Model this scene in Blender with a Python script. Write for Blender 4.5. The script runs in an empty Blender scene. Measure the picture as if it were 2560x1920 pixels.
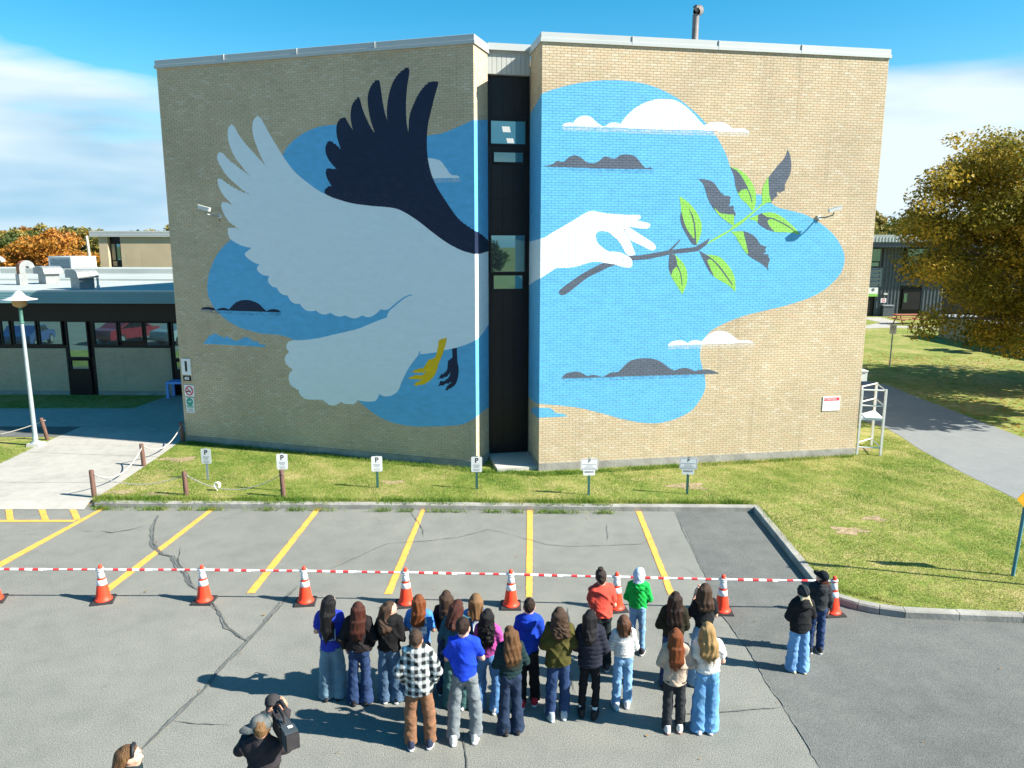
import bpy, math, random
import numpy as np
from mathutils import Vector, Matrix

random.seed(7)
rng = np.random.default_rng(7)
SC = bpy.context.scene
COL = SC.collection
R = math.radians

# ------------------------------------------------------------------ camera
CAM_H, PITCH, ROLL, FPX = 6.6, R(10.55), R(0.1), 1900.0     # metres, radians, focal length in photograph pixels
cam_d = bpy.data.cameras.new('camera')
cam_d.sensor_fit = 'HORIZONTAL'
cam_d.sensor_width = 36.0
cam_d.lens = FPX / 2560 * 36
cam_d.clip_end = 3000
cam = bpy.data.objects.new('camera', cam_d)
COL.objects.link(cam)
cam.matrix_world = Matrix.Translation((0, 0, CAM_H)) @ Matrix.Rotation(R(90) - PITCH, 4, 'X') @ Matrix.Rotation(ROLL, 4, 'Z')
SC.camera = cam

# ------------------------------------------------------------------ sun, sky, exposure
SUN_AZ, SUN_EL = R(14.8), R(35.8)          # shadows run to -X and slightly to +Y
sun_d = bpy.data.lights.new('sun', 'SUN')
sun_d.energy = 5.0
sun_d.angle = R(0.53)
sun_d.color = (1.0, 0.93, 0.82)
sun = bpy.data.objects.new('sun', sun_d)
COL.objects.link(sun)
SUN_DIR = Vector((math.cos(SUN_AZ) * math.cos(SUN_EL), -math.sin(SUN_AZ) * math.cos(SUN_EL), math.sin(SUN_EL)))
sun.rotation_euler = SUN_DIR.to_track_quat('Z', 'Y').to_euler()
sun.location = (30, -10, 40)

world = bpy.data.worlds.new('World')
SC.world = world
world.use_nodes = True
WN, WL = world.node_tree.nodes, world.node_tree.links
WN.clear()


def wnode(t, **kw):
    n = WN.new(t)
    for k, v in kw.items():
        setattr(n, k, v)
    return n


sky = wnode('ShaderNodeTexSky', sky_type='NISHITA', sun_disc=False)
sky.sun_elevation = SUN_EL
sky.sun_rotation = R(90) + SUN_AZ
sky.air_density = 1.0
sky.dust_density = 0.3
sky.ozone_density = 2.2
hsv = wnode('ShaderNodeHueSaturation')
hsv.inputs['Saturation'].default_value = 1.5
hsv.inputs['Value'].default_value = 1.3
hsv.inputs['Hue'].default_value = 0.482
WL.new(sky.outputs[0], hsv.inputs['Color'])
# clouds: a bank of broken cloud low round the whole horizon, clear above
tc = wnode('ShaderNodeTexCoord')
mp = wnode('ShaderNodeMapping')
mp.inputs['Scale'].default_value = (1.0, 1.0, 4.2)
mp.inputs['Location'].default_value = (13.3, 6.2, 0.1)
WL.new(tc.outputs['Generated'], mp.inputs['Vector'])
n1 = wnode('ShaderNodeTexNoise')
n1.inputs['Scale'].default_value = 1.25
n1.inputs['Detail'].default_value = 8
n1.inputs['Roughness'].default_value = 0.5
n1.inputs['Distortion'].default_value = 0.25
WL.new(mp.outputs[0], n1.inputs['Vector'])
sep = wnode('ShaderNodeSeparateXYZ')
WL.new(tc.outputs['Generated'], sep.inputs[0])
band = wnode('ShaderNodeMapRange')           # 1 near the horizon, 0 above about 16 degrees
band.inputs['From Min'].default_value = 0.25
band.inputs['From Max'].default_value = 0.10
WL.new(sep.outputs['Z'], band.inputs['Value'])
cadd = wnode('ShaderNodeMath', operation='MULTIPLY_ADD')
cadd.inputs[1].default_value = 0.42
WL.new(band.outputs[0], cadd.inputs[0])
WL.new(n1.outputs['Fac'], cadd.inputs[2])
cr = wnode('ShaderNodeValToRGB')
cr.color_ramp.elements[0].position = 0.715
cr.color_ramp.elements[0].color = (0, 0, 0, 1)
cr.color_ramp.elements[1].position = 0.80
cr.color_ramp.elements[1].color = (1, 1, 1, 1)
WL.new(cadd.outputs[0], cr.inputs[0])
n2 = wnode('ShaderNodeTexNoise')             # grey bellies
n2.inputs['Scale'].default_value = 1.9
n2.inputs['Detail'].default_value = 4
WL.new(mp.outputs[0], n2.inputs['Vector'])
ccol = wnode('ShaderNodeValToRGB')
ccol.color_ramp.elements[0].position = 0.40
ccol.color_ramp.elements[0].color = (2.3, 4.3, 5.9, 1)
ccol.color_ramp.elements[1].position = 0.58
ccol.color_ramp.elements[1].color = (6.0, 7.0, 7.5, 1)
WL.new(n2.outputs['Fac'], ccol.inputs[0])
mixc = wnode('ShaderNodeMix', data_type='RGBA')
WL.new(cr.outputs[0], mixc.inputs['Factor'])
WL.new(hsv.outputs[0], mixc.inputs['A'])
WL.new(ccol.outputs[0], mixc.inputs['B'])
bg = wnode('ShaderNodeBackground')
bg.inputs['Strength'].default_value = 0.056
WL.new(mixc.outputs['Result'], bg.inputs['Color'])
wout = wnode('ShaderNodeOutputWorld')
WL.new(bg.outputs[0], wout.inputs['Surface'])

SC.view_settings.view_transform = 'Standard'
SC.view_settings.look = 'None'
SC.view_settings.gamma = 1.0
SC.view_settings.exposure = 1.40
SC.view_settings.use_curve_mapping = False

# ------------------------------------------------------------------ surveying: photograph pixels to places
LAWN = 0.11                                   # lawn, walks and building floors stand this much above the asphalt
CP, SP_, CR_, SR_ = math.cos(PITCH), math.sin(PITCH), math.cos(ROLL), math.sin(ROLL)


def ray(px, py):
    x, y = (px - 1280) / FPX, -(py - 960) / FPX
    x, y = CR_ * x - SR_ * y, SR_ * x + CR_ * y
    return np.array([x, CP + y * SP_, -SP_ + y * CP])


def G(px, py, z=0.0):
    """ground point under a pixel (horizontal plane at height z)"""
    d = ray(px, py)
    k = (z - CAM_H) / d[2]
    return np.array([d[0] * k, d[1] * k, z])


def height_at(px, py, P):
    """height of the pixel on the vertical line through P"""
    d = ray(px, py)
    return CAM_H + d[2] * math.hypot(P[0], P[1]) / math.hypot(d[0], d[1])


def on_y(px, py, Y):
    d = ray(px, py)
    k = Y / d[1]
    return np.array([d[0] * k, Y, CAM_H + d[2] * k])


def on_wall(px, py, A, B):
    """pixel to (u along wall from A, z)"""
    t = np.array([B[0] - A[0], B[1] - A[1]])
    t = t / np.hypot(*t)
    n = np.array([-t[1], t[0]])
    d = ray(px, py)
    k = (A[0] * n[0] + A[1] * n[1]) / (d[0] * n[0] + d[1] * n[1])
    return (d[0] * k - A[0]) * t[0] + (d[1] * k - A[1]) * t[1], CAM_H + d[2] * k


# ------------------------------------------------------------------ object helpers
def tag(o, label=None, cat=None, group=None, kind=None):
    if label: o['label'] = label
    if cat: o['category'] = cat
    if group: o['group'] = group
    if kind: o['kind'] = kind
    return o


def empty(name, loc=(0, 0, 0), rz=0.0, label=None, cat=None, group=None):
    o = bpy.data.objects.new(name, None)
    o.empty_display_size = 0.2
    COL.objects.link(o)
    o.location = [float(v) for v in loc]
    o.rotation_euler = (0, 0, rz)
    return tag(o, label, cat, group)


def link(name, me, parent=None, loc=None):
    o = bpy.data.objects.new(name, me)
    COL.objects.link(o)
    if parent is not None: o.parent = parent
    if loc is not None: o.location = [float(v) for v in loc]
    return o


def dup_tree(o, parent=None):
    c = o.copy()
    COL.objects.link(c)
    if parent is not None: c.parent = parent
    for ch in o.children:
        dup_tree(ch, c)
    return c


def np_mesh(name, verts, faces, mat=None, smooth=False, mi=None):
    """fast mesh from numpy quads/tris (faces: (n,k) array) or a list of lists"""
    me = bpy.data.meshes.new(name)
    v = np.asarray(verts, dtype=np.float32).reshape(-1, 3)
    me.vertices.add(len(v))
    me.vertices.foreach_set('co', v.ravel())
    if isinstance(faces, np.ndarray):
        n, k = faces.shape
        flat = faces.astype(np.int32).ravel()
        tot = np.full(n, k, dtype=np.int32)
    else:
        n = len(faces)
        tot = np.array([len(f) for f in faces], dtype=np.int32)
        flat = np.array([i for f in faces for i in f], dtype=np.int32)
    start = np.concatenate([[0], np.cumsum(tot)[:-1]]).astype(np.int32) if n else np.zeros(0, np.int32)
    me.loops.add(len(flat))
    me.loops.foreach_set('vertex_index', flat)
    me.polygons.add(n)
    me.polygons.foreach_set('loop_start', start)
    if mi is not None: me.polygons.foreach_set('material_index', np.asarray(mi, dtype=np.int32))
    me.polygons.foreach_set('use_smooth', np.full(n, smooth, dtype=bool))
    if mat is not None:
        for m in (mat if isinstance(mat, (list, tuple)) else [mat]): me.materials.append(m)
    me.update(calc_edges=True)
    me.validate()
    return me


def vcol(me, cols, name='tone'):
    """per-face value stored as a float attribute"""
    a = me.attributes.new(name, 'FLOAT', 'FACE')
    a.data.foreach_set('value', np.asarray(cols, dtype=np.float32))


class MB:
    """collects simple solids into one mesh"""

    def __init__(self):
        self.v, self.f, self.m, self.sm = [], [], [], []

    def add(self, verts, faces, mi=0, smooth=False):
        b = len(self.v)
        self.v += [tuple(float(c) for c in p) for p in verts]
        for f in faces:
            self.f.append([b + i for i in f]); self.m.append(mi); self.sm.append(smooth)
        return self

    def box(self, x0, x1, y0, y1, z0, z1, mi=0, M=None, taper=0.0):
        c = [(x0, y0, z0), (x1, y0, z0), (x1, y1, z0), (x0, y1, z0),
             (x0 + taper, y0 + taper, z1), (x1 - taper, y0 + taper, z1), (x1 - taper, y1 - taper, z1), (x0 + taper, y1 - taper, z1)]
        if M is not None: c = [M @ Vector(p) for p in c]
        return self.add(c, [(0, 3, 2, 1), (4, 5, 6, 7), (0, 1, 5, 4), (1, 2, 6, 5), (2, 3, 7, 6), (3, 0, 4, 7)], mi)

    def tube(self, pts, r, n=8, mi=0, cap=True, smooth=True):
        pts = [Vector([float(c) for c in p]) for p in pts]
        rs = r if isinstance(r, (list, tuple)) else [r] * len(pts)
        V = []
        ref = None
        for i, p in enumerate(pts):
            t = (pts[min(i + 1, len(pts) - 1)] - pts[max(i - 1, 0)]).normalized()
            if ref is None:
                ref = Vector((0, 0, 1)) if abs(t.z) < .9 else Vector((1, 0, 0))
            a = t.cross(ref).normalized()
            b = a.cross(t).normalized()
            ref = b
            for k in range(n):
                w = 2 * math.pi * k / n
                V.append(p + a * (math.cos(w) * rs[i]) + b * (math.sin(w) * rs[i]))
        F = []
        for i in range(len(pts) - 1):
            for k in range(n):
                q = (k + 1) % n
                F.append((i * n + k, i * n + q, (i + 1) * n + q, (i + 1) * n + k))
        self.add(V, F, mi, smooth)
        if cap:
            self.add(V[:n], [tuple(range(n))], mi); self.add(V[-n:], [tuple(range(n - 1, -1, -1))], mi)
        return self

    def lathe(self, prof, n=24, c=(0, 0, 0), mi=0, smooth=True):
        V = [(c[0] + r * math.cos(2 * math.pi * k / n), c[1] + r * math.sin(2 * math.pi * k / n), c[2] + z) for r, z in prof for k in range(n)]
        F = [(i * n + k, i * n + (k + 1) % n, (i + 1) * n + (k + 1) % n, (i + 1) * n + k) for i in range(len(prof) - 1) for k in range(n)]
        return self.add(V, F, mi, smooth)

    def prism(self, poly, z0, z1, mi=0):
        n = len(poly)
        V = [(p[0], p[1], z0) for p in poly] + [(p[0], p[1], z1) for p in poly]
        F = [tuple(range(n - 1, -1, -1)), tuple(range(n, 2 * n))] + [(i, (i + 1) % n, n + (i + 1) % n, n + i) for i in range(n)]
        return self.add(V, F, mi)

    def extrude(self, prof, M, d0, d1, mi=0, smooth=False):
        """profile in local (x,z), extruded along local y from d0 to d1, placed by M"""
        n = len(prof)
        V = [M @ Vector((p[0], d0, p[1])) for p in prof] + [M @ Vector((p[0], d1, p[1])) for p in prof]
        F = [tuple(range(n)), tuple(range(2 * n - 1, n - 1, -1))]
        self.add(V, F, mi)
        return self.add(V, [(i, n + i, n + (i + 1) % n, (i + 1) % n) for i in range(n)], mi, smooth)

    def mesh(self, name, mat):
        me = np_mesh(name, np.array(self.v), self.f, mat, False, self.m)
        me.polygons.foreach_set('use_smooth', np.array(self.sm, dtype=bool))
        return me

    def build(self, name, mat, parent=None, loc=None, bevel=0.0):
        o = link(name, self.mesh(name, mat), parent, loc)
        if bevel:
            md = o.modifiers.new('bevel', 'BEVEL'); md.width = bevel; md.segments = 2; md.limit_method = 'ANGLE'
        return o


def wall_matrix(A, B, z=0.0):
    """local x along the wall, local y into the building (right-hand normal of A->B reversed), local z up"""
    t = Vector((B[0] - A[0], B[1] - A[1], 0)).normalized()
    n = Vector((-t.y, t.x, 0))
    return Matrix(((t.x, n.x, 0, A[0]), (t.y, n.y, 0, A[1]), (0, 0, 1, z), (0, 0, 0, 1)))


def text_mesh(s, size, mat, name='lettering', bold=0.0, depth=0.0):
    cu = bpy.data.curves.new(name, 'FONT')
    cu.body = s
    cu.size = size
    cu.align_x = 'CENTER'
    cu.align_y = 'CENTER'
    cu.offset = bold
    cu.extrude = depth
    o = bpy.data.objects.new(name, cu)
    COL.objects.link(o)
    dg = bpy.context.evaluated_depsgraph_get()
    me = bpy.data.meshes.new_from_object(o.evaluated_get(dg))
    bpy.data.objects.remove(o)
    bpy.data.curves.remove(cu)
    me.materials.clear()
    me.materials.append(mat)
    me.name = name
    return me

# ------------------------------------------------------------------ materials
def nodes_of(m):
    return m.node_tree.nodes, m.node_tree.links


def _noise(N, L, scale, detail=4, rough=.55, vec=None, stretch=None):
    n = N.new('ShaderNodeTexNoise')
    n.inputs['Scale'].default_value = scale
    n.inputs['Detail'].default_value = detail
    n.inputs['Roughness'].default_value = rough
    if vec is None:
        t = N.new('ShaderNodeTexCoord')
        vec = t.outputs['Object']
    if stretch:
        mpn = N.new('ShaderNodeMapping')
        mpn.inputs['Scale'].default_value = stretch
        L.new(vec, mpn.inputs['Vector'])
        vec = mpn.outputs[0]
    L.new(vec, n.inputs['Vector'])
    return n


def mat(name, col, rough=.7, var=.12, scale=6.0, metal=0.0, bump=0.0, bscale=40.0, spec=.3, stretch=None, col2=None, attr=None, sss=0.0, coat=0.0):
    """principled material whose colour wanders by a noise (towards col2, or darker and lighter by var)"""
    m = bpy.data.materials.new(name)
    m.use_nodes = True
    N, L = nodes_of(m)
    b = N['Principled BSDF']
    b.inputs['Roughness'].default_value = rough
    b.inputs['Metallic'].default_value = metal
    b.inputs['Specular IOR Level'].default_value = spec
    if coat: b.inputs['Coat Weight'].default_value = coat
    c = np.array(col[:3])
    c2 = np.array(col2[:3]) if col2 is not None else np.clip(c * (1 + var), 0, 1)
    c1 = c if col2 is not None else c * (1 - var)
    r = N.new('ShaderNodeValToRGB')
    r.color_ramp.elements[0].position = .32
    r.color_ramp.elements[1].position = .68
    r.color_ramp.elements[0].color = (*c1, 1)
    r.color_ramp.elements[1].color = (*c2, 1)
    if attr:
        a = N.new('ShaderNodeAttribute')
        a.attribute_name = attr
        r.color_ramp.elements[0].position = 0
        r.color_ramp.elements[1].position = 1
        L.new(a.outputs['Fac'], r.inputs[0])
    else:
        n = _noise(N, L, scale, stretch=stretch)
        L.new(n.outputs['Fac'], r.inputs[0])
    L.new(r.outputs[0], b.inputs['Base Color'])
    if bump:
        n2 = _noise(N, L, bscale, 3, stretch=stretch)
        bp = N.new('ShaderNodeBump')
        bp.inputs['Strength'].default_value = min(1.0, bump)
        bp.inputs['Distance'].default_value = .02
        L.new(n2.outputs['Fac'], bp.inputs['Height'])
        L.new(bp.outputs[0], b.inputs['Normal'])
    return m


M = {}
M['mortar'] = mat('mortar', (.37, .325, .25), .9, .12, 3)
M['concrete'] = mat('concrete', (.44, .43, .39), .9, .14, 1.3, bump=.25, bscale=25)
M['foundation'] = mat('foundation_concrete', (.29, .285, .255), .9, .22, 2.2, bump=.5, bscale=9)
M['coping'] = mat('coping_metal', (.44, .47, .46), .45, .05, .6, spec=.4)
M['wing_fascia'] = mat('fascia_metal_shade_tint', (.17, .33, .37), .5, .06, .8)  # teal tint of the school's shade is put into this base colour
M['panel_metal'] = mat('panel_metal', (.42, .44, .42), .45, .05, 1.0)
M['black_frame'] = mat('black_frame', (.012, .012, .013), .45, .15, 2)
M['black_panel'] = mat('black_panel', (.009, .009, .010), .35, .25, 1.2)
M['roof'] = mat('roof_membrane', (.35, .385, .365), .8, .10, .35, bump=.1, bscale=4)
M['galv'] = mat('galvanised_metal', (.29, .31, .31), .42, .12, 5, metal=.35)
M['white_metal'] = mat('white_metal', (.60, .61, .59), .4, .06, 3)
M['rust'] = mat('rusty_duct', (.24, .075, .045), .8, .2, 5, col2=(.36, .16, .07))
M['vent_metal'] = mat('vent_metal', (.17, .15, .14), .6, .18, 4)
M['dark'] = mat('dark_void', (.006, .006, .008), .6, .1, 3)
M['white'] = mat('white_sheet', (.74, .75, .74), .45, .03, 2)
M['ink'] = mat('black_ink', (.015, .018, .022), .5, .1, 5)
M['grey_ink'] = mat('grey_print', (.22, .28, .31), .5, .1, 30)
M['red_ink'] = mat('red_print', (.60, .05, .09), .5, .1, 5)
M['green_ink'] = mat('green_print', (.03, .32, .24), .5, .15, 9)
M['pink_ink'] = mat('pink_print', (.45, .10, .30), .5, .1, 5)
M['wood_post'] = mat('weathered_wood', (.085, .050, .040), .85, .3, 4, stretch=(9, 9, 1), bump=.4, bscale=8, col2=(.19, .105, .08))
M['rope'] = mat('rope', (.50, .46, .40), .9, .15, 20)
M['chain'] = mat('chain_steel', (.42, .42, .41), .4, .15, 20, metal=.4)
M['post_steel'] = mat('sign_post_steel', (.34, .40, .42), .45, .1, 6, metal=.2)
M['green_post'] = mat('green_sign_post', (.045, .13, .105), .55, .1, 6)
M['blue_plastic'] = mat('blue_plastic', (.22, .40, .85), .5, .05, 3)
M['red_wood'] = mat('red_wood', (.34, .12, .075), .7, .2, 4, stretch=(1, 8, 8))
M['cone_orange'] = mat('cone_orange', (.95, .055, .02), .5, .08, 7, spec=.35)
M['cone_band'] = mat('reflective_band', (.70, .72, .74), .35, .05, 20)
M['rubber'] = mat('black_rubber', (.030, .028, .030), .8, .2, 12)
M['bar_white'] = mat('bar_white', (.76, .76, .76), .4, .04, 9)
M['bar_red'] = mat('bar_red', (.72, .045, .05), .45, .06, 9)
M['yellow_sign'] = mat('yellow_sign', (.62, .33, .015), .5, .06, 5)
M['dirt'] = mat('bare_soil', (.34, .25, .16), .95, .25, 9, bump=.4, bscale=20)
M['bark'] = mat('bark', (.10, .075, .055), .95, .35, 5, stretch=(6, 6, 1), bump=.6, bscale=10)
M['birch'] = mat('pale_bark', (.48, .45, .40), .9, .2, 5)
M['stucco'] = mat('tan_siding', (.42, .33, .22), .85, .10, 2)
M['cladding'] = mat('dark_cladding', (.085, .10, .115), .45, .12, 2)
M['cladding_light'] = mat('grey_cladding', (.27, .30, .31), .5, .08, 2)
M['interior_light'] = mat('ceiling_light_panel', (.7, .7, .6), .5, .03, 3)
M['car_glass'] = mat('dark_car_glass', (.012, .014, .017), .08, .1, 2, spec=.6)


def glass_mat(name, tint, refl=.45):
    """window glass seen by day: a dark tinted pane with a clear mirror reflection"""
    m = bpy.data.materials.new(name)
    m.use_nodes = True
    N, L = nodes_of(m)
    b = N['Principled BSDF']
    n = _noise(N, L, .7, 2)
    r = N.new('ShaderNodeValToRGB')
    r.color_ramp.elements[0].color = (tint[0] * .7, tint[1] * .7, tint[2] * .7, 1)
    r.color_ramp.elements[1].color = (tint[0] * 1.2, tint[1] * 1.2, tint[2] * 1.2, 1)
    L.new(n.outputs['Fac'], r.inputs[0])
    L.new(r.outputs[0], b.inputs['Base Color'])
    b.inputs['Roughness'].default_value = .25
    g = N.new('ShaderNodeBsdfGlossy')
    g.inputs['Roughness'].default_value = .015
    g.inputs['Color'].default_value = (.40, .74, .76, 1)
    mx = N.new('ShaderNodeMixShader')
    mx.inputs[0].default_value = refl
    L.new(b.outputs[0], mx.inputs[1])
    L.new(g.outputs[0], mx.inputs[2])
    L.new(mx.outputs[0], N['Material Output'].inputs[0])
    bp = N.new('ShaderNodeBump')
    bp.inputs['Strength'].default_value = .02
    n3 = _noise(N, L, 1.1, 1)
    L.new(n3.outputs['Fac'], bp.inputs['Height'])
    L.new(bp.outputs[0], g.inputs['Normal'])
    return m


M['glass'] = glass_mat('window_glass', (.012, .04, .05), .38)
M['glass_dark'] = glass_mat('window_glass_dark', (.012, .035, .04), .30)
M['glass_tinted'] = glass_mat('tinted_glass', (.02, .10, .11), .45)


def brick_mat(name, single):
    """buff brick; tone per brick from a face attribute, or per object for bricks that are objects"""
    m = bpy.data.materials.new(name)
    m.use_nodes = True
    N, L = nodes_of(m)
    b = N['Principled BSDF']
    b.inputs['Roughness'].default_value = .85
    b.inputs['Specular IOR Level'].default_value = .2
    r = N.new('ShaderNodeValToRGB')
    cr_ = r.color_ramp
    cr_.elements[0].position = 0.0
    cr_.elements[0].color = (0.474, 0.389, 0.259, 1)
    cr_.elements[1].position = 1.0
    cr_.elements[1].color = (0.584, 0.508, 0.377, 1)
    for p, c in ((.10, (0.503, 0.421, 0.280, 1)), (.35, (0.535, 0.441, 0.297, 1)), (.55, (0.549, 0.438, 0.291, 1)), (.66, (0.549, 0.424, 0.280, 1)), (.72, (0.532, 0.450, 0.306, 1)), (.9, (0.555, 0.467, 0.328, 1))):
        e = cr_.elements.new(p)
        e.color = c
    if single:
        oi = N.new('ShaderNodeObjectInfo')
        L.new(oi.outputs['Random'], r.inputs[0])
    else:
        a = N.new('ShaderNodeAttribute')
        a.attribute_name = 'tone'
        L.new(a.outputs['Fac'], r.inputs[0])
    g = N.new('ShaderNodeNewGeometry')
    n = _noise(N, L, 22, 4, vec=g.outputs['Position'])
    n_big = _noise(N, L, .55, 3, vec=g.outputs['Position'])
    mr = N.new('ShaderNodeMapRange')
    mr.inputs['To Min'].default_value = .90
    mr.inputs['To Max'].default_value = 1.09
    L.new(n.outputs['Fac'], mr.inputs['Value'])
    mr2 = N.new('ShaderNodeMapRange')
    mr2.inputs['From Min'].default_value = .3
    mr2.inputs['From Max'].default_value = .7
    mr2.inputs['To Min'].default_value = .88
    mr2.inputs['To Max'].default_value = 1.07
    L.new(n_big.outputs['Fac'], mr2.inputs['Value'])
    n_str = _noise(N, L, 2.6, 4, .6, vec=g.outputs['Position'], stretch=(1, 1, .07))
    mr3 = N.new('ShaderNodeMapRange')
    mr3.inputs['From Min'].default_value = .42
    mr3.inputs['From Max'].default_value = .30
    mr3.inputs['To Min'].default_value = 1.0
    mr3.inputs['To Max'].default_value = .86
    L.new(n_str.outputs['Fac'], mr3.inputs['Value'])
    mu0 = N.new('ShaderNodeMath')
    mu0.operation = 'MULTIPLY'
    L.new(mr.outputs[0], mu0.inputs[0])
    L.new(mr3.outputs[0], mu0.inputs[1])
    mu = N.new('ShaderNodeMath')
    mu.operation = 'MULTIPLY'
    L.new(mu0.outputs[0], mu.inputs[0])
    L.new(mr2.outputs[0], mu.inputs[1])
    mm = N.new('ShaderNodeVectorMath')
    mm.operation = 'SCALE'
    L.new(r.outputs[0], mm.inputs[0])
    L.new(mu.outputs[0], mm.inputs['Scale'])
    L.new(mm.outputs[0], b.inputs['Base Color'])
    bp = N.new('ShaderNodeBump')
    bp.inputs['Strength'].default_value = .3
    bp.inputs['Distance'].default_value = .01
    L.new(n.outputs['Fac'], bp.inputs['Height'])
    L.new(bp.outputs[0], b.inputs['Normal'])
    return m


M['brick'] = brick_mat('buff_brick', False)
M['brick_one'] = brick_mat('buff_brick_single', True)


def paint_mat(name, col, var=.07, alpha=None):
    """masonry paint rolled over brick: blotchy by roller passes, a little relief"""
    m = bpy.data.materials.new(name)
    m.use_nodes = True
    N, L = nodes_of(m)
    b = N['Principled BSDF']
    b.inputs['Roughness'].default_value = .62
    b.inputs['Specular IOR Level'].default_value = .25
    g = N.new('ShaderNodeNewGeometry')
    n = _noise(N, L, 3.2, 5, .62, vec=g.outputs['Position'], stretch=(1, 1, 2.4))
    r = N.new('ShaderNodeValToRGB')
    c = np.array(col)
    r.color_ramp.elements[0].position = .3
    r.color_ramp.elements[1].position = .72
    r.color_ramp.elements[0].color = (*np.clip(c * (1 - var * 1.3), 0, 1), 1)
    r.color_ramp.elements[1].color = (*np.clip(c * (1 + var), 0, 1), 1)
    L.new(n.outputs['Fac'], r.inputs[0])
    L.new(r.outputs[0], b.inputs['Base Color'])
    bp = N.new('ShaderNodeBump')
    bp.inputs['Strength'].default_value = .25
    bp.inputs['Distance'].default_value = .006
    n3 = _noise(N, L, 45, 3, vec=g.outputs['Position'])
    L.new(n3.outputs['Fac'], bp.inputs['Height'])
    L.new(bp.outputs[0], b.inputs['Normal'])
    if alpha is not None:                       # dry-brushed: the brush skips
        na = _noise(N, L, 7, 6, .7, vec=g.outputs['Position'], stretch=(1, 1, 3.5))
        ra = N.new('ShaderNodeMapRange')
        ra.inputs['From Min'].default_value = .42 - alpha
        ra.inputs['From Max'].default_value = .95 - alpha
        L.new(na.outputs['Fac'], ra.inputs['Value'])
        L.new(ra.outputs[0], b.inputs['Alpha'])
    return m


M['p_blue'] = paint_mat('blue_paint', (.115, .425, .70), .09)
M['p_white'] = paint_mat('white_paint', (.72, .81, .84), .03)
M['p_black'] = paint_mat('blue_black_paint', (.012, .022, .055), .12)
M['p_grey'] = paint_mat('grey_paint', (.090, .115, .155), .12)
M['p_green'] = paint_mat('green_paint', (.25, .56, .10), .09)
M['p_yellow'] = paint_mat('yellow_paint', (.78, .50, .01), .06)
M['p_white_dry'] = paint_mat('white_paint_dry', (.80, .80, .77), .03, alpha=.06)
M['p_grey_dry'] = paint_mat('grey_paint_dry', (.05, .20, .42), .1, alpha=-.02)
M['p_line'] = paint_mat('pale_grey_line', (.50, .52, .54), .04)


def ground_mat(name, cols, scales, bump=.3, bscale=60, rough=.92, speck=None, dist=.01):
    """two noises at different scales through a ramp, plus optional fine speckle"""
    m = bpy.data.materials.new(name)
    m.use_nodes = True
    N, L = nodes_of(m)
    b = N['Principled BSDF']
    b.inputs['Roughness'].default_value = rough
    b.inputs['Specular IOR Level'].default_value = .2
    g = N.new('ShaderNodeNewGeometry')
    na = _noise(N, L, scales[0], 5, .6, vec=g.outputs['Position'])
    nb = _noise(N, L, scales[1], 4, .6, vec=g.outputs['Position'])
    mx = N.new('ShaderNodeMath')
    mx.operation = 'MULTIPLY_ADD'
    mx.inputs[1].default_value = .45
    L.new(nb.outputs['Fac'], mx.inputs[0])
    mx2 = N.new('ShaderNodeMath')
    mx2.operation = 'MULTIPLY'
    mx2.inputs[1].default_value = .55
    L.new(na.outputs['Fac'], mx2.inputs[0])
    L.new(mx2.outputs[0], mx.inputs[2])
    r = N.new('ShaderNodeValToRGB')
    k = len(cols)
    r.color_ramp.elements[0].position = .36
    r.color_ramp.elements[0].color = (*cols[0], 1)
    r.color_ramp.elements[1].position = .64
    r.color_ramp.elements[1].color = (*cols[-1], 1)
    for i in range(1, k - 1):
        e = r.color_ramp.elements.new(.36 + .28 * i / (k - 1))
        e.color = (*cols[i], 1)
    L.new(mx.outputs[0], r.inputs[0])
    out = r.outputs[0]
    nf = _noise(N, L, bscale, 2, .7, vec=g.outputs['Position'])
    if speck:
        mr = N.new('ShaderNodeMapRange')
        mr.inputs['From Min'].default_value = .3
        mr.inputs['From Max'].default_value = .7
        mr.inputs['To Min'].default_value = 1 - speck
        mr.inputs['To Max'].default_value = 1 + speck
        L.new(nf.outputs['Fac'], mr.inputs['Value'])
        vm = N.new('ShaderNodeVectorMath')
        vm.operation = 'SCALE'
        L.new(out, vm.inputs[0])
        L.new(mr.outputs[0], vm.inputs['Scale'])
        out = vm.outputs[0]
    L.new(out, b.inputs['Base Color'])
    bp = N.new('ShaderNodeBump')
    bp.inputs['Strength'].default_value = bump
    bp.inputs['Distance'].default_value = dist
    L.new(nf.outputs['Fac'], bp.inputs['Height'])
    L.new(bp.outputs[0], b.inputs['Normal'])
    return m


M['asphalt'] = ground_mat('old_asphalt', [(.160, .167, .152), (.190, .196, .176), (.214, .218, .193)], (.30, 2.1), .7, 55, .9, .42)
M['asphalt_new'] = ground_mat('newer_asphalt', [(.104, .112, .107), (.126, .134, .127), (.148, .155, .145)], (.4, 2.4), .7, 58, .9, .38)
M['asphalt_path'] = ground_mat('path_asphalt', [(.185, .20, .205), (.22, .235, .235)], (.4, 3.0), .4, 75, .9, .16)
M['walk'] = ground_mat('walk_concrete', [(.31, .30, .27), (.36, .35, .315), (.395, .385, .35)], (.5, 4), .25, 60, .9, .06)
M['lawn'] = ground_mat('lawn_soil', [(.095, .155, .022), (.175, .215, .042), (.25, .25, .075), (.34, .29, .12)], (.42, 3.2), .8, 30, .95, .45, .03)
M['field'] = ground_mat('rough_field', [(.10, .12, .03), (.17, .16, .05), (.23, .18, .07)], (.02, .3), .3, 5, .95, .2)
M['line_yellow'] = mat('yellow_line_paint', (.76, .37, .075), .75, .10, 5, bump=.3, bscale=60)
M['crack'] = mat('crack_filler', (.09, .098, .094), .8, .3, 14)
M['crack_pale'] = mat('crack_edge', (.135, .145, .138), .9, .15, 10)


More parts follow.
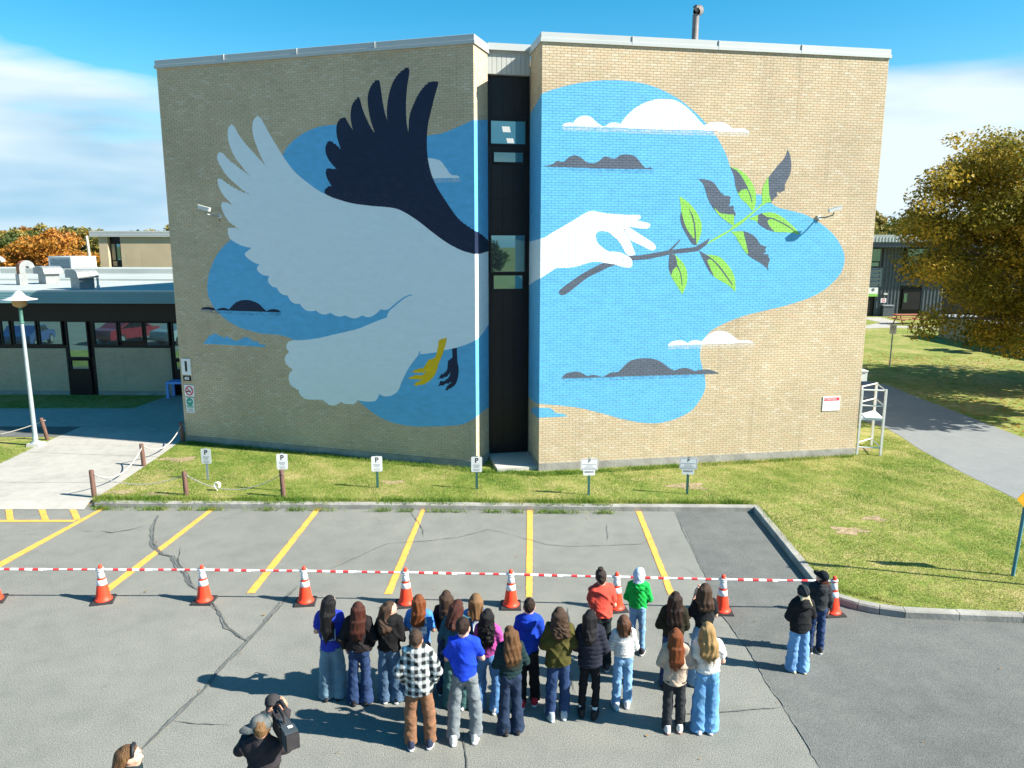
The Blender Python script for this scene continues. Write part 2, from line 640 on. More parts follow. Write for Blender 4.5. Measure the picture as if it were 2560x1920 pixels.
def leaf_mat(name, cols):
    """foliage: colour per leaf from the face attribute, some light passes through"""
    m = bpy.data.materials.new(name)
    m.use_nodes = True
    N, L = nodes_of(m)
    b = N['Principled BSDF']
    b.inputs['Roughness'].default_value = .6
    b.inputs['Specular IOR Level'].default_value = .25
    a = N.new('ShaderNodeAttribute')
    a.attribute_name = 'tone'
    r = N.new('ShaderNodeValToRGB')
    r.color_ramp.elements[0].position = 0
    r.color_ramp.elements[0].color = (*cols[0], 1)
    r.color_ramp.elements[1].position = 1
    r.color_ramp.elements[1].color = (*cols[-1], 1)
    for i in range(1, len(cols) - 1):
        e = r.color_ramp.elements.new(i / (len(cols) - 1))
        e.color = (*cols[i], 1)
    L.new(a.outputs['Fac'], r.inputs[0])
    L.new(r.outputs[0], b.inputs['Base Color'])
    t = N.new('ShaderNodeBsdfTranslucent')
    L.new(r.outputs[0], t.inputs['Color'])
    mx = N.new('ShaderNodeMixShader')
    mx.inputs[0].default_value = .38
    L.new(b.outputs[0], mx.inputs[1])
    L.new(t.outputs[0], mx.inputs[2])
    L.new(mx.outputs[0], N['Material Output'].inputs[0])
    return m


M['leaf_linden'] = leaf_mat('olive_gold_leaves', [(.085, .095, .014), (.18, .165, .020), (.33, .255, .027), (.52, .32, .04)])
M['leaf_orange'] = leaf_mat('orange_leaves', [(.15, .12, .02), (.36, .17, .025), (.48, .21, .03), (.52, .25, .09)])
M['leaf_green'] = leaf_mat('green_leaves', [(.045, .075, .02), (.085, .115, .03), (.14, .15, .04)])
M['leaf_yellow'] = leaf_mat('yellow_green_leaves', [(.13, .13, .03), (.24, .21, .05), (.33, .26, .07)])
M['leaf_dark'] = leaf_mat('dark_needles', [(.015, .03, .015), (.03, .055, .025), (.05, .075, .03)])
M['grass'] = leaf_mat('grass_blades', [(.10, .20, .022), (.205, .285, .048), (.33, .34, .095), (.46, .39, .17)])

for _n in ('interior_light',):
    M[_n].node_tree.nodes['Principled BSDF'].inputs['Emission Color'].default_value = (1, .97, .85, 1)
    M[_n].node_tree.nodes['Principled BSDF'].inputs['Emission Strength'].default_value = .25


# ------------------------------------------------------------------ placing world-space meshes under a parent
def pw(o):
    m = o.matrix_basis.copy() if not isinstance(o, Matrix) else o
    if o.parent is not None: m = pw(o.parent) @ o.matrix_parent_inverse @ m
    return m


def attach(o, parent):
    o.parent = parent
    o.matrix_parent_inverse = pw(parent).inverted()
    return o


# ------------------------------------------------------------------ the painted school block: corners surveyed from the photograph
LW = G(465.9, 1103, LAWN)
LC = G(1191, 1172, LAWN)
RC = G(1346.5, 1179, LAWN)
RC = RC * 1.003
RW = G(2136.5, 1137, LAWN)
LW[:2] = (LW[0] - .0, LW[1] - .03)
for p_ in (LW, LC, RC, RW): p_[2] = LAWN


def perp(A, B, P, sgn, px, py):
    """walk from P square to AB (into the building) until the pixel column px is met"""
    t = np.array([B[0] - A[0], B[1] - A[1]]); t = t / np.hypot(*t)
    n = np.array([-t[1], t[0]])
    d = ray(px, py)
    # P + s n on vertical plane of ray
    s = (d[0] * P[1] - d[1] * P[0]) / (d[1] * n[0] - d[0] * n[1])
    return np.array([P[0] + n[0] * s, P[1] + n[1] * s, LAWN])


LB = perp(LW, LC, LC, 1, 1220.5, 620)
RB = perp(RC, RW, RC, 1, 1323.3, 640)
ZTOP = height_at(1180.6, 108.8, LC)          # top of the brickwork
ZF = LAWN + .22                               # top of the concrete foundation
CH, MODL, JT = .0683, .1985, .0085             # course height, brick module, joint

school = empty('school_building', ((LC[0] + RC[0]) / 2, (LC[1] + RC[1]) / 2, LAWN), 0,
               'three storey buff brick school block with a bird and hand mural', 'building')

WALLS = {}


def make_wall(key, A, B, z0, z1, name='brick_wall', start=0.0):
    L = math.hypot(B[0] - A[0], B[1] - A[1])
    W = wall_matrix(A, B)
    rows = []
    nrow = int(math.floor((z1 - z0) / CH))
    ch = (z1 - z0) / nrow
    for r in range(nrow):
        u = -MODL * (.5 if (r % 2) else 0.0) + start
        us = np.arange(u, L, MODL)
        a = np.clip(us, 0, L)
        b = np.clip(us + MODL - JT, 0, L)
        b[b > L - JT - .02] = L
        k = (b - a) > .02
        rows.append((z0 + r * ch + JT / 2, z0 + (r + 1) * ch - JT / 2, a[k], b[k]))
    w = dict(key=key, A=A, B=B, L=L, M=W, rows=rows, z0=z0, z1=z1, ch=ch)
    mb = MB()
    mb.box(.012, L - .012, .008, .30, z0, z1, 0, W)
    o = mb.build(name, M['mortar'])
    attach(o, school)
    w['obj'] = o
    WALLS[key] = w
    return w


def W3(w, u, y, z):
    """wall coordinates to world, arrays"""
    m = w['M']
    u, y, z = np.broadcast_arrays(np.asarray(u, float), np.asarray(y, float), np.asarray(z, float))
    return np.stack([m[0][0] * u + m[0][1] * y + m[0][3], m[1][0] * u + m[1][1] * y + m[1][3], z], -1)


make_wall('left', LW, LC, ZF, ZTOP)
make_wall('lret', LC, LB, ZF, ZTOP, start=-.1)
make_wall('rret', RB, RC, ZF, ZTOP, start=-.06)
make_wall('right', RC, RW, ZF, ZTOP)
tag(WALLS['left']['obj'], 'shaded brick wall painted with the white bird')
tag(WALLS['right']['obj'], 'sunlit brick wall painted with the hand and branch')
tag(WALLS['lret']['obj'], 'narrow brick return left of the window slot')
tag(WALLS['rret']['obj'], 'narrow brick return right of the window slot')

# ------------------------------------------------------------------ mural shapes, digitised in enlarged tiles of the photograph
TILES = {'A': (780, 160, 4.879), 'B': (520, 280, 4.879), 'C': (500, 560, 4.879), 'D': (760, 600, 4.879), 'E': (680, 780, 5.53),
         'F': (980, 820, 9.218), 'R': (1380, 220, 4.2538), 'H': (1340, 500, 6.144), 'V': (1660, 360, 6.144), 'Y': (1640, 540, 6.144),
         'K': (1380, 780, 4.2538), '1': (0, 0, 1.728), '2': (1280, 0, 1.728), '4': (1280, 960, 1.728), 'S': (1100, 60, 5.53),
         'T': (1180, 560, 6.91), 'U': (1140, 1000, 7.373), 'P': (0, 0, 1.0)}


def pts(txt):
    """'T:x,y x,y* ...' -> pixel points; * marks a sharp corner; a letter and colon changes the tile"""
    out, flags, t = [], [], TILES['P']
    for w_ in txt.split():
        if ':' in w_:
            k, w_ = w_.split(':')
            t = TILES[k]
        s = w_.endswith('*')
        x, y = w_.rstrip('*').split(',')
        out.append((t[0] + float(x) / t[2], t[1] + float(y) / t[2]))
        flags.append(s)
    return np.array(out), flags


def smooth(P, fl, sub=5):
    n = len(P)
    out = []
    for i in range(n):
        p0, p1, p2, p3 = P[i - 1], P[i], P[(i + 1) % n], P[(i + 2) % n]
        if fl[i]: p0 = p1 - (p2 - p1) * .5 if not fl[(i + 1) % n] else p1
        if fl[(i + 1) % n]: p3 = p2
        if fl[i] and fl[(i + 1) % n]:
            out.append(p1)
            continue
        for k in range(sub):
            t = k / sub
            out.append(.5 * ((2 * p1) + (-p0 + p2) * t + (2 * p0 - 5 * p1 + 4 * p2 - p3) * t * t + (-p0 + 3 * p1 - 3 * p2 + p3) * t ** 3))
    return np.array(out)


def crossings(Q, z):
    """sorted u where the closed polygon Q crosses height z"""
    a, b = Q, np.roll(Q, -1, 0)
    m = (a[:, 1] <= z) != (b[:, 1] <= z)
    a, b = a[m], b[m]
    return np.sort(a[:, 0] + (z - a[:, 1]) * (b[:, 0] - a[:, 0]) / (b[:, 1] - a[:, 1]))


PAINTED = {k: [] for k in WALLS}


NB = 7


def paint(key, name, txt, layer, mt, label=None, solid=True):
    """lay a coat of paint over the face of every brick it covers and into the joints"""
    w = WALLS[key]
    P, fl = pts(txt)
    S = smooth(P, fl)
    Q = np.array([on_wall(x, y, w['A'], w['B']) for x, y in S])
    if solid: PAINTED[key].append(Q)
    y_f, y_m = -.0011 * layer, (.0015 if key in ('left', 'lret') else .0042) - .0008 * layer
    V, F = [], []

    def quad(a1, b1, z1, a2, b2, z2, y):
        i = len(V)
        V.extend([(a1, y, z1), (b1, y, z1), (b2, y, z2), (a2, y, z2)])
        F.append((i, i + 1, i + 2, i + 3))

    zmin, zmax = Q[:, 1].min(), Q[:, 1].max()
    for (zb, zt, ua, ub) in w['rows']:
        if zt + JT < zmin or zb - JT > zmax: continue
        zz = list(np.linspace(zb, zt, NB + 1))
        X = [crossings(Q, z) for z in zz]
        # joints
        xm = crossings(Q, (zb + zt) / 2)
        for a, b in zip(xm[0::2], xm[1::2]):
            a, b = max(a, 0), min(b, w['L'])
            if b > a: quad(a, b, zb, a, b, zt, y_m)
        xj = crossings(Q, zt + JT / 2)
        for a, b in zip(xj[0::2], xj[1::2]):
            a, b = max(a, 0), min(b, w['L'])
            if b > a: quad(a, b, zt, a, b, zt + JT, y_m)
        full = np.zeros(len(ua), int)
        parts = [[] for _ in range(len(ua))]
        for s in range(NB):
            x1, x2 = X[s], X[s + 1]
            if len(x1) != len(x2):
                x1 = x2 = crossings(Q, (zz[s] + zz[s + 1]) / 2)
            for a1, b1, a2, b2 in zip(x1[0::2], x1[1::2], x2[0::2], x2[1::2]):
                lo, hi = min(a1, a2), max(b1, b2)
                for k in np.nonzero((ub > lo) & (ua < hi))[0]:
                    u0, u1 = ua[k], ub[k]
                    if max(a1, a2) <= u0 and min(b1, b2) >= u1: full[k] += 1
                    c1, d1, c2, d2 = max(a1, u0), min(b1, u1), max(a2, u0), min(b2, u1)
                    if d1 < c1: c1 = d1 = min(max(c1, u0), u1)
                    if d2 < c2: c2 = d2 = min(max(c2, u0), u1)
                    if d1 - c1 > 1e-4 or d2 - c2 > 1e-4: parts[k].append((c1, d1, zz[s], c2, d2, zz[s + 1]))
        for k in range(len(ua)):
            if full[k] == NB: quad(ua[k], ub[k], zb, ua[k], ub[k], zt, y_f)
            else:
                for q in parts[k]: quad(*q, y_f)
    V = np.array(V)
    me = np_mesh(name, W3(w, V[:, 0], V[:, 1], V[:, 2]), np.array(F), M[mt])
    o = link(name, me)
    attach(o, w['obj'])
    if label: tag(o, label)
    return o


BG = 1
paint('left', 'painted_sky', '1:1222,668* 1245,630 1300,582 1370,550 1430,541 1480,548 1600,640 1750,640 1846,588 1905,577 1970,552 2060,510* 2060,1000* 1950,1000* 1800,900* 1500,860* 1350,900* 1230,720*', BG, 'p_blue', 'blue sky painted above the bird')
paint('left', 'painted_sky', 'C:378,190* 290,270 210,370 150,490 108,610 90,740 92,830 110,900 160,1000 215,1070 330,1175 480,1260 640,1310 760,1337 870,1345 960,1352 1060,1378 1145,1415* P:860,870* 1000,815* 1045,730* 900,690* 700,600*', BG, 'p_blue', 'blue sky painted below the white wing')
paint('left', 'painted_sky', 'E:1187,1220* 1300,1320 1450,1430 1600,1505 1750,1550 1900,1575 2050,1583 2212,1580 P:1150,1062 1187,1046* 1194,1040* 1194,830* 1080,850* 1030,860* 1000,900* 930,960*', BG, 'p_blue', 'blue sky painted below the tail')
paint('left', 'painted_bird', 'B:790,740* 700,640 650,550 600,430 560,320 543,230 545,140 570,80 605,55 640,75 680,140 740,250 800,350 860,450 910,530 1000,660 1090,760 1200,850 1320,940 1430,1003* '
      'P:900,480* 1000,490* 1100,560* 1194,620* 1194,848* 1183.4,853.6* F:1700,385 1550,430 1490,452 1380,475 1200,515 1030,557 830,585 640,603* 615,590* E:2030,585* 1950,690 1880,790 1830,890 1790,970 1760,1060 1720,1115 1660,1150 1590,1166 1530,1160 1485,1130* '
      '1465,1180 1430,1225 1350,1238 1270,1235 1187,1220* 1140,1262 1080,1272 1010,1262 950,1243* 900,1275 840,1292 790,1280 740,1245 690,1203* 640,1210 560,1212 480,1205 410,1165 375,1110 370,1077* 300,1040 250,990 230,920 240,860 270,820 298,798* '
      '240,760 195,715 177,660 190,605 243,552* 210,515 198,470 225,420 290,392 400,388 520,378 650,360 800,325 950,290 1180,235 1320,180 1450,125 1590,75* D:1022,900* 1055,850* 1040,840 990,853 935,845* 890,890 840,925 790,941 750,935 712,918* '
      '660,945 610,957 560,945 503,918* 450,933 410,930 360,910 325,886* 280,903 235,908 190,893 150,860* C:1350,1063 1290,1050 1240,1005 1218,970* 1170,975 1120,950 1085,905 1067,868* 1020,865 970,830 935,772* 890,765 845,725 830,685 845,632* '
      '790,628 740,605 700,560 700,525 728,495* 660,470 600,430 555,390 550,355 575,335 628,290* 540,273 460,240 380,190 345,130 340,80 345,55 380,52 470,58* B:330,1390 270,1350 220,1285 180,1210 162,1150 170,1110 195,1098 240,1112 310,1137* '
      '260,1090 210,1040 160,970 130,900 118,840 130,812 165,822 230,870 330,930 430,980 528,1012* 430,955 330,870 230,775 160,670 120,590 112,540 130,500 155,492 190,515 260,590 350,660 450,735 550,800* 470,730 400,645 330,550 280,450 250,350 240,260 250,190 285,160 320,180 370,270 450,380 560,500 650,600',
      3, 'p_white', 'white bird body with spread wing and tail')
paint('left', 'painted_wing', 'A:245,1495* 200,1500 165,1525 155,1555 165,1585 240,1625 330,1655 1:1520,878 1600,889 1680,896 1730,908 1800,950 1870,1005 1930,1048 1990,1080 2043,1096 2060,1097* 2060,1003* 2039,990* 1980,945 '
      'A:1620,1655 1540,1530 1490,1430 1450,1320 1420,1190 1403,1050 1402,900 1410,780 1425,680 1460,540 1500,380 1537,250 1535,225 1500,212 1440,222 1370,275 1300,370 1250,470 1205,580 1183,680 1180,760 1175,838* '
      '1155,720 1147,600 1148,450 1160,280 1185,120 1185,70 1165,53 1120,68 1050,130 990,220 950,330 925,450 915,560 915,630 922,698* 890,600 865,480 845,340 825,220 805,198 770,210 715,280 685,370 680,450 690,560 715,680 768,847* '
      '720,780 670,680 620,560 590,450 572,412 540,430 495,490 475,570 470,640 480,720 502,812* 460,750 430,700 410,660 390,654 350,668 310,720 297,790 300,860 320,940 355,1050* 320,1010 270,970 215,938 185,965 165,1020 168,1080 195,1150 245,1220 312,1292* '
      '260,1285 205,1270 180,1285 168,1320 180,1380 210,1440', 4, 'p_black', 'black far wing of the bird')
paint('left', 'painted_cloud', '1:1830,680* 1880,687 1905,697 1930,730 1950,755 1975,758 1988,768* 1840,772*', 2, 'p_white', 'small white cloud beside the black wing')
paint('left', 'painted_cloud_edge', '1:1840,772* 1988,771* 1988,786* 1840,790*', 2, 'p_white_dry', solid=False)
paint('left', 'painted_cloud', 'C:5,1042* 50,1018 110,1012 160,1025 197,1050* 240,1028 290,1022 330,1032 355,1042* 400,990 460,945 550,925 640,938 720,975 770,1025 815,1062* 850,1045 905,1037 960,1050 995,1080* 800,1072* 200,1052*', 3, 'p_black', 'black cloud at the left rim of the sky')
paint('left', 'painted_cloud_edge', 'C:5,1046* 200,1056* 995,1082* 1000,1122* 600,1108* 10,1078*', 2, 'p_grey_dry', solid=False)
paint('left', 'painted_cloud', 'C:42,1455* 75,1420 110,1370 175,1347 230,1358 285,1385 330,1380 370,1395 420,1422 480,1415 520,1392 565,1384 610,1400 645,1430 695,1432 730,1465 800,1485* 800,1500* 300,1475* 60,1463*', 2, 'p_blue', 'small blue cloud alone on the brick')
paint('left', 'painted_foot', 'F:1075,290* 1110,275 1150,242 1200,245 1262,208* 1250,330 1215,450 1160,620 1085,790 1050,920 1010,1030 940,1140 860,1215 760,1280 660,1315 560,1318 492,1308* 530,1275 600,1240 715,1190* 600,1178 480,1170 372,1170* '
      '430,1130 510,1103 590,1105 670,1095 750,1050 797,980* 750,1010 690,1028 580,1032 418,1015* 500,995 550,955 690,940 750,885 800,810 840,745 900,720 975,695 1020,620 1040,530 1065,400', 5, 'p_yellow', 'yellow foot of the bird')
paint('left', 'painted_foot', 'F:1385,478* 1495,452* 1500,620 1512,800 1535,920 1530,1080 1490,1240 1430,1330 1300,1410 1220,1437* 1260,1390 1260,1360 1300,1320 1385,1245* 1280,1270 1180,1310 1048,1342* 1090,1300 1105,1245 1160,1238 1250,1195 1320,1120 1357,1010* '
      '1310,1070 1240,1130 1130,1150 1035,1185* 1095,1135 1110,1095 1220,1030 1270,960 1282,860 1290,770 1320,735 1385,690 1392,600', 5, 'p_black', 'black foot of the bird')
paint('left', 'painted_line', 'D:1040,836* 1110,778 1200,709 1280,670 1322,666* 1322,679* 1280,684 1210,724 1120,797 1055,852*', 5, 'p_blue')
paint('left', 'painted_line', 'F:608,602* 630,555 665,530* 655,567 632,604*', 5, 'p_blue')
# the return left of the windows
paint('lret', 'painted_sky', 'P:1170,301* 1189.5,300.5* 1230,298.5* 1230,1013* 1221,1018 1204,1031 1193.6,1040 1170,1055*', BG, 'p_blue')
paint('lret', 'painted_bird', 'P:1170,600* 1230,600* 1230,800* 1218,816 1210,828 1200,841 1192.6,847 1170,862*', 3, 'p_white')
paint('lret', 'painted_wing', 'P:1170,567* 1180,573 1191,579 1203,586 1213,595 1230,610* 1230,626* 1220.5,628 1206,632.5 1193,635 1170,634*', 4, 'p_black')
# the return right of the windows
paint('rret', 'painted_sky', 'P:1315,300* 1327,282 1340.5,260.7 1349.5,242.6 1360,225* 1360,1018* 1346.8,1010.8 1336.7,1005.4 1330,1000 1315,985*', BG, 'p_blue')
paint('rret', 'painted_arm', 'P:1315,606* 1324,603.4 1336,601 1350,597 1360,594* 1360,689* 1350,696 1336,703.5 1323.3,713.4 1315,719*', 3, 'p_white')
paint('rret', 'painted_cloud', 'U:1560,135* 1525,134 1470,132 1410,150 1380,200 1400,235 1450,275 1490,315 1525,335 1560,350*', 2, 'p_blue')
# the sunlit wall
paint('right', 'painted_sky', '2:110,411* 200,380 300,357 400,347 500,350 600,370 700,415 780,475 840,535 890,600 920,660 V:880,0 930,110 975,220 1015,350 1060,460 1110,580 1200,700 1330,760 1430,775 1500,790 1570,850 1650,910 1750,975 1900,1012 2050,1050 2212,1105 '
      '2:1340,970 1390,1015 1425,1070 1437,1120 1420,1180 1370,1235 1300,1280 1200,1315 1100,1340 1000,1365 900,1405 K:1660,230 1600,330 1575,420 1578,500 1595,575 1620,660 1632,760 4:834,20 820,55 780,110 720,145 640,168 560,167 480,152 400,130 300,105 200,92 105,84*',
      BG, 'p_blue', 'pale blue sky painted behind the hand and branch')
paint('right', 'painted_cloud', 'R:105,398* 140,375 190,367 225,368 260,325 310,300 365,295 420,312 470,360 530,402 570,402 610,375 660,366 730,380* 780,310 870,225 980,160 1100,122 1220,117 1320,135 1420,195 1510,280 1580,360 1620,397* 1680,370 1770,360 1850,378 1930,432 1990,430 2060,440 2095,465 2095,478* 1600,452* 1000,437* 500,410* 130,406*', 2, 'p_white', 'large white cloud at the top of the painted sky')
paint('right', 'painted_cloud_edge', 'R:110,408* 500,412* 1000,439* 1700,462* 2098,480* 2105,512* 1700,508* 1000,486* 500,464* 120,450*', 2, 'p_white_dry', solid=False)
paint('right', 'painted_cloud', 'R:-93,832* 0,812 55,775 120,785 180,735 245,715 310,740 370,788 440,800 500,775 545,735 580,728 640,750 680,745 730,713 800,705 870,720 920,765 980,840 1010,850 1045,843 1075,864* 800,860* 400,852* 0,840*', 2, 'p_grey', 'upper dark cloud on the pale sky')
paint('right', 'painted_cloud_edge', 'R:-60,842* 400,854* 1075,866* 1078,912* 400,890* -20,870*', 2, 'p_grey_dry', solid=False)
paint('right', 'painted_cloud', 'K:95,708* 150,655 245,635 310,645 375,682* 440,668 490,678 520,688 560,682 610,650 660,638 705,640* 760,580 840,515 950,492 1060,495 1150,525 1240,590 1300,622* 1350,605 1410,593 1470,605 1520,630* 1580,612 1660,610 1730,630 1778,655* 1600,660* 900,682* 560,694*', 2, 'p_grey', 'lower dark cloud across the edge of the pale sky')
paint('right', 'painted_cloud_edge', 'K:110,712* 900,684* 1620,662* 1640,690* 900,720* 130,742*', 2, 'p_grey_dry', solid=False)
paint('right', 'painted_cloud', 'K:1230,352* 1270,318 1350,298 1410,312 1445,330* 1480,305 1530,298 1590,312* 1640,260 1720,210 1800,200 1880,222 1950,275 2000,305 2080,298 2145,325* 1800,337* 1230,357*', 2, 'p_white', 'small white cloud at the right edge of the pale sky')
paint('right', 'painted_cloud_edge', 'K:1232,358* 1800,338* 2145,326* 2147,372* 1800,380* 1235,394*', 2, 'p_white_dry', solid=False)
paint('right', 'painted_cloud', 'U:1490,143* 1600,143 1720,148 1790,185 1840,240 1950,250 2060,300* 1900,312* 1490,330*', 2, 'p_blue', 'small blue cloud below the pale sky')
paint('right', 'painted_branch', 'H:350,1425 375,1375 480,1290 700,1140 880,1040 1020,972 1150,950 1430,862 1600,848 1800,815 1950,788 2050,765 Y:230,520* 400,498 580,478 630,458* 730,400 830,335* 780,440* 700,500 660,530* 600,545 450,565 270,580 150,605 H:1843,884 1700,912 1480,930 1300,985 1150,1020 1000,1090 800,1190 640,1310 500,1420 430,1460 380,1460', 2, 'p_grey', 'dark half of the painted branch')
paint('right', 'painted_twig', 'Y:195,522* 290,435 365,360* 378,372* 320,440 245,520*', 2, 'p_grey')
paint('right', 'painted_stem', 'V:700,1490* 850,1400 1000,1320 1060,1250 1200,1160 1330,1060 1420,990 1500,915 1560,898* 1560,925* 1490,960 1380,1060 1290,1140 1200,1220 1080,1300 1000,1350 850,1440 655,1543*', 2, 'p_green')


def leaf(whole, dark, vein=None, base='p_green', over='p_grey', label=None):
    paint('right', 'painted_leaf', whole, 3, base, label)
    if dark: paint('right', 'painted_leaf_shade', dark, 4, over)
    if vein: paint('right', 'painted_vein', vein, 5, 'p_grey')


leaf('V:232,800* 300,840 400,920 490,1030 555,1150 582,1260 570,1370 540,1470 505,1550* 440,1540 360,1420 290,1290 255,1160 262,1030 250,900', 'V:262,1020* 285,1110 330,1260 400,1380 450,1450* 490,1450* 505,1550* 440,1540 360,1420 290,1290 250,1160', 'V:375,985* 415,1080 450,1200 465,1330 475,1460* 495,1460* 485,1320 468,1190 430,1070')
leaf('V:525,535* 600,540 700,560 770,600 820,670 880,760* 905,745* 900,775* 940,795 1000,800 1030,820* 1010,860* 1018,885 1010,925* 990,940* 1010,955* 1060,952 1075,975* 1070,1010 1095,1050 1100,1090 1080,1120* 1075,1240* 1040,1245* 950,1180 860,1110 780,1020 720,930 670,830 630,690 590,600', 'V:780,980* 860,1060 950,1075 1075,1085* 1075,1240* 1040,1245* 950,1180 860,1110 790,1020', None, 'p_grey', 'p_green', 'grey leaf with a face outline')
leaf('V:1010,350* 1100,370 1210,430 1300,520 1360,610 1400,720 1415,850 1400,960 1375,1020* 1340,1010 1270,920 1190,850 1130,750 1095,640 1085,540 1050,420', 'V:1010,350* 1110,400* 1180,480 1250,600 1290,690 1200,700 1140,760* 1095,640 1085,540 1050,420', 'V:1275,690* 1320,790 1345,900* 1352,895* 1337,790 1290,690*')
leaf('V:1898,85* 1930,150 1950,250 1955,350 1940,450 1900,540 1860,610* 1855,680 1855,715* 1800,735* 1785,755* 1765,735* 1735,735* 1735,770 1750,795* 1700,830 1660,880* 1645,905* 1560,905 1505,915* 1502,780 1520,660 1570,560 1640,470 1740,340 1830,240 1870,170', 'V:1600,500* 1605,600 1610,700 1620,800 1650,890* 1560,905 1505,915* 1502,780 1520,660 1570,560', None, 'p_grey', 'p_green', 'tall grey leaf with a face outline')
leaf('V:1290,1150* 1370,1115 1450,1085 1530,1055 1650,1050 1760,1085 1870,1160 1960,1240 2030,1310 2085,1390* 2000,1370 1850,1355 1700,1350 1580,1310 1480,1250 1420,1190 1370,1170', 'V:1450,1085* 1500,1065* 1580,1120 1640,1150 1590,1180 1620,1260 1700,1350* 1580,1310 1480,1250 1440,1200', 'V:1560,1127* 1700,1167 1850,1242 2000,1337* 2003,1325* 1850,1222 1700,1148 1560,1113*')
leaf('Y:1140,240* 1250,232 1350,235 1450,270 1540,340 1590,420 1650,460 1705,465* 1670,510* 1690,535 1680,560* 1645,572* 1665,585* 1725,590* 1725,625 1752,660* 1740,700 1720,760 1728,840* 1690,790 1600,720 1480,650 1410,600 1340,510 1270,400 1220,310', 'Y:1140,240* 1250,232 1340,236* 1360,330 1390,450 1415,560* 1400,590* 1340,510 1270,400 1220,310', None, 'p_grey', 'p_green', 'low grey leaf with a face outline')
leaf('Y:210,580* 290,590 340,640 410,710 460,800 482,900 475,1020 430,1150 403,1210* 370,1150 300,1040 235,930 200,820 195,700', 'Y:210,580* 290,590* 310,650 320,760 260,830 240,910* 200,820 195,700', 'Y:308,760* 350,830 380,930 393,1060* 404,1055* 394,930 364,820 325,750*')
leaf('Y:660,530* 770,590 880,600 980,630 1080,720 1160,830 1210,950 1222,1060 1218,1170* 1130,1080 1000,1000 900,940 820,850 750,720 700,620', 'Y:660,530* 770,590* 830,650 790,690 830,790 890,930* 820,850 750,720 700,620', 'Y:780,612* 900,712 1000,832 1168,1062* 1180,1055* 1022,825 912,698 790,602*')
paint('right', 'painted_hand', 'H:30,600* 130,575 200,530 300,470 450,385 600,295 720,220 800,180 870,165 940,180 1050,200 1200,215 1400,228 1570,228 1605,245 1605,280 1580,305 1530,310* 1600,325 1700,345 1750,370 1752,400 1720,435 1650,442 1560,430 1410,410* '
      '1480,450 1570,510 1700,590 1800,660 1838,710 1835,750 1800,772 1740,765 1640,710 1500,645 1440,610* 1480,710 1530,835* 1490,850 1430,855 1400,840* 1360,790 1310,690 1260,625 1250,605* 1190,560 1120,500 1030,478 960,485 925,520 920,580 950,660 1010,720 1080,770 1130,790 '
      '1200,792 1290,805 1380,845* 1440,880 1475,930 1478,1000 1450,1035 1390,1040 1300,1020 1200,990 1080,970 940,950 820,960 700,1000 560,1035 430,1040 320,1045 240,1090 150,1150 30,1225*', 3, 'p_white', 'white hand holding the branch')
paint('right', 'painted_line', 'H:1303,380* 1345,438 1400,542 1440,612* 1448,606* 1409,533 1353,428 1309,376*', 4, 'p_line')
paint('right', 'painted_line', 'H:1313,972* 1343,913 1380,908 1432,944 1445,992* 1453,990* 1438,939 1382,901 1338,906 1307,968*', 4, 'p_line')


# ------------------------------------------------------------------ bricks: 300 that show largest are objects, the rest joined
def inside(Q, u, z):
    x = crossings(Q, z)
    return (np.searchsorted(x, u) % 2) == 1


cand = []
for key, w in WALLS.items():
    t = np.array([w['M'][0][0], w['M'][1][0]])
    n = np.array([t[1], -t[0]])
    for r, (zb, zt, ua, ub) in enumerate(w['rows']):
        for k in range(len(ua)):
            if ub[k] - ua[k] < MODL - JT - .002: continue
            um, zm = (ua[k] + ub[k]) / 2, (zb + zt) / 2
            P = W3(w, um, 0, zm)
            d = np.array([0, 0, CAM_H]) - P
            D = np.linalg.norm(d)
            a = (d[0] * n[0] + d[1] * n[1]) / D / (P[1] * CP - (P[2] - CAM_H) * SP_) ** 2 if D else 0
            cand.append((a, key, r, k, um, zm))
cand.sort(reverse=True)
chosen = {}
for a, key, r, k, um, zm in cand:
    if len(chosen) >= 300: break
    hit = False
    for Q in PAINTED[key]:
        for du in (-MODL / 2, 0, MODL / 2):
            if inside(Q, um + du, zm): hit = True
    if not hit: chosen[(key, r, k)] = 1

bw, bh = MODL - JT, WALLS['right']['rows'][0][1] - WALLS['right']['rows'][0][0]
mb = MB().box(0, bw, 0, .008, 0, bh)
brick_me = mb.mesh('brick', M['brick_one'])
first = None
for key, w in WALLS.items():
    V, F, T = [], [], []
    base = 0
    for r, (zb, zt, ua, ub) in enumerate(w['rows']):
        for k in range(len(ua)):
            if (key, r, k) in chosen:
                o = link('brick', brick_me)
                o.matrix_basis = w['M'] @ Matrix.Translation((ua[k], 0, zb))
                attach(o, w['obj'])
                continue
            a, b = ua[k], ub[k]
            V.append([(a, 0, zb), (b, 0, zb), (b, 0, zt), (a, 0, zt), (a, .008, zb), (b, .008, zb), (b, .008, zt), (a, .008, zt)])
    V = np.array(V)
    nb = len(V)
    fq = np.array([(0, 1, 2, 3), (0, 4, 5, 1), (3, 2, 6, 7), (0, 3, 7, 4), (1, 5, 6, 2)])
    F = (fq[None] + (np.arange(nb) * 8)[:, None, None]).reshape(-1, 4)
    V = V.reshape(-1, 3)
    me = np_mesh('brickwork', W3(w, V[:, 0], V[:, 1], V[:, 2]), F, M['brick'])
    vcol(me, np.repeat(rng.random(nb), 5))
    o = link('brickwork', me)
    attach(o, w['obj'])
    tag(o, kind='stuff')

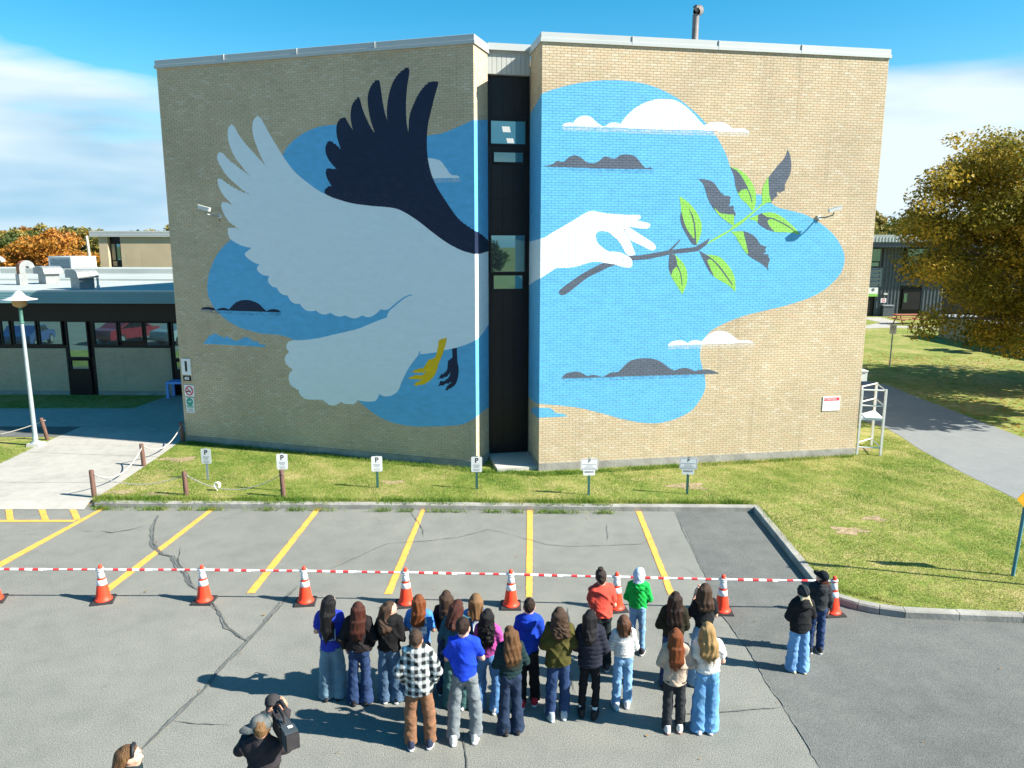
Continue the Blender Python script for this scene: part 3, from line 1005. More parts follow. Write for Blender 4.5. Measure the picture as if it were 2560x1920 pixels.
# foundation strips, set proud of the brick
for A, B in ((LW, LC), (LC, LB), (RB, RC), (RC, RW)):
    L = math.hypot(B[0] - A[0], B[1] - A[1])
    Wm = wall_matrix(A, B)
    e0 = 0.0 if A is not LC else .02
    mb = MB().box(-.0 + (.021 if A is LC else 0), L - (.021 if B is RC and A is RB else 0), -.02, .28, -.3, ZF, 0, Wm)
    attach(mb.build('foundation', M['foundation']), school)

# body, roof and the coping that steps round the front
def back(P, A, B, d):
    t = np.array([B[0] - A[0], B[1] - A[1]]); t = t / np.hypot(*t)
    return np.array([P[0] - t[1] * d, P[1] + t[0] * d, P[2]])


LWb, RWb = back(LW, LW, LC, 16), back(RW, RC, RW, 16)
ZS = ZTOP - .14                                # top of the slot's brick
inset = .15
core = [back(LW, LW, LC, .3), back(LC, LW, LC, .3), LB + np.array([-.25, .0, 0]), LB + np.array([-.25, 1, 0]), RB + np.array([.25, 1, 0]), RB + np.array([.25, 0, 0]), back(RC, RC, RW, .3), back(RW, RC, RW, .3), RWb, LWb]
mb = MB()
mb.prism([(p[0], p[1]) for p in core], LAWN - .3, ZTOP + .05)
o = mb.build('rear_walls', M['brick']); attach(o, school)


def coping_run(P, z, h, name='coping', lip=.05):
    """stepped metal coping along a polyline (outer edge on the left-hand traveller's right): one mitred piece per side"""
    n = len(P)
    offs = []
    for i in range(n):
        def nrm(a, b):
            t = np.array([b[0] - a[0], b[1] - a[1]]); t = t / np.hypot(*t)
            return np.array([t[1], -t[0]])
        if i == 0: m_ = nrm(P[0], P[1])
        elif i == n - 1: m_ = nrm(P[-2], P[-1])
        else:
            a, b = nrm(P[i - 1], P[i]), nrm(P[i], P[i + 1])
            m_ = (a + b) / (1 + a @ b)
        offs.append(m_)
    prof = [(-.02, 0), (lip, 0), (lip, h * .36), (lip - .02, h * .40), (lip - .02, h * .97), (lip - .035, h), (-.32, h - .01), (-.32, 0)]
    for i in range(n - 1):
        V = []
        for j in (i, i + 1):
            for q, dz in prof:
                V.append((P[j][0] + offs[j][0] * q, P[j][1] + offs[j][1] * q, z + dz))
        k = len(prof)
        F = [(a, (a + 1) % k, k + (a + 1) % k, k + a) for a in range(k)] + [tuple(range(k - 1, -1, -1)), tuple(range(k, 2 * k))]
        mb = MB().add(V, F)
        # standing seams where lengths of coping meet
        Lr = math.hypot(P[i + 1][0] - P[i][0], P[i + 1][1] - P[i][1])
        t = np.array([P[i + 1][0] - P[i][0], P[i + 1][1] - P[i][1]]) / Lr
        nn = np.array([t[1], -t[0]])
        s = 2.45
        while s < Lr - .6:
            c = np.array(P[i][:2]) + t * s
            Ms = Matrix(((t[0], nn[0], 0, c[0]), (t[1], nn[1], 0, c[1]), (0, 0, 1, z), (0, 0, 0, 1)))
            mb.box(-.012, .012, lip - .05, lip + .004, -.004, h + .003, 0, Ms)
            s += 2.45
        o = mb.build(name, M['coping'])
        attach(o, school)


CPH = height_at(1177.7, 84.5, LC) - ZTOP
coping_run([LWb, LW, LC, LB], ZTOP, CPH)
coping_run([RB, RC, RW, RWb], ZTOP, CPH)
mb = MB().prism([(p[0], p[1]) for p in core], ZTOP + .051, ZTOP + .09)
attach(mb.build('roof', M['roof']), school)

# ------------------------------------------------------------------ the window slot
slot_w = math.hypot(RB[0] - LB[0], RB[1] - LB[1])
SM = wall_matrix(LB, RB)


def slot(px, py):
    return on_wall(px, py, LB, RB)


def slot_box(name, mt, x0, x1, z0, z1, y0, y1, parent=school):
    o = MB().box(x0, x1, y0, y1, z0, z1, 0, SM).build(name, M[mt])
    return attach(o, parent)


zc1 = slot(1270, 110)[1]; zc0 = slot(1270, 127)[1]; zp0 = slot(1270, 186)[1]; zb = LAWN + .10
slot_box('slot_coping', 'coping', 0, slot_w, zc0, zc1, -.06, .6)
o = slot_box('soffit_band', 'panel_metal', 0, slot_w, zp0, zc0 - .001, .06, .3)
npan = 9
for i in range(npan):
    a, b = slot_w * i / npan, slot_w * (i + 1) / npan
    slot_box('metal_panel', 'panel_metal', a + .006, b - .006, zp0 + .01, zc0 - .08, .045, .075, o)
cw = slot_box('curtain_wall', 'black_frame', 0, slot_w, zb, zp0 - .002, .20, .5)
sill = slot_box('slot_sill', 'concrete', .0, slot_w, LAWN - .2, zb, -1.42, .5)
slot_box('mullion', 'black_frame', 0, .045, zb, zp0 - .01, .12, .199, cw)
slot_box('mullion', 'black_frame', slot_w - .045, slot_w, zb, zp0 - .01, .12, .199, cw)


def slot_pane(x0, y0, x1, y1, mt, name='window'):
    a, z1_ = slot(x0, y0); b, z0_ = slot(x1, y1)
    f = MB()
    e = .045
    f.box(a - e, b + e, .15, .21, z1_, z1_ + e, 0, SM).box(a - e, b + e, .15, .21, z0_ - e, z0_, 0, SM)
    f.box(a - e, a, .15, .21, z0_, z1_, 0, SM).box(b, b + e, .15, .21, z0_, z1_, 0, SM)
    fo = attach(f.build(name, M['black_frame']), cw)
    # panes hang a degree out of plumb, as real glazing does
    p = MB().box(a, b, .178, .192, z0_, z1_, 0, SM).build('pane', M[mt])
    return fo, attach(p, cw), (a, b, z0_, z1_)


slot_pane(1230, 299, 1316, 359, 'glass_tinted')
slot_pane(1237.5, 378.5, 1310.5, 404.5, 'glass_dark')
slot_pane(1230.4, 588.5, 1314.3, 679.4, 'glass')
slot_pane(1236.7, 689.6, 1308.8, 722.4, 'glass_tinted')
# lit ceiling panels seen through the top window
a, z1_ = slot(1258, 313); b, z0_ = slot(1281, 328)
for (xa, ya, xb, yb, sh) in ((1257.5, 313.5, 1277, 328.5, .035), (1268.5, 343.5, 1286, 356, .035)):
    ua_, za_ = slot(xa, ya); ub_, zb_ = slot(xb, yb)
    V = [(ua_ + sh, .1765, zb_), (ub_ + sh, .1765, zb_), (ub_, .1765, za_), (ua_, .1765, za_)]
    me = np_mesh('ceiling_light', [SM @ Vector(v) for v in V], [[0, 1, 2, 3]], M['interior_light'])
    attach(link('ceiling_light', me), cw)
# dark spandrel panels between the windows, each with a flush joint
for (y0, y1) in ((192, 292), (412, 494), (497, 582), (730, 878), (881, 1008), (1011, 1136)):
    u0, zt_ = slot(1232, y0); u1, zb_ = slot(1313, y1)
    for k in range(3):
        w_ = (u1 - u0) / 3
        slot_box('spandrel_panel', 'black_panel', u0 + w_ * k + .008, u0 + w_ * (k + 1) - .008, max(zb_, zb + .02), zt_, .186, .205, cw)


# ------------------------------------------------------------------ setting: asphalt, kerb, lawn, walks
def sheet(name, P, z, mt, kind='structure', parent=None, px=True, label=None):
    V = [G(p[0], p[1], z) if px else (p[0], p[1], z) for p in P]
    me = np_mesh(name, np.array(V), [list(range(len(V)))], M[mt])
    if me.polygons[0].normal.z < 0: me.flip_normals()
    o = link(name, me)
    if parent is not None: attach(o, parent)
    else: tag(o, kind=kind)
    if label: tag(o, label)
    return o


KT = .14                                                     # kerb height
kerb_px = [(235, 1256), (1884, 1267), (2030, 1447), (2058, 1474), (2092, 1492), (2145, 1508), (2200, 1519), (2264, 1528), (2400, 1534), (2560, 1540), (2900, 1552), (3400, 1566)]
KP = [G(x, y, KT)[:2] for x, y in kerb_px]
yk = KP[0][1]
field = sheet('ground', [(-900, -900), (900, -900), (900, 900), (-900, 900)], -.06, 'field', px=False)
lot = sheet('parking_lot', [(-70, -45), (70, -45), (70, 22), (-70, 22)], 0, 'asphalt', px=False)
sheet('newer_asphalt', [(1688, 1272), (1719.8, 1342), (1766, 1440), (1801, 1533), (1870, 1625), (1922, 1712), (1963, 1770), (2050, 1920), (2160, 2110), (6000, 2110), (6000, 1500), (3400, 1500), (1884, 1262)], .004, 'asphalt_new', parent=lot)


def offset_line(P, d):
    out = []
    for i in range(len(P)):
        a = P[max(i - 1, 0)]; b = P[min(i + 1, len(P) - 1)]
        if 0 < i < len(P) - 1:
            t1 = (P[i] - a) / np.hypot(*(P[i] - a)); t2 = (b - P[i]) / np.hypot(*(b - P[i]))
            n1, n2 = np.array([-t1[1], t1[0]]), np.array([-t2[1], t2[0]])
            m_ = (n1 + n2) / (1 + n1 @ n2)
        else:
            t = (b - a) / np.hypot(*(b - a)); m_ = np.array([-t[1], t[0]])
        out.append(P[i] + m_ * d)
    return out


KO = offset_line(KP, .17)
lawn_poly = [tuple(p) for p in KO] + [(75, KO[-1][1]), (75, 170), (-75, 170), (-75, yk + .5), (KP[0][0] - .0, yk + .5)]
me = np_mesh('lawn', np.array([(x, y, LAWN) for x, y in lawn_poly]), [list(range(len(lawn_poly)))], M['lawn'])
if me.polygons[0].normal.z < 0: me.flip_normals()
lawn = tag(link('lawn', me), kind='structure')

# kerb stones cut along the kerb line
kerb = empty('kerb', (KP[0][0], KP[0][1], 0)); tag(kerb, kind='structure')
dense = []
for i in range(len(KP) - 1):
    L = np.hypot(*(KP[i + 1] - KP[i]))
    n = max(1, int(round(L / 2.3)))
    for k in range(n): dense.append((KP[i] + (KP[i + 1] - KP[i]) * k / n, KO[i] + (KO[i + 1] - KO[i]) * k / n))
dense.append((KP[-1], KO[-1]))
for i in range(len(dense) - 1):
    (a, ao), (b, bo) = dense[i], dense[i + 1]
    t = (b - a) / np.hypot(*(b - a)); g = t * .006
    w_ = rng.normal(0, .004, 4)
    zt = KT + rng.normal(0, .003)
    e = .025
    ia, ib = a + (ao - a) * (e / .17), b + (bo - b) * (e / .17)
    V = [(*(a + g), -.05), (*(b - g), -.05), (*(bo - g), -.05), (*(ao + g), -.05), (*(a + g), zt - e + w_[0]), (*(b - g), zt - e + w_[1]), (*(bo - g), zt + w_[2]), (*(ao + g), zt + w_[3]), (*(ia + g), zt), (*(ib - g), zt)]
    F = [(0, 1, 5, 4), (4, 5, 9, 8), (8, 9, 6, 7), (1, 2, 6, 9, 5), (3, 0, 4, 8, 7), (2, 3, 7, 6)]
    me = np_mesh('kerb_stone', np.array(V), F, M['foundation'])
    attach(link('kerb_stone', me), kerb)

# ------------------------------------------------------------------ painted lines and cracks on the asphalt
LQ = [[(257.7, 1268), (268.5, 1268), (-115, 1483), (-140, 1479)], [(529, 1269), (542, 1268.5), (263, 1487), (241, 1486)], [(790, 1269.6), (803.5, 1269.6), (637, 1482.6), (616, 1482.6)],
      [(1053, 1272.5), (1064, 1272.5), (980, 1485), (960.5, 1485)], [(1317.6, 1273.7), (1332, 1273.7), (1331, 1492.4), (1314.5, 1492.4)], [(1589.6, 1278), (1603, 1278), (1688, 1486), (1671, 1486)],
      [(-400, 1257.6), (226, 1257.6), (220, 1261.4), (-400, 1261.4)], [(-400, 1299.8), (190, 1299.8), (184, 1304.8), (-400, 1304.8)],
      [(12.2, 1261.6), (29, 1261.6), (34.6, 1299.6), (17, 1299.6)], [(91.5, 1261.6), (108.5, 1261.6), (122.7, 1299.6), (105, 1299.6)], [(168, 1261.6), (184.5, 1261.6), (203, 1299), (185, 1299.6)],
      [(-68, 1261.6), (-51, 1261.6), (-53, 1299.6), (-71, 1299.6)], [(-148, 1261.6), (-131, 1261.6), (-141, 1299.6), (-159, 1299.6)]]


def worn_line(q, z):
    """a painted stripe with slightly ragged edges"""
    P = [G(x, y, z) for x, y in q]
    n = max(4, int(np.linalg.norm(P[0] - P[3]) / .12)) if np.linalg.norm(P[0] - P[3]) > np.linalg.norm(P[0] - P[1]) else max(4, int(np.linalg.norm(P[0] - P[1]) / .12))
    if np.linalg.norm(P[0] - P[3]) > np.linalg.norm(P[0] - P[1]): a0, a1, b0, b1 = P[0], P[3], P[1], P[2]
    else: a0, a1, b0, b1 = P[0], P[1], P[3], P[2]
    V = []
    for k in range(n + 1):
        t = k / n
        a, b = a0 + (a1 - a0) * t, b0 + (b1 - b0) * t
        d = (b - a) / np.linalg.norm(b - a)
        V += [a + d * rng.normal(0, .004), b + d * rng.normal(0, .004)]
    F = [[2 * k, 2 * k + 1, 2 * k + 3, 2 * k + 2] for k in range(n)]
    me = np_mesh('painted_line', np.array(V), F, M['line_yellow'])
    if me.polygons[0].normal.z < 0: me.flip_normals()
    return attach(link('painted_line', me), lot)


for q in LQ: worn_line(q, .008)


def z3(s): return [(float(a) / 1.728, 960 + float(b) / 1.728) for a, b in (p.split(',') for p in s.split())]


def z4(s): return [(1280 + float(a) / 1.728, 960 + float(b) / 1.728) for a, b in (p.split(',') for p in s.split())]


def crack(P, w, mt, z):
    W = [G(x, y, z)[:2] for x, y in P]
    fine = []
    for a, b in zip(W[:-1], W[1:]):
        n = max(2, int(np.hypot(*(b - a)) / .09))
        for k in range(n): fine.append(a + (b - a) * k / n)
    fine.append(W[-1])
    fine = np.array(fine)
    wob = np.cumsum(rng.normal(0, .012, fine.shape), 0)
    wob -= np.linspace(0, 1, len(fine))[:, None] * wob[-1]
    fine = fine + wob * .7
    V, F = [], []
    for i in range(len(fine)):
        t = fine[min(i + 1, len(fine) - 1)] - fine[max(i - 1, 0)]
        t = t / (np.hypot(*t) + 1e-9)
        n = np.array([-t[1], t[0]])
        e = min(1, min(i, len(fine) - 1 - i) / 4 + .15)
        ww = w * e * (.55 + .9 * rng.random()) * .5
        V += [(*(fine[i] - n * ww), z), (*(fine[i] + n * ww), z)]
    F = [[2 * k, 2 * k + 2, 2 * k + 3, 2 * k + 1] for k in range(len(fine) - 1)]
    me = np_mesh('crack', np.array(V), F, M[mt])
    if me.polygons[0].normal.z < 0: me.flip_normals()
    attach(link('crack', me), lot)


for P, w in ((z3('685,565 660,620 650,690 690,735 740,745 765,790 800,820 830,870 860,890'), .06), (z3('915,945 950,985 980,1050 1040,1095 1070,1112'), .055),
             (z3('1290,870 1210,960 1150,1030 1075,1110 1000,1190 930,1260 890,1310 800,1390 740,1445 690,1500 610,1575 560,1630'), .05), (z3('745,1452 850,1465 1000,1475'), .015),
             (z3('440,635 480,642 560,628 625,614'), .03), (z3('330,636 440,633'), .012), (z3('60,650 180,646'), .012), (z3('2000,1480 2005,1560 2010,1660 2014,1760'), .014), (z3('765,790 775,740 782,700'), .012),
             (z3('1420,800 1560,740 1680,690 1850,675 1980,660 2115,625 2212,650'), .013), (z4('0,650 60,670 130,690 240,700 400,695 560,690 640,650'), .013), (z4('410,600 412,680'), .012), (z3('1770,545 1800,590 1830,630 1830,662'), .012),
             (z4('690,1420 800,1422 950,1408 1165,1395'), .018), (z4('240,960 250,1010 262,1060 280,1100'), .02), (z4('255,1250 262,1300 275,1335'), .016), (z4('700,780 760,800 805,835'), .012)):
    if w > .04:
        crack(P, w * 1.0, 'crack_pale', .0115)
        crack(P, w * .25, 'crack', .0150)
        crack(P, w * .25, 'crack', .0165)
    else: crack(P, w, 'crack', .0125)
# saw-cut joint along the edge of the newer asphalt
crack([(1688, 1276), (1719.8, 1342), (1766, 1440), (1801, 1533), (1870, 1625), (1922, 1712), (1963, 1770), (2050, 1920)], .016, 'crack_pale', .0122)

# ------------------------------------------------------------------ walks, path and strips on the lawn level
Z1_ = LAWN + .006
walk_px = [(-900, 1254), (226, 1254), (300, 1210), (365, 1166), (405, 1138), (452, 1103), (456, 1095), (470, 1020), (470, 990), (424, 989), (332, 1021), (-300, 1021), (-300, 1066), (205, 1066), (141, 1093), (75, 1123), (0, 1158.5), (-300, 1300)]
walk = sheet('walkway', [(226, 1252), (300, 1207), (365, 1163), (405, 1136), (449, 1104), (462, 1080), (505, 985), (424, 988.5), (332, 1021), (205, 1066), (141, 1093), (75, 1123), (0, 1158.5), (-420, 1346 - 95)], Z1_, 'walk')
a, b = G(-420, 1251, Z1_), G(226, 1252, Z1_)
me = np_mesh('walk_apron', np.array([a, b, (b[0] + .02, b[1] - .35, .012), (a[0], a[1] - .35, .012)]), [[3, 2, 1, 0]], M['walk'])
attach(link('walk_apron', me), walk)
sheet('side_walk', [(-500, 1021), (332, 1021), (205, 1066), (-500, 1066)], Z1_, 'walk')
sheet('side_path', [(-500, 1067), (203, 1067), (141, 1092), (-500, 1092)], Z1_ + .002, 'asphalt_new')
# control joints sawn across the concrete walk
for (p, q) in (((-80, 1205), (300, 1206)), ((60, 1130), (398, 1142)), ((141, 1093.4), (452, 1101)), ((205, 1066), (470, 1067))):
    a, b = G(*p, Z1_ + .004), G(*q, Z1_ + .004)
    d = (b - a) / np.linalg.norm(b - a); n = np.array([-d[1], d[0], 0]) * .006
    me = np_mesh('control_joint', np.array([a - n, b - n, b + n, a + n]), [[0, 1, 2, 3]], M['crack_pale'])
    if me.polygons[0].normal.z < 0: me.flip_normals()
    attach(link('control_joint', me), walk)
sheet('asphalt_path', [(2140, 930), (2156, 948), (2225, 965), (2280, 988), (2373, 1023), (2468, 1060), (2560, 1095), (2700, 1150), (3200, 1345), (3200, 1500), (2900, 1400), (2560, 1257), (2402, 1179), (2300, 1124), (2254, 1092), (2214, 1069), (2176, 1058), (2120, 1040), (2050, 960)], Z1_, 'asphalt_path')


def zr(s): return [(2140 + float(a) / 5.53, 560 + float(b) / 5.53) for a, b in (p.split(',') for p in s.split())]


sheet('rear_walk', zr('100,1288 340,1288 610,1362 420,1398 1140,1432 1140,1448 520,1432 100,1446 -200,1462 -200,1420 100,1408 345,1360 110,1312'), Z1_, 'walk')
# bare patches in the lawn
def patch(px, py, rx, ry, mt='dirt'):
    c = G(px, py, LAWN + .003)
    n = 26
    V = []
    for k in range(n):
        a = 2 * math.pi * k / n
        r = 1 + .28 * math.sin(3 * a + px) + .2 * math.sin(5 * a + 2 * py) + rng.normal(0, .08)
        V.append((c[0] + rx * r * math.cos(a), c[1] + ry * r * math.sin(a), c[2] + .002))
    me = np_mesh('bare_patch', np.array(V), [list(range(n))], M[mt])
    attach(link('bare_patch', me), lawn)


for a in ((2125, 1327, .36, .22), (2185, 1296, .25, .16), (300, 1230, .40, .13), (385, 1236, .30, .14), (445, 1148, .55, .25), (1720, 1215, .45, .28), (2155, 1122, .32, .22), (980, 1205, .3, .12)): patch(*a)

# ------------------------------------------------------------------ grass blades: tufts of real blades over the near lawn
def grass_region(px, dens, hmin, hmax, tone, zb=LAWN, seed=1):
    r = np.random.default_rng(seed)
    Q = np.array([G(x, y, zb)[:2] for x, y in px])
    lo, hi = Q.min(0), Q.max(0)
    n = int((hi[0] - lo[0]) * (hi[1] - lo[1]) * dens)
    P = lo + (hi - lo) * r.random((n, 2))
    a, b = Q, np.roll(Q, -1, 0)
    ins = np.zeros(n, bool)
    for i in range(len(Q)):
        c = (a[i, 1] > P[:, 1]) != (b[i, 1] > P[:, 1])
        xx = a[i, 0] + (P[:, 1] - a[i, 1]) * (b[i, 0] - a[i, 0]) / (b[i, 1] - a[i, 1] + 1e-12)
        ins ^= c & (P[:, 0] < xx)
    P = P[ins]
    return P, np.full(len(P), hmin), np.full(len(P), hmax), np.full(len(P), tone), zb


GB = []
near_lawn = [(240, 1250), (450, 1107), (465, 1102), (700, 1122), (1190, 1171), (1346, 1180), (1700, 1158), (2136, 1136), (2190, 1075), (2260, 1100), (2400, 1182), (2560, 1262), (2600, 1300), (2600, 1530), (2264, 1521), (2100, 1483), (2040, 1437), (1893, 1262)]
GB.append(grass_region(near_lawn, 1500, .02, .05, .42, seed=1))
GB.append(grass_region([(232, 1252), (900, 1256.5), (1885, 1262), (1885, 1254), (900, 1248), (236, 1243)], 2600, .06, .17, .26, seed=2))
GB.append(grass_region([(470, 1104), (1190, 1173), (1350, 1182), (2136, 1138), (2136, 1143), (1350, 1192), (1185, 1181), (470, 1110)], 2200, .05, .12, .12, seed=3))
GB.append(grass_region([(0, 1162), (75, 1127), (-60, 1110), (-200, 1180)], 900, .02, .06, .3, seed=4))
GB.append(grass_region([(232, 1277), (760, 1279), (1560, 1287), (1560, 1280), (760, 1273.5), (232, 1269.5)], 2300, .04, .14, .22, zb=0.0, seed=5))
GB.append(grass_region([(232, 1256.5), (760, 1260), (1560, 1265), (1560, 1259), (760, 1254), (232, 1250)], 1500, .03, .12, .3, zb=KT - .004, seed=7))
GB.append(grass_region([(1884, 1263), (2036, 1440), (2100, 1480), (2270, 1518), (2262, 1512), (2110, 1474), (2052, 1440), (1900, 1262)], 2200, .04, .10, .45, seed=6))
r_ = np.random.default_rng(11)
VV, TT = [], []
for P, h0, h1, tn, zb in GB:
    n = len(P)
    if n == 0: continue
    # patchy growth: density and tone follow a low-frequency pattern
    pat = np.sin(P[:, 0] * 1.7 + 1.3 * np.sin(P[:, 1] * .9)) * np.sin(P[:, 1] * 2.1 + .8 * np.sin(P[:, 0] * 1.1)) + .6 * np.sin(P[:, 0] * 5.1 + P[:, 1] * 3.3)
    clump = np.sin(P[:, 0] * 6.7 + 2 * np.sin(P[:, 0] * 2.3)) * (1 if zb in (0, KT - .004) else 0)
    keep = r_.random(n) < .62 + .25 * pat + .45 * clump - (.15 if zb == 0 else 0)
    P, h0, h1, tn, pat = P[keep], h0[keep], h1[keep], tn[keep], pat[keep]
    n = len(P)
    h = h0 + (h1 - h0) * r_.random(n)
    ang = r_.random(n) * 2 * np.pi
    w = .004 + .005 * r_.random(n)
    lean = r_.normal(0, .5, (n, 2)) * h[:, None]
    dx, dy = np.cos(ang) * w, np.sin(ang) * w
    tri = np.stack([np.stack([P[:, 0] - dx, P[:, 1] - dy, np.full(n, zb - .005)], -1), np.stack([P[:, 0] + dx, P[:, 1] + dy, np.full(n, zb - .005)], -1), np.stack([P[:, 0] + lean[:, 0], P[:, 1] + lean[:, 1], zb + h], -1)], 1)
    VV.append(tri.reshape(-1, 3))
    TT.append(np.clip(tn - .24 * pat + .22 * np.sin(P[:, 0] * .55 + 1.1 * np.sin(P[:, 1] * .7)) * np.sin(P[:, 1] * .8 + .5) + r_.normal(0, .2, n) + .1 * np.clip((P[:, 0] - 3) / 6, -1, 1), 0, 1))
VV = np.concatenate(VV); TT = np.concatenate(TT)
me = np_mesh('grass', VV, np.arange(len(VV)).reshape(-1, 3), M['grass'])
vcol(me, TT)
tag(link('grass', me), 'short patchy grass between the kerb and the school wall', 'grass', kind='stuff')
# a few dry leaves and bits of grit blown over the asphalt
lv_ = grass_region([(-200, 1275), (1880, 1280), (2100, 1530), (2700, 1560), (2700, 1990), (-200, 1990)], .35, .01, .02, .5, zb=0.0, seed=12)[0]
n = len(lv_)
ang = rng.random(n) * 6.28
sz_ = (.010 + .015 * rng.random(n) ** 2)[:, None]
ca, sa = np.cos(ang), np.sin(ang)
q = np.array([(-1, -.6), (1, -.5), (1, .6), (-1, .5)])
V = np.stack([np.stack([lv_[:, 0] + sz_[:, 0] * (q[k, 0] * ca - q[k, 1] * sa), lv_[:, 1] + sz_[:, 0] * (q[k, 0] * sa + q[k, 1] * ca), .019 + .012 * rng.random(n)], -1) for k in range(4)], 1).reshape(-1, 3)
me = np_mesh('scattered_leaves', V, np.arange(4 * n).reshape(-1, 4), M['leaf_orange'])
vcol(me, rng.random(n) * .6)
tag(link('scattered_leaves', me), 'tiny dry leaves scattered over the asphalt lot', 'leaves', kind='stuff')
# fallen leaves under the big tree on the right
fl = grass_region([(2160, 880), (2560, 900), (2700, 1060), (2560, 1090), (2360, 1015), (2160, 940)], 9, .01, .02, .5, seed=8)[0]
n = len(fl)
ang = rng.random(n) * 6.28
q = np.array([(-1, -.6), (1, -.6), (1, .6), (-1, .6)]) * .055
ca, sa = np.cos(ang), np.sin(ang)
V = np.stack([np.stack([fl[:, 0] + q[k, 0] * ca - q[k, 1] * sa, fl[:, 1] + q[k, 0] * sa + q[k, 1] * ca, LAWN + .015 + .02 * rng.random(n)], -1) for k in range(4)], 1).reshape(-1, 3)
me = np_mesh('fallen_leaves', V, np.arange(4 * n).reshape(-1, 4), M['leaf_orange'])
vcol(me, rng.random(n))
tag(link('fallen_leaves', me), 'yellow and orange leaves scattered on the grass under the big tree', 'leaves', kind='stuff')


# ------------------------------------------------------------------ low wing on the left
WA, WB = G(0, 985.9, LAWN), G(432, 988.2, LAWN)
wt = (WB - WA) / np.linalg.norm(WB - WA)
WA2 = WA - wt * 26                                     # facade start, well outside the frame
WM = wall_matrix(WA2, WB)


def wing(px, py): return on_wall(px, py, WA2, WB)


def back2(A, B, d):
    t = (B - A)[:2] / np.hypot(*(B - A)[:2]); n = np.array([-t[1], t[0], 0])
    return A + n * d, B + n * d


FA, FB = back2(WA2, WB, -1.0)                          # fascia plane, one metre in front of the glass
ULEN = math.hypot(*(WB - WA2)[:2]) + 9
zfb = on_wall(200, 758.6, FA, FB)[1]; zft = on_wall(200, 729, FA, FB)[1]
wingo = empty('low_wing', (WB[0] - 6, WB[1], LAWN), 0, 'single storey school wing with shade-tinted metal fascia and vents on its white roof', 'building')


def wbox(name, mt, u0, u1, y0, y1, z0, z1, parent=None):
    return attach(MB().box(u0, u1, y0, y1, z0, z1, 0, WM).build(name, M[mt]), parent or wingo)


fas = wbox('fascia', 'wing_fascia', 0, ULEN, -1.0, -.6, zfb, zft)
nr = 5
for i in range(nr):
    z_ = zfb + (zft - zfb) * (i + .5) / nr
    wbox('fascia_rib', 'wing_fascia', 0, ULEN, -1.03, -1.0, z_ - .035, z_ + .035, fas)
wbox('roof', 'roof', 0, ULEN, -.99, 20, zft - .06, zft - .01)
wbox('roof_edge', 'coping', 0, ULEN, -1.01, -.7, zft - .009, zft + .05)
wbox('soffit', 'black_panel', 0, ULEN, -.6, .3, zfb + .01, zfb + .06)
wbox('roof_step', 'roof', 0, ULEN + 4, 8.0, 8.3, zft - .01, zft + .08)
wbox('roof_step', 'roof', 0, ULEN + 4, 17.0, 20, zft - .01, zft + .30)
zw1 = wing(300, 803.5)[1]; zw0 = wing(300, 864)[1]
wbox('head_panel', 'black_panel', 0, ULEN - 6.2, 0, .3, zw1, zfb + .009)
wbox('core_wall', 'black_panel', 0, ULEN - 6.2, .12, .4, LAWN, zw1)
# window bays: frames and panes
def wpane(x0, y0, x1, y1, mt='glass'):
    a, za = wing(x0, y0); b, zb_ = wing(x1, y1)
    e = .05
    f = MB()
    f.box(a - e, b + e, -.01, .10, za, za + e, 0, WM).box(a - e, b + e, -.01, .10, zb_ - e, zb_, 0, WM)
    f.box(a - e, a, -.01, .10, zb_, za, 0, WM).box(b, b + e, -.01, .10, zb_, za, 0, WM)
    fr = attach(f.build('window', M['black_frame']), wingo)
    attach(MB().box(a, b, .05, .065, zb_, za, 0, WM).build('pane', M[mt]), fr)


for (x0, y0, x1, y1) in ((-62, 803.5, -40, 860), (-34, 803.5, -1, 860), (1, 803.5, 27, 860), (30, 803.5, 92, 860), (95, 804, 156, 860.5), (233, 807, 294, 861), (297.5, 807.5, 357, 852), (361, 808, 422, 863.5)): wpane(x0, y0, x1, y1)
wpane(164, 805, 222, 893); wpane(177, 901.5, 222, 922.5, 'glass_dark'); wpane(430, 809, 470, 896); wpane(439, 905, 470, 924, 'glass_dark')
# brick apron walls below the windows
def brick_panel(px0, px1, ptop, zlo, obj_parent, mfn=None):
    u0, zt_ = wing(px0, ptop); u1, _ = wing(px1, ptop)
    L = u1 - u0
    V = []
    nrow = int((zt_ - zlo) / CH)
    chh = (zt_ - zlo) / nrow
    for r in range(nrow):
        us = np.arange(-(MODL / 2 if r % 2 else 0), L, MODL)
        a = np.clip(us, 0, L); b = np.clip(us + MODL - JT, 0, L)
        for x, y in zip(a, b):
            if y - x < .02: continue
            za_, zb_ = zlo + r * chh + JT / 2, zlo + (r + 1) * chh - JT / 2
            V.append([(x, 0, za_), (y, 0, za_), (y, 0, zb_), (x, 0, zb_), (x, .01, za_), (y, .01, za_), (y, .01, zb_), (x, .01, zb_)])
    V = np.array(V); nb = len(V)
    F = (np.array([(0, 1, 2, 3), (0, 4, 5, 1), (3, 2, 6, 7), (0, 3, 7, 4), (1, 5, 6, 2)])[None] + (np.arange(nb) * 8)[:, None, None]).reshape(-1, 4)
    V = V.reshape(-1, 3)
    V[:, 0] += u0
    Pw = np.array(WM)[:3, :3] @ V.T + np.array(WM)[:3, 3:4]
    back_ = attach(MB().box(u0, u1, .01, .12, zlo - .2, zt_, 0, WM).build('brick_wall', M['mortar']), wingo)
    me = np_mesh('brickwork', Pw.T, F, M['brick'])
    vcol(me, rng.random(nb).repeat(5) * .8)
    o = attach(link('brickwork', me), back_)
    tag(o, kind='stuff')
    attach(MB().box(u0, u1, -.012, .009, LAWN - .2, zlo - .006, 0, WM).build('foundation', M['foundation']), wingo)


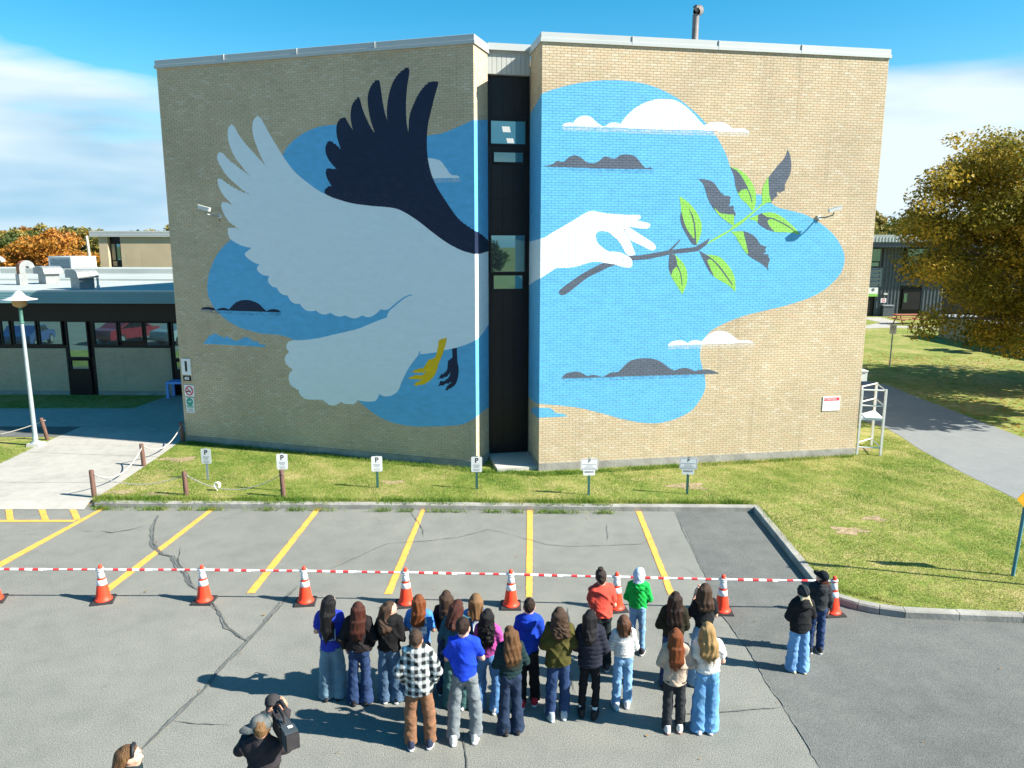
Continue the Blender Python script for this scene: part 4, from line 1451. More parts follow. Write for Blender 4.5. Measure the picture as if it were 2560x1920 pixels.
brick_panel(-600, 163, 868, LAWN + .18, wingo)
brick_panel(236, 425, 869.5, LAWN + .18, wingo)
u0, zt_ = wing(170, 925); u1, _ = wing(226, 925)
wbox('door_panel', 'black_panel', u0, u1, .02, .119, LAWN, zt_)

ZR = zft - .005


def roof_pt(px, py, z=None): return G(px, py, ZR if z is None else z)


def hood_vent(px0, px1, py_base, w, d, hb, hh, label):
    c = roof_pt((px0 + px1) / 2, py_base)
    r = empty('roof_vent', c, R(-32), label, 'roof vent', 'hooded vents on the low roof')
    MB().box(-w * .34, w * .34, -d * .36, d * .36, 0, hb).build('curb', M['galv'], r)
    prof = [(-w / 2, 0), (w / 2, 0)]
    for k in range(9):
        a = k / 8 * math.pi / 2
        prof.append((w / 2 - .34 * w * (1 - math.cos(a)), hh - .34 * w + .34 * w * math.sin(a) if hh > .34 * w else hh * math.sin(a)))
    prof += [(-w / 2 + .12 * w, hh), (-w / 2, hh - .1 * w)]
    MB().extrude(prof, Matrix.Translation((0, 0, hb)), -d / 2, d / 2).build('hood', M['galv'], r)
    return r


hood_vent(98, 150, 709, 1.0, .9, .48, .36, 'smaller square hooded vent on the white roof left of the twin')
hood_vent(176, 240, 722, 1.0, .9, .48, .36, 'square hooded vent nearest the school wall on the white roof')


def goose(px, py, mt, label, s=.54, rust=True):
    c = roof_pt(px, py)
    r = empty('gooseneck_vent', c, R(60), label, 'roof vent', 'gooseneck ducts on the low roof')
    MB().box(-.34 * s, .34 * s, -.3 * s, .3 * s, 0, .95 * s).build('curb', M['galv'], r)
    # rectangular duct swept through a bend
    path = [(0, .95), (0, 1.45)] + [(.42 - .42 * math.cos(a), 1.45 + .42 * math.sin(a)) for a in np.linspace(.2, math.pi, 10)]
    V, F = [], []
    for i, (x, z) in enumerate(path):
        a, b = path[max(i - 1, 0)], path[min(i + 1, len(path) - 1)]
        t = Vector((b[0] - a[0], 0, b[1] - a[1])).normalized()
        n = Vector((-t.z, 0, t.x))
        for sx, sy in ((-1, -1), (1, -1), (1, 1), (-1, 1)):
            V.append((x * s + n.x * .24 * s * -sx, .26 * s * sy, z * s + n.z * .24 * s * -sx))
    k = len(path)
    for i in range(k - 1):
        for j in range(4):
            q = (j + 1) % 4
            F.append((i * 4 + j, i * 4 + q, i * 4 + 4 + q, i * 4 + 4 + j))
    F.append(tuple(range(4 * k - 4, 4 * k)))
    fm = [0] * len(F)
    for i in range(k - 1): fm[i * 4 + 3] = 1 if mt == 'rust' else 0
    m_ = MB().add(V, F); m_.m = fm
    m_.build('duct', [M['galv'], M['rust']], r)


goose(56, 712, 'rust', 'rusty brown gooseneck duct rising from the white roof')
goose(-10, 688, 'galv', 'pale grey gooseneck duct cut by the left edge of the photo')
# louvred box
c = roof_pt(181, 683)
lv = empty('louvred_unit', c, R(-20), 'large white louvred ventilation box on the roof', 'ventilation unit')
bw_, bd_, bh_ = 2.0, 1.9, 1.06
MB().box(-bw_ + .08, -.08, .08, bd_, 0, bh_ - .1).build('core', M['dark'], lv)
MB().box(-bw_, 0, 0, bd_, bh_ - .1, bh_).box(-bw_, -bw_ + .12, 0, .12, 0, bh_ - .1).box(-.12, 0, 0, .12, 0, bh_ - .1).box(-.12, 0, bd_ - .12, bd_, 0, bh_ - .1).box(-bw_, 0, .01, bd_, -.05, .1).build('frame', M['white_metal'], lv)
for i in range(7):
    z_ = .13 + i * .125
    m_ = MB().add([(-bw_ + .12, .0, z_), (-.12, .0, z_), (-.12, .09, z_ + .09), (-bw_ + .12, .09, z_ + .09), (-bw_ + .12, .0, z_ - .015), (-.12, .0, z_ - .015)], [(0, 1, 2, 3), (4, 5, 1, 0)])
    m_.build('slat', M['white_metal'], lv)
    m_ = MB().add([(0, .12, z_), (0, bd_ - .12, z_), (-.09, bd_ - .12, z_ + .09), (-.09, .12, z_ + .09), (0, .12, z_ - .015), (0, bd_ - .12, z_ - .015)], [(0, 1, 2, 3), (4, 5, 1, 0)])
    m_.build('slat', M['white_metal'], lv)
c = roof_pt(246, 721)
vp = empty('vent_pipe', c, 0, 'short white vent pipe on the roof edge beside the school wall', 'vent pipe')
MB().lathe([(.07, 0), (.07, .12), (.045, .13), (.045, .42), (.06, .43), (.06, .47), (0, .47)], 12).build('pipe', M['white_metal'], vp)

# ------------------------------------------------------------------ brick block beyond the low roof
YF2 = 62.0
def f2(px, py): return on_y(px, py, YF2 - 1.6)
p0, p1 = f2(237, 590), f2(700, 590)
zt2, zb2 = f2(260, 577)[2], f2(260, 592)[2]
far = empty('rear_brick_block', (p0[0] + 8, YF2, LAWN), 0, 'buff brick block with a grey fascia behind the low white roof', 'building')
def fbox(name, mt, x0, x1, y0, y1, z0, z1, par=None): return attach(MB().box(x0, x1, y0, y1, z0, z1).build(name, M[mt]), par or far)
xw0, xw1 = f2(268, 600)[0], f2(300, 600)[0]
fbox('wall', 'brick', p0[0] + .25, xw0, YF2 - 1.6, YF2 + 12, LAWN, zb2)
fbox('wall', 'brick', xw1, p1[0], YF2 - 1.6, YF2 + 12, LAWN, zb2)
fas2 = fbox('fascia', 'coping', p0[0] - .3, p1[0], YF2 - 1.76, YF2 + 12, zb2, zt2)
for i in range(4):
    z_ = zb2 + (zt2 - zb2) * (i + .5) / 4
    fbox('fascia_rib', 'coping', p0[0] - .33, p1[0], YF2 - 1.79, YF2 - 1.76, z_ - .04, z_ + .04, fas2)
wn = fbox('window', 'black_frame', xw0, xw1, YF2 - 1.2, YF2 - .9, LAWN, zb2 - .005)
a, b = f2(272, 610), f2(284, 650); fbox('pane', 'stucco', a[0], b[0], YF2 - 1.23, YF2 - 1.201, b[2], a[2], wn)
a, b = f2(285, 610), f2(297, 650); fbox('pane', 'glass', a[0], b[0], YF2 - 1.23, YF2 - 1.201, b[2], a[2], wn)
a, b = f2(277, 653), f2(288, 665); fbox('pane', 'stucco', a[0], b[0], YF2 - 1.23, YF2 - 1.201, b[2], a[2], wn)
# pale pole beside it and a low red-and-white shop far off
b_ = np.array([f2(241, 672)[0], 60, LAWN])
pole = empty('utility_pole', b_, 0, 'thin pale pole beside the rear brick block', 'pole')
MB().tube([(0, 0, 0), (-.3, 0, height_at(229, 593, b_))], [.13, .10], 8).build('shaft', M['birch'], pole)
P_ = on_y(212, 618, 110)
shop = empty('distant_shop', (P_[0], 110, LAWN), 0, 'far red building with a white roof edge behind the orange tree', 'building')
attach(MB().box(P_[0] - 1, P_[0] + 9, 110, 118, LAWN, on_y(212, 617, 110)[2]).build('wall', M['rust']), shop)
attach(MB().box(P_[0] - 1.5, P_[0] + 9.5, 109.5, 118.5, on_y(212, 617, 110)[2], on_y(212, 607, 110)[2]).build('roof', M['white']), shop)
for k in range(3):
    attach(MB().box(P_[0] + 1 + 2.6 * k, P_[0] + 2.8 + 2.6 * k, 109.9, 109.99, LAWN + 2.2, LAWN + 3.8).build('window', M['glass_dark']), shop)

# ------------------------------------------------------------------ two storey dark clad building on the right
YD = G(2170, 790, LAWN)[1]
def zz(x, y): return on_y(2140 + x / 5.53, 560 + y / 5.53, YD)
dk = empty('dark_clad_building', (zz(500, 1290)[0], YD, LAWN), 0, 'two storey dark corrugated metal building behind the right lawn', 'building')
x_l, x_r = zz(-500, 0)[0], zz(2600, 0)[0]
ztop, zf1, zf0, zd0 = zz(0, 150)[2], zz(0, 182)[2], zz(0, 250)[2], zz(0, 322)[2]
def dbox(name, mt, x0, x1, y0, y1, z0, z1, par=None): return attach(MB().box(x0, x1, y0, y1, z0, z1).build(name, M[mt]), par or dk)
dbox('core_wall', 'black_panel', x_l, x_r, YD + .12, YD + 14, LAWN - .1, zf0)
dbox('roof', 'roof', x_l, x_r, YD - 1.5, YD + 14, zf1, ztop)
def corrugated(name, x0, x1, z0, z1, pitch, dep, mt, horiz=False, y=YD, par=None):
    """folded sheet metal"""
    V, F = [], []
    L = (z1 - z0) if horiz else (x1 - x0)
    n = max(2, int(L / pitch))
    prof = []
    for i in range(n):
        for f, d in ((0, 0), (.35, 0), (.5, -dep), (.85, -dep)): prof.append(((i + f) / n * L, d))
    prof.append((L, 0))
    for s, d in prof:
        if horiz: V += [(x0, y + d, z0 + s), (x1, y + d, z0 + s)]
        else: V += [(x0 + s, y + d, z0), (x0 + s, y + d, z1)]
    F = [(2 * i, 2 * i + 1, 2 * i + 3, 2 * i + 2) if horiz else (2 * i, 2 * i + 2, 2 * i + 3, 2 * i + 1) for i in range(len(prof) - 1)]
    return attach(MB().add(V, F).build(name, M[mt]), par or dk)
corrugated('fascia', x_l, x_r, zf0, zf1 - .002, .28, .08, 'coping', y=YD - 1.5)
dbox('soffit_band', 'cladding', x_l, x_r, YD - 1.42, YD + .1, zd0 + .02, zf0 - .002)
corrugated('cladding', zz(350, 0)[0], zz(690, 0)[0], LAWN, zd0, .30, .07, 'cladding')
corrugated('cladding', zz(1000, 0)[0], zz(1300, 0)[0], LAWN, zd0, .30, .07, 'cladding')
corrugated('cladding', zz(-500, 0)[0], zz(60, 0)[0], LAWN, zd0, .30, .07, 'cladding')
corrugated('cladding', zz(690, 0)[0] + .01, zz(1000, 0)[0] - .01, zz(0, 850)[2], zz(0, 630)[2], .26, .06, 'cladding', True)
lf = dbox('louvre_frame', 'cladding_light', zz(60, 0)[0], zz(420, 0)[0], YD - .05, YD + .1, zz(0, 866)[2], zz(0, 606)[2])
corrugated('louvre', zz(75, 0)[0], zz(395, 0)[0], zz(0, 848)[2], zz(0, 624)[2], .34, .09, 'cladding_light', True, y=YD - .06, par=lf)
def dwin(x0, y0, x1, y1, y2, y3, split=None):
    a, b = zz(x0, y0), zz(x1, y3)
    fr = dbox('window', 'black_frame', a[0] - .15, b[0] + .15, YD - .03, YD + .11, b[2] - .15, a[2] + .12)
    xs = [x0, x1] if not split else [x0, split, x1]
    for i in range(len(xs) - 1):
        p, q = zz(xs[i], y0), zz(xs[i + 1], y1)
        attach(MB().box(p[0] + .05, q[0] - .05, YD - .05, YD - .031, q[2], p[2]).build('pane', M['glass']), fr)
        p, q = zz(xs[i], y2), zz(xs[i + 1], y3)
        attach(MB().box(p[0] + .1, q[0] - .3, YD - .05, YD - .031, q[2], p[2]).build('pane', M['glass_tinted']), fr)
dwin(150, 345, 352, 515, 532, 585); dwin(712, 345, 1000, 512, 527, 582, 868)
a, b = zz(650, 955), zz(900, 1150)
g_ = dbox('window', 'black_frame', a[0], zz(990, 0)[0], YD - .02, YD + .11, LAWN + .6, zz(0, 900)[2])
attach(MB().box(a[0] + .1, zz(800, 0)[0], YD - .04, YD - .021, zz(0, 1080)[2], zz(0, 960)[2]).build('pane', M['glass_dark']), g_)
d_ = dbox('door', 'black_frame', zz(95, 0)[0], zz(290, 0)[0], YD - .02, YD + .11, LAWN, zz(0, 1010)[2])
attach(MB().box(zz(130, 0)[0], zz(250, 0)[0], YD - .04, YD - .021, zz(0, 1240)[2], zz(0, 1035)[2]).build('pane', M['glass_dark']), d_)
# lettered sign over the door
a, b = zz(60, 876), zz(284, 1000)
sg = empty('shop_sign', (a[0], YD - .02, LAWN + 2.5), 0, 'white sign lettered PRO over the door of the dark building', 'sign')
attach(MB().box(a[0], b[0], YD - .16, YD - .05, zz(0, 962)[2], a[2]).build('board', M['white']), sg)
attach(MB().box(a[0], zz(185, 0)[0], YD - .16, YD - .05, b[2], zz(0, 963)[2]).build('pink_band', M['pink_ink']), sg)
attach(MB().box(zz(185, 0)[0] + .002, b[0], YD - .16, YD - .05, b[2], zz(0, 963)[2]).build('green_band', M['p_green']), sg)
tm = text_mesh('PR', .42, M['ink'], bold=.012)
o = link('lettering', tm); o.matrix_basis = Matrix.Translation((zz(160, 0)[0], YD - .168, zz(0, 908)[2])) @ Matrix.Rotation(R(90), 4, 'X'); attach(o, sg)
mb = MB()
ce = zz(224, 908)
for r0_, r1_ in ((.135, .085), (.055, 0.0)):
    k = 20
    mb.add([(ce[0] + r * math.cos(2 * math.pi * i / k), YD - .168, ce[2] + r * math.sin(2 * math.pi * i / k)) for r in (r0_, r1_) for i in range(k)], [(i, (i + 1) % k, k + (i + 1) % k, k + i) for i in range(k)])
attach(mb.build('round_emblem', M['ink']), sg)
# bin and wall lamp by the door
o = empty('waste_bin', zz(400, 1290), 0, 'dark grey waste bin by the corrugated wall', 'bin')
MB().box(-.45, .45, -.5, .2, 0, 1.05, taper=.03).build('body', M['cladding'], o); MB().box(-.48, .48, -.53, .23, 1.052, 1.14).build('lid', M['cladding_light'], o)
c = zz(392, 965)
o = tag(MB().box(c[0] - .14, c[0] + .14, YD - .3, YD - .071, c[2] - .07, c[2] + .07).build('wall_lamp', M['white_metal']), 'small pale wall lamp above the no smoking sign', 'lamp')

# ------------------------------------------------------------------ tan slatted shed on the right
SA, SB2 = G(2345, 842, LAWN), G(2532, 878, LAWN)
sh_t = (SB2 - SA) / np.linalg.norm(SB2 - SA)
SB3 = SA + sh_t * 17
hs = height_at(2345, 793, SA)
shed = empty('slatted_shed', SA + sh_t * 6, 0, 'tan vertical sided shed half hidden by the big tree', 'shed')
SMx = wall_matrix(SA, SB3)
SLn = math.hypot(*(SB3 - SA)[:2])
attach(MB().box(.06, SLn - .06, .06, 7, LAWN - .1, hs - .05, 0, SMx).build('core', M['stucco']), shed)
attach(MB().box(-.2, SLn + .2, -.25, 7.2, hs, hs + .18, 0, SMx).build('roof', M['cladding_light']), shed)
nbd = int(SLn / .22)
bd_me = MB().box(0, .195, 0, .055, LAWN, hs - .01).mesh('board', M['stucco'])
for i in range(nbd):
    o = link('board', bd_me); o.matrix_basis = SMx @ Matrix.Translation((i * .22, 0, 0)); attach(o, shed)
for i in range(32):
    o = link('board', bd_me); o.matrix_basis = SMx @ Matrix.Translation((.0, .06 + (i + 1) * .21, 0)) @ Matrix.Rotation(R(-90), 4, 'Z'); attach(o, shed)


# ------------------------------------------------------------------ cones and the striped bars between them
cone_px = [(-14, 1501), (259, 1502), (511, 1503), (764, 1506), (1015.5, 1510), (1277, 1515), (1540, 1522), (1804, 1529), (2079.5, 1533)]
cone_lab = ['orange cone cut off by the left edge of the photo', 'orange cone over the lower end of a yellow line, leftmost whole one', 'orange cone beside the wide asphalt crack', 'orange cone left of the long black haired girl', 'orange cone behind the auburn haired girl in a light blue shirt',
            'orange cone behind the boy in the blue hoodie', 'orange cone between the red shirt and the green jacket', 'orange cone right of the girl in a black t-shirt', 'orange cone at the kerb beside the person in a black cap']
CHH = .715
def cone_parts():
    base = MB().box(-.19, .19, -.19, .19, 0, .035, taper=.012).mesh('base', M['rubber'])
    def rr(z): return .135 - (.135 - .030) * (z - .035) / (CHH - .035)
    body = MB().lathe([(.155, .036), (.155, .05), (.140, .065)] + [(rr(z), z) for z in np.linspace(.08, CHH - .02, 12)] + [(.022, CHH), (0, CHH + .003)], 26).mesh('cone_body', M['cone_orange'])
    def band(z0, z1): return MB().lathe([(rr(z0) + .001, z0), (rr(z0) + .004, z0 + .002), (rr(z1) + .004, z1 - .002), (rr(z1) + .001, z1)], 26).mesh('reflective_band', M['cone_band'])
    return [base, body, band(.335, .435), band(.475, .60)]
CMESH = cone_parts()
CPOS = []
for i, (px, lab) in enumerate(zip(cone_px, cone_lab)):
    p = G(px[0], px[1], 0.0)
    CPOS.append(p)
    r = empty('traffic_cone', p, R(float(rng.uniform(-14, 14)) + 8), lab, 'traffic cone', 'traffic cones along the closed bay')
    for me in CMESH: link(me.name.split('.')[0], me, r)
CPOS.insert(0, CPOS[0] + (CPOS[0] - CPOS[1]))
bar_lab = ['cut by the left edge of the photo', 'between the cut-off cone and the leftmost whole cone', 'between the leftmost whole cone and the crack cone', 'crossing in front of a yellow line, left of the group', 'above the black haired girls', 'above the auburn and brown haired girls',
           'passing behind the red shirted boy', 'passing behind the green jacket', 'ending at the kerb cone']
bar_lab = ['red and white barrier bar ' + s for s in ['cut by the left edge of the photo', 'left of the leftmost whole cone', 'right of the leftmost whole cone', 'between the crack cone and the next cone right', 'above the two girls at the left end of the crowd',
                                                      'above the brown haired girls in the crowd', 'from the blue hoodie cone to the red shirt', 'from the green jacket to the black t-shirt girl', 'ending behind the black capped person']]
for i in range(1, len(CPOS) - 1):
    a, b = CPOS[i], CPOS[i + 1]
    zt = .625
    L = float(np.hypot(*(b - a)[:2]))
    ang = math.atan2(b[1] - a[1], b[0] - a[0])
    r = empty('barrier_bar', (a[0], a[1], zt), ang, bar_lab[i], 'barrier bar', 'retractable bars between the cones')
    MB().tube([(.055, 0, 0), (L * .5, 0, -.004), (L * .5, 0, -.004)], .0215, 10).tube([(L * .5 - .02, 0, -.004), (L * .5 + .02, 0, -.004)], .025, 10).tube([(L * .5, 0, -.004), (L - .055, 0, 0)], .019, 10).build('tube', M['bar_white'], r)
    for s in (0, 1):
        MB().lathe([(.042, -.014), (.060, -.014), (.060, .014), (.042, .014), (.042, -.014)], 18, (L * s, 0, .012 if s else -.022)).build('end_ring', M['bar_white'], r)
    for k, c in enumerate((.155, .29, .415, .60, .73, .86)):
        rr_ = .0235 if c < .5 else .021
        MB().tube([((c - .028) * L, 0, -.002), ((c + .028) * L, 0, -.002)], rr_, 10).build('red_band', M['bar_red'], r)

# ------------------------------------------------------------------ wooden posts, ropes and chains beside the walk
post_px = [((236, 1243), (233, 1174), 'front wooden post at the corner of walk and lawn'), ((466, 1238), (466, 1177), 'wooden post on the lawn between the corner post and the P sign'), ((709, 1242), (707, 1174), 'wooden post standing in front of a P sign'),
           ((360, 1165), (357.6, 1109), 'wooden post halfway along the walk edge carrying a white rope'), ((457, 1105), (454, 1055), 'dark wooden post in the shade at the corner of the painted wall'), ((118.6, 1099), (108.8, 1043), 'dark leaning wooden post in the shade behind the lamp post')]
PP = []
for b, t, lab in post_px:
    p = G(b[0], b[1], LAWN); h = height_at(t[0], t[1], p) - LAWN
    r = empty('wooden_post', p, R(float(rng.uniform(0, 90))), lab, 'post', 'wooden posts along the walk')
    lean = (-.02, 0) if 'lean' not in lab else (-.14, .0)
    m_ = MB()
    V = []
    k = 10
    for z, rad in ((-.1, .064), (0, .064), (h * .5, .060), (h - .02, .058), (h, .047)):
        V += [(rad * math.cos(2 * math.pi * i / k) * (1 + .06 * math.sin(3 * i)) + lean[0] * z / h, rad * math.sin(2 * math.pi * i / k) * (1 + .06 * math.cos(2 * i)) + lean[1] * z / h, z) for i in range(k)]
    F = [(a * k + i, a * k + (i + 1) % k, (a + 1) * k + (i + 1) % k, (a + 1) * k + i) for a in range(4) for i in range(k)] + [tuple(range(4 * k, 5 * k))]
    m_.add(V, F, 0, True).build('shaft', M['wood_post'], r)
    MB().tube([(.0 + lean[0] * .88, -.074, h * .88), (lean[0] * .88, -.10, h * .87)], .012, 6).build('hook', M['chain'], r)
    PP.append((p, h))


def hang(a, b, sag, name, mt, lab, cat, links=False, grp=None):
    a, b = np.array(a), np.array(b)
    n = 22
    P = [a + (b - a) * t - np.array([0, 0, sag * 4 * t * (1 - t)]) for t in np.linspace(0, 1, n)]
    if not links:
        o = MB().tube([p - a for p in P], .017, 6).build(name, M[mt])
        o.location = [float(v) for v in a]
    else:
        L = sum(np.linalg.norm(P[i + 1] - P[i]) for i in range(n - 1))
        k = int(L / .045)
        m_ = MB()
        for i in range(k):
            t = (i + .5) / k
            p = a + (b - a) * t - np.array([0, 0, sag * 4 * t * (1 - t)])
            q = a + (b - a) * (t + .01) - np.array([0, 0, sag * 4 * (t + .01) * (1 - t - .01)])
            d = (q - p) / np.linalg.norm(q - p)
            side = np.cross(d, (0, 0, 1)); side /= np.linalg.norm(side)
            if i % 2: side = np.cross(d, side)
            ring = [p - a + d * (.030 * math.cos(w)) + side * (.013 * math.sin(w)) for w in np.linspace(0, 2 * math.pi, 7)]
            m_.tube(ring, .0055, 4, cap=False)
        o = m_.build(name, M[mt])
        o.location = [float(v) for v in a]
    return tag(o, lab, cat, grp)


def ptop(i, f=.86): return PP[i][0] + np.array([0, 0, PP[i][1] * f])
GRP = 'ropes and chains between the posts'
hang(ptop(0), ptop(3), .42, 'rope', 'rope', 'slack rope between the corner post and the halfway post', 'rope', False, GRP)
hang(ptop(3, .92), ptop(4), .40, 'rope', 'rope', 'white rope from the halfway post to the shaded wall post', 'rope', False, GRP)
hang(ptop(0), ptop(1), .28, 'chain', 'chain', 'thin chain from the corner post to the lawn post', 'chain', True, GRP)
hang(ptop(1), ptop(2), .42, 'chain', 'chain', 'sagging chain between the lawn post and the post by the P sign', 'chain', True, GRP)
hang(ptop(5), ptop(5) + np.array([-4.3, -1.0, -.25]), .38, 'rope', 'rope', 'white rope sagging from the dark leaning post to the left', 'rope', False, GRP)
# a coil of chain hung on the slack chain
c = G(541, 1214, LAWN + .15)
m_ = MB()
for k in range(4): m_.tube([(c[0] + .065 * math.cos(w) + .008 * k, c[1] + .02 * k, c[2] + .085 * math.sin(w)) for w in np.linspace(0, 6.283, 14)], .010, 5, cap=False)
m_.tube([(c[0], c[1], c[2] - .08), (c[0] + .02, c[1], c[2] - .17)], .010, 5)
tag(m_.build('chain_coil', M['bar_white']), 'pale coiled chain end hanging on the sagging chain', 'chain')


# ------------------------------------------------------------------ signs
def round_rect(w, h, r, n=4):
    P = []
    for cx, cy, a0 in ((w / 2 - r, h / 2 - r, 0), (-w / 2 + r, h / 2 - r, 90), (-w / 2 + r, -h / 2 + r, 180), (w / 2 - r, -h / 2 + r, 270)):
        for k in range(n + 1):
            a = R(a0 + 90 * k / n); P.append((cx + r * math.cos(a), cy + r * math.sin(a)))
    return P


def plate(name, w, h, r, mt, parent, z, y=0.0, th=.004, x=0.0):
    """upright plate facing -Y"""
    P = round_rect(w, h, r)
    n = len(P)
    V = [(x + p[0], y, z + p[1]) for p in P] + [(x + p[0], y + th, z + p[1]) for p in P]
    F = [tuple(range(n - 1, -1, -1))[::-1], tuple(range(2 * n - 1, n - 1, -1))] + [(i, n + i, n + (i + 1) % n, (i + 1) % n) for i in range(n)]
    return MB().add(V, F).build(name, M[mt], parent)


def upright(me, parent, x, y, z, s=1.0):
    o = link(me.name.split('.')[0], me, parent)
    o.matrix_basis = Matrix.Translation((x, y, z)) @ Matrix.Rotation(R(90), 4, 'X') @ Matrix.Scale(s, 4)
    return o


def print_lines(parent, rows, x0, x1, y, mt='grey_ink', seed=0):
    """rows of tiny print: broken strokes, too small to read"""
    r = random.Random(seed)
    m_ = MB()
    for z, h, frac in rows:
        w = (x1 - x0) * frac
        x = (x0 + x1) / 2 - w / 2
        end = x + w
        while x < end - .004:
            l = min(r.uniform(.008, .03), end - x)
            m_.add([(x, y, z - h / 2), (x + l, y, z - h / 2), (x + l, y, z + h / 2), (x, y, z + h / 2)], [(0, 1, 2, 3)])
            x += l + .006
    return m_.build('small_print', M[mt], parent)


P_me = text_mesh('P', .19, M['ink'], bold=.004)
RES_me = text_mesh('RÉSERVÉ', .105, M['ink'], bold=.001)
sign_px = [((519.7, 1200), (515, 1140.5), 0, 'P parking sign leftmost on the lawn, on a pale steel post'), ((709.5, 1228), (707, 1154), 0, 'P parking sign rising behind a wooden post'), ((944, 1220), (940, 1159.7), 0, 'P parking sign below the painted tail, on a green post'),
           ((1192, 1223), (1191, 1161), 0, 'P parking sign standing before the left corner of the window slot'), ((1471.6, 1238), (1472, 1161), 1, 'wide P sign with RÉSERVÉ plate, left of the two'), ((1717.5, 1236), (1720, 1159), 1, 'wide P sign with RÉSERVÉ plate, right of the two')]
for i, (b, c, kind, lab) in enumerate(sign_px):
    p = G(b[0], b[1], LAWN)
    zc = height_at(c[0], c[1], p) - LAWN
    cx = (c[0] - b[0]) / 86.0 + zc * (b[0] - 1280) / 9000
    r = empty('parking_sign', p, R((-6, 2, 3, -2, 4, -5)[i]), lab, 'sign', 'parking signs on the lawn')
    hw, hh = (.29, .42) if kind == 0 else (.46, .31)
    top = zc + hh / 2 + .02
    pm = MB().box(-.022, .022, 0, .028, -.1, top).box(-.034, -.022, .0, .004, -.1, top).box(.022, .034, 0, .004, -.1, top)
    pm.build('post', M['post_steel' if i in (0, 1) else 'green_post'], r)
    plate('plate', hw, hh, .035, 'white', r, zc, -.006)
    if kind == 0:
        upright(P_me, r, 0, -.008, zc + .105)
        print_lines(r, [(zc - .015, .014, .72), (zc - .048, .014, .62), (zc - .081, .014, .5), (zc - .14, .014, .68), (zc - .172, .014, .55)], -hw / 2 + .02, hw / 2 - .02, -.008, seed=i)
    else:
        fr = MB()
        o_, i_ = round_rect(hw - .03, hh - .03, .03), round_rect(hw - .042, hh - .042, .026)
        n = len(o_)
        fr.add([(q[0], -.0078, zc + q[1]) for q in o_] + [(q[0], -.0078, zc + q[1]) for q in i_], [(k, (k + 1) % n, n + (k + 1) % n, n + k) for k in range(n)])
        fr.build('border', M['ink'], r)
        upright(P_me, r, 0, -.008, zc + .085, .62)
        print_lines(r, [(zc + .005, .015, .92), (zc - .035, .013, .45), (zc - .07, .013, .6), (zc - .11, .014, .92)], -hw / 2 + .03, hw / 2 - .03, -.008, seed=i)
        plate('reserve_plate', .31, .145, .02, 'white', r, zc - hh / 2 - .068, -.0055)
        upright(RES_me, r, 0, -.0075, zc - hh / 2 - .05, .62)
        MB().tube([(0, -.006, zc - hh / 2 - .118), (0, -.010, zc - hh / 2 - .118)], .008, 8).build('bolt', M['galv'], r)


def ring_slash(parent, z, rad, y, mt='red_ink', w=.028, x=0.0):
    k = 28
    m_ = MB()
    m_.add([(x + q * math.cos(2 * math.pi * i / k), y, z + q * math.sin(2 * math.pi * i / k)) for q in (rad, rad - w) for i in range(k)], [(i, (i + 1) % k, k + (i + 1) % k, k + i) for i in range(k)])
    a = R(135)
    d = np.array([math.cos(a), math.sin(a)]); n = np.array([-d[1], d[0]])
    q = [d * (rad - w * .6) + n * w * .42, d * (rad - w * .6) - n * w * .42, -d * (rad - w * .6) - n * w * .42, -d * (rad - w * .6) + n * w * .42]
    m_.add([(x + v[0], y - .0008, z + v[1]) for v in q], [(0, 1, 2, 3)])
    return m_.build('prohibition_ring', M[mt], parent)


# no parking sign by the path
p = G(2223.7, 920, LAWN); zc = height_at(2239, 823.4, p) - LAWN
r = empty('no_parking_sign', p, R(-18), 'small no parking sign on a tall pole beside the asphalt path', 'sign')
MB().box(-.03, .03, 0, .05, -.1, zc + .25).build('post', M['post_steel'], r)
plate('plate', .32, .50, .04, 'white', r, zc, -.008)
ring_slash(r, zc + .07, .12, -.010, 'ink', .02)
upright(P_me, r, 0, -.0092, zc + .07, .75)
print_lines(r, [(zc - .10, .018, .6), (zc - .15, .018, .5)], -.14, .14, -.010, seed=5)

# wall-mounted signs on the left wall; local frame: x along the wall, -y outwards
def on_left(px, py): return on_wall(px, py, LW, LC)
WLm = wall_matrix(LW, LC)
def wall_sign(name, x0, y0, x1, y1, lab, off=.03, mt='white', rad=.01, wm=None, fn=None, cat='sign', mn=0.0):
    fn = fn or on_left
    ua, za = fn(x0, y0); ub, zb_ = fn(x1, y1)
    w, h = ub - ua, za - zb_
    r = bpy.data.objects.new(name, None); COL.objects.link(r)
    r.matrix_basis = (wm or WLm) @ Matrix.Translation(((ua + ub) / 2, -off, (za + zb_) / 2))
    tag(r, lab, cat)
    plate('plate', w, h, rad, mt, r, 0, 0, off - .001 if off < .05 else .02)
    return r, w, h
r, w, h = wall_sign('number_sign', 453.6, 896, 479.5, 937.5, 'white building sign with a black number 1', .03)
upright(text_mesh('1', h * .82, M['ink'], bold=.022), r, 0, -.003, 0)
r, w, h = wall_sign('address_plate', 459.2, 939.3, 478.2, 952.6, 'small dark plate with the number 455', .03, 'ink')
upright(text_mesh('455', h * .78, M['white'], bold=.006), r, 0, -.003, 0)
r, w, h = wall_sign('no_smoking_sign', 461, 961.6, 487.5, 991.6, 'no smoking sign with red ring on the corner of the painted wall', .02)
ring_slash(r, 0, min(w, h) * .42, -.003, 'red_ink', .04)
MB().box(-.12, .06, -.0022, -.0018, -.045, -.005).build('cigarette', M['ink'], r)
MB().tube([(.08, -.0026, .0), (.10, -.0026, .05), (.06, -.0026, .09), (.09, -.0026, .13)], .008, 4).build('smoke_mark', M['grey_ink'], r)
r, w, h = wall_sign('notice_sign', 464.5, 993.2, 488, 1032.5, 'pale notice with a green round emblem under the no smoking sign', .02)
k = 24
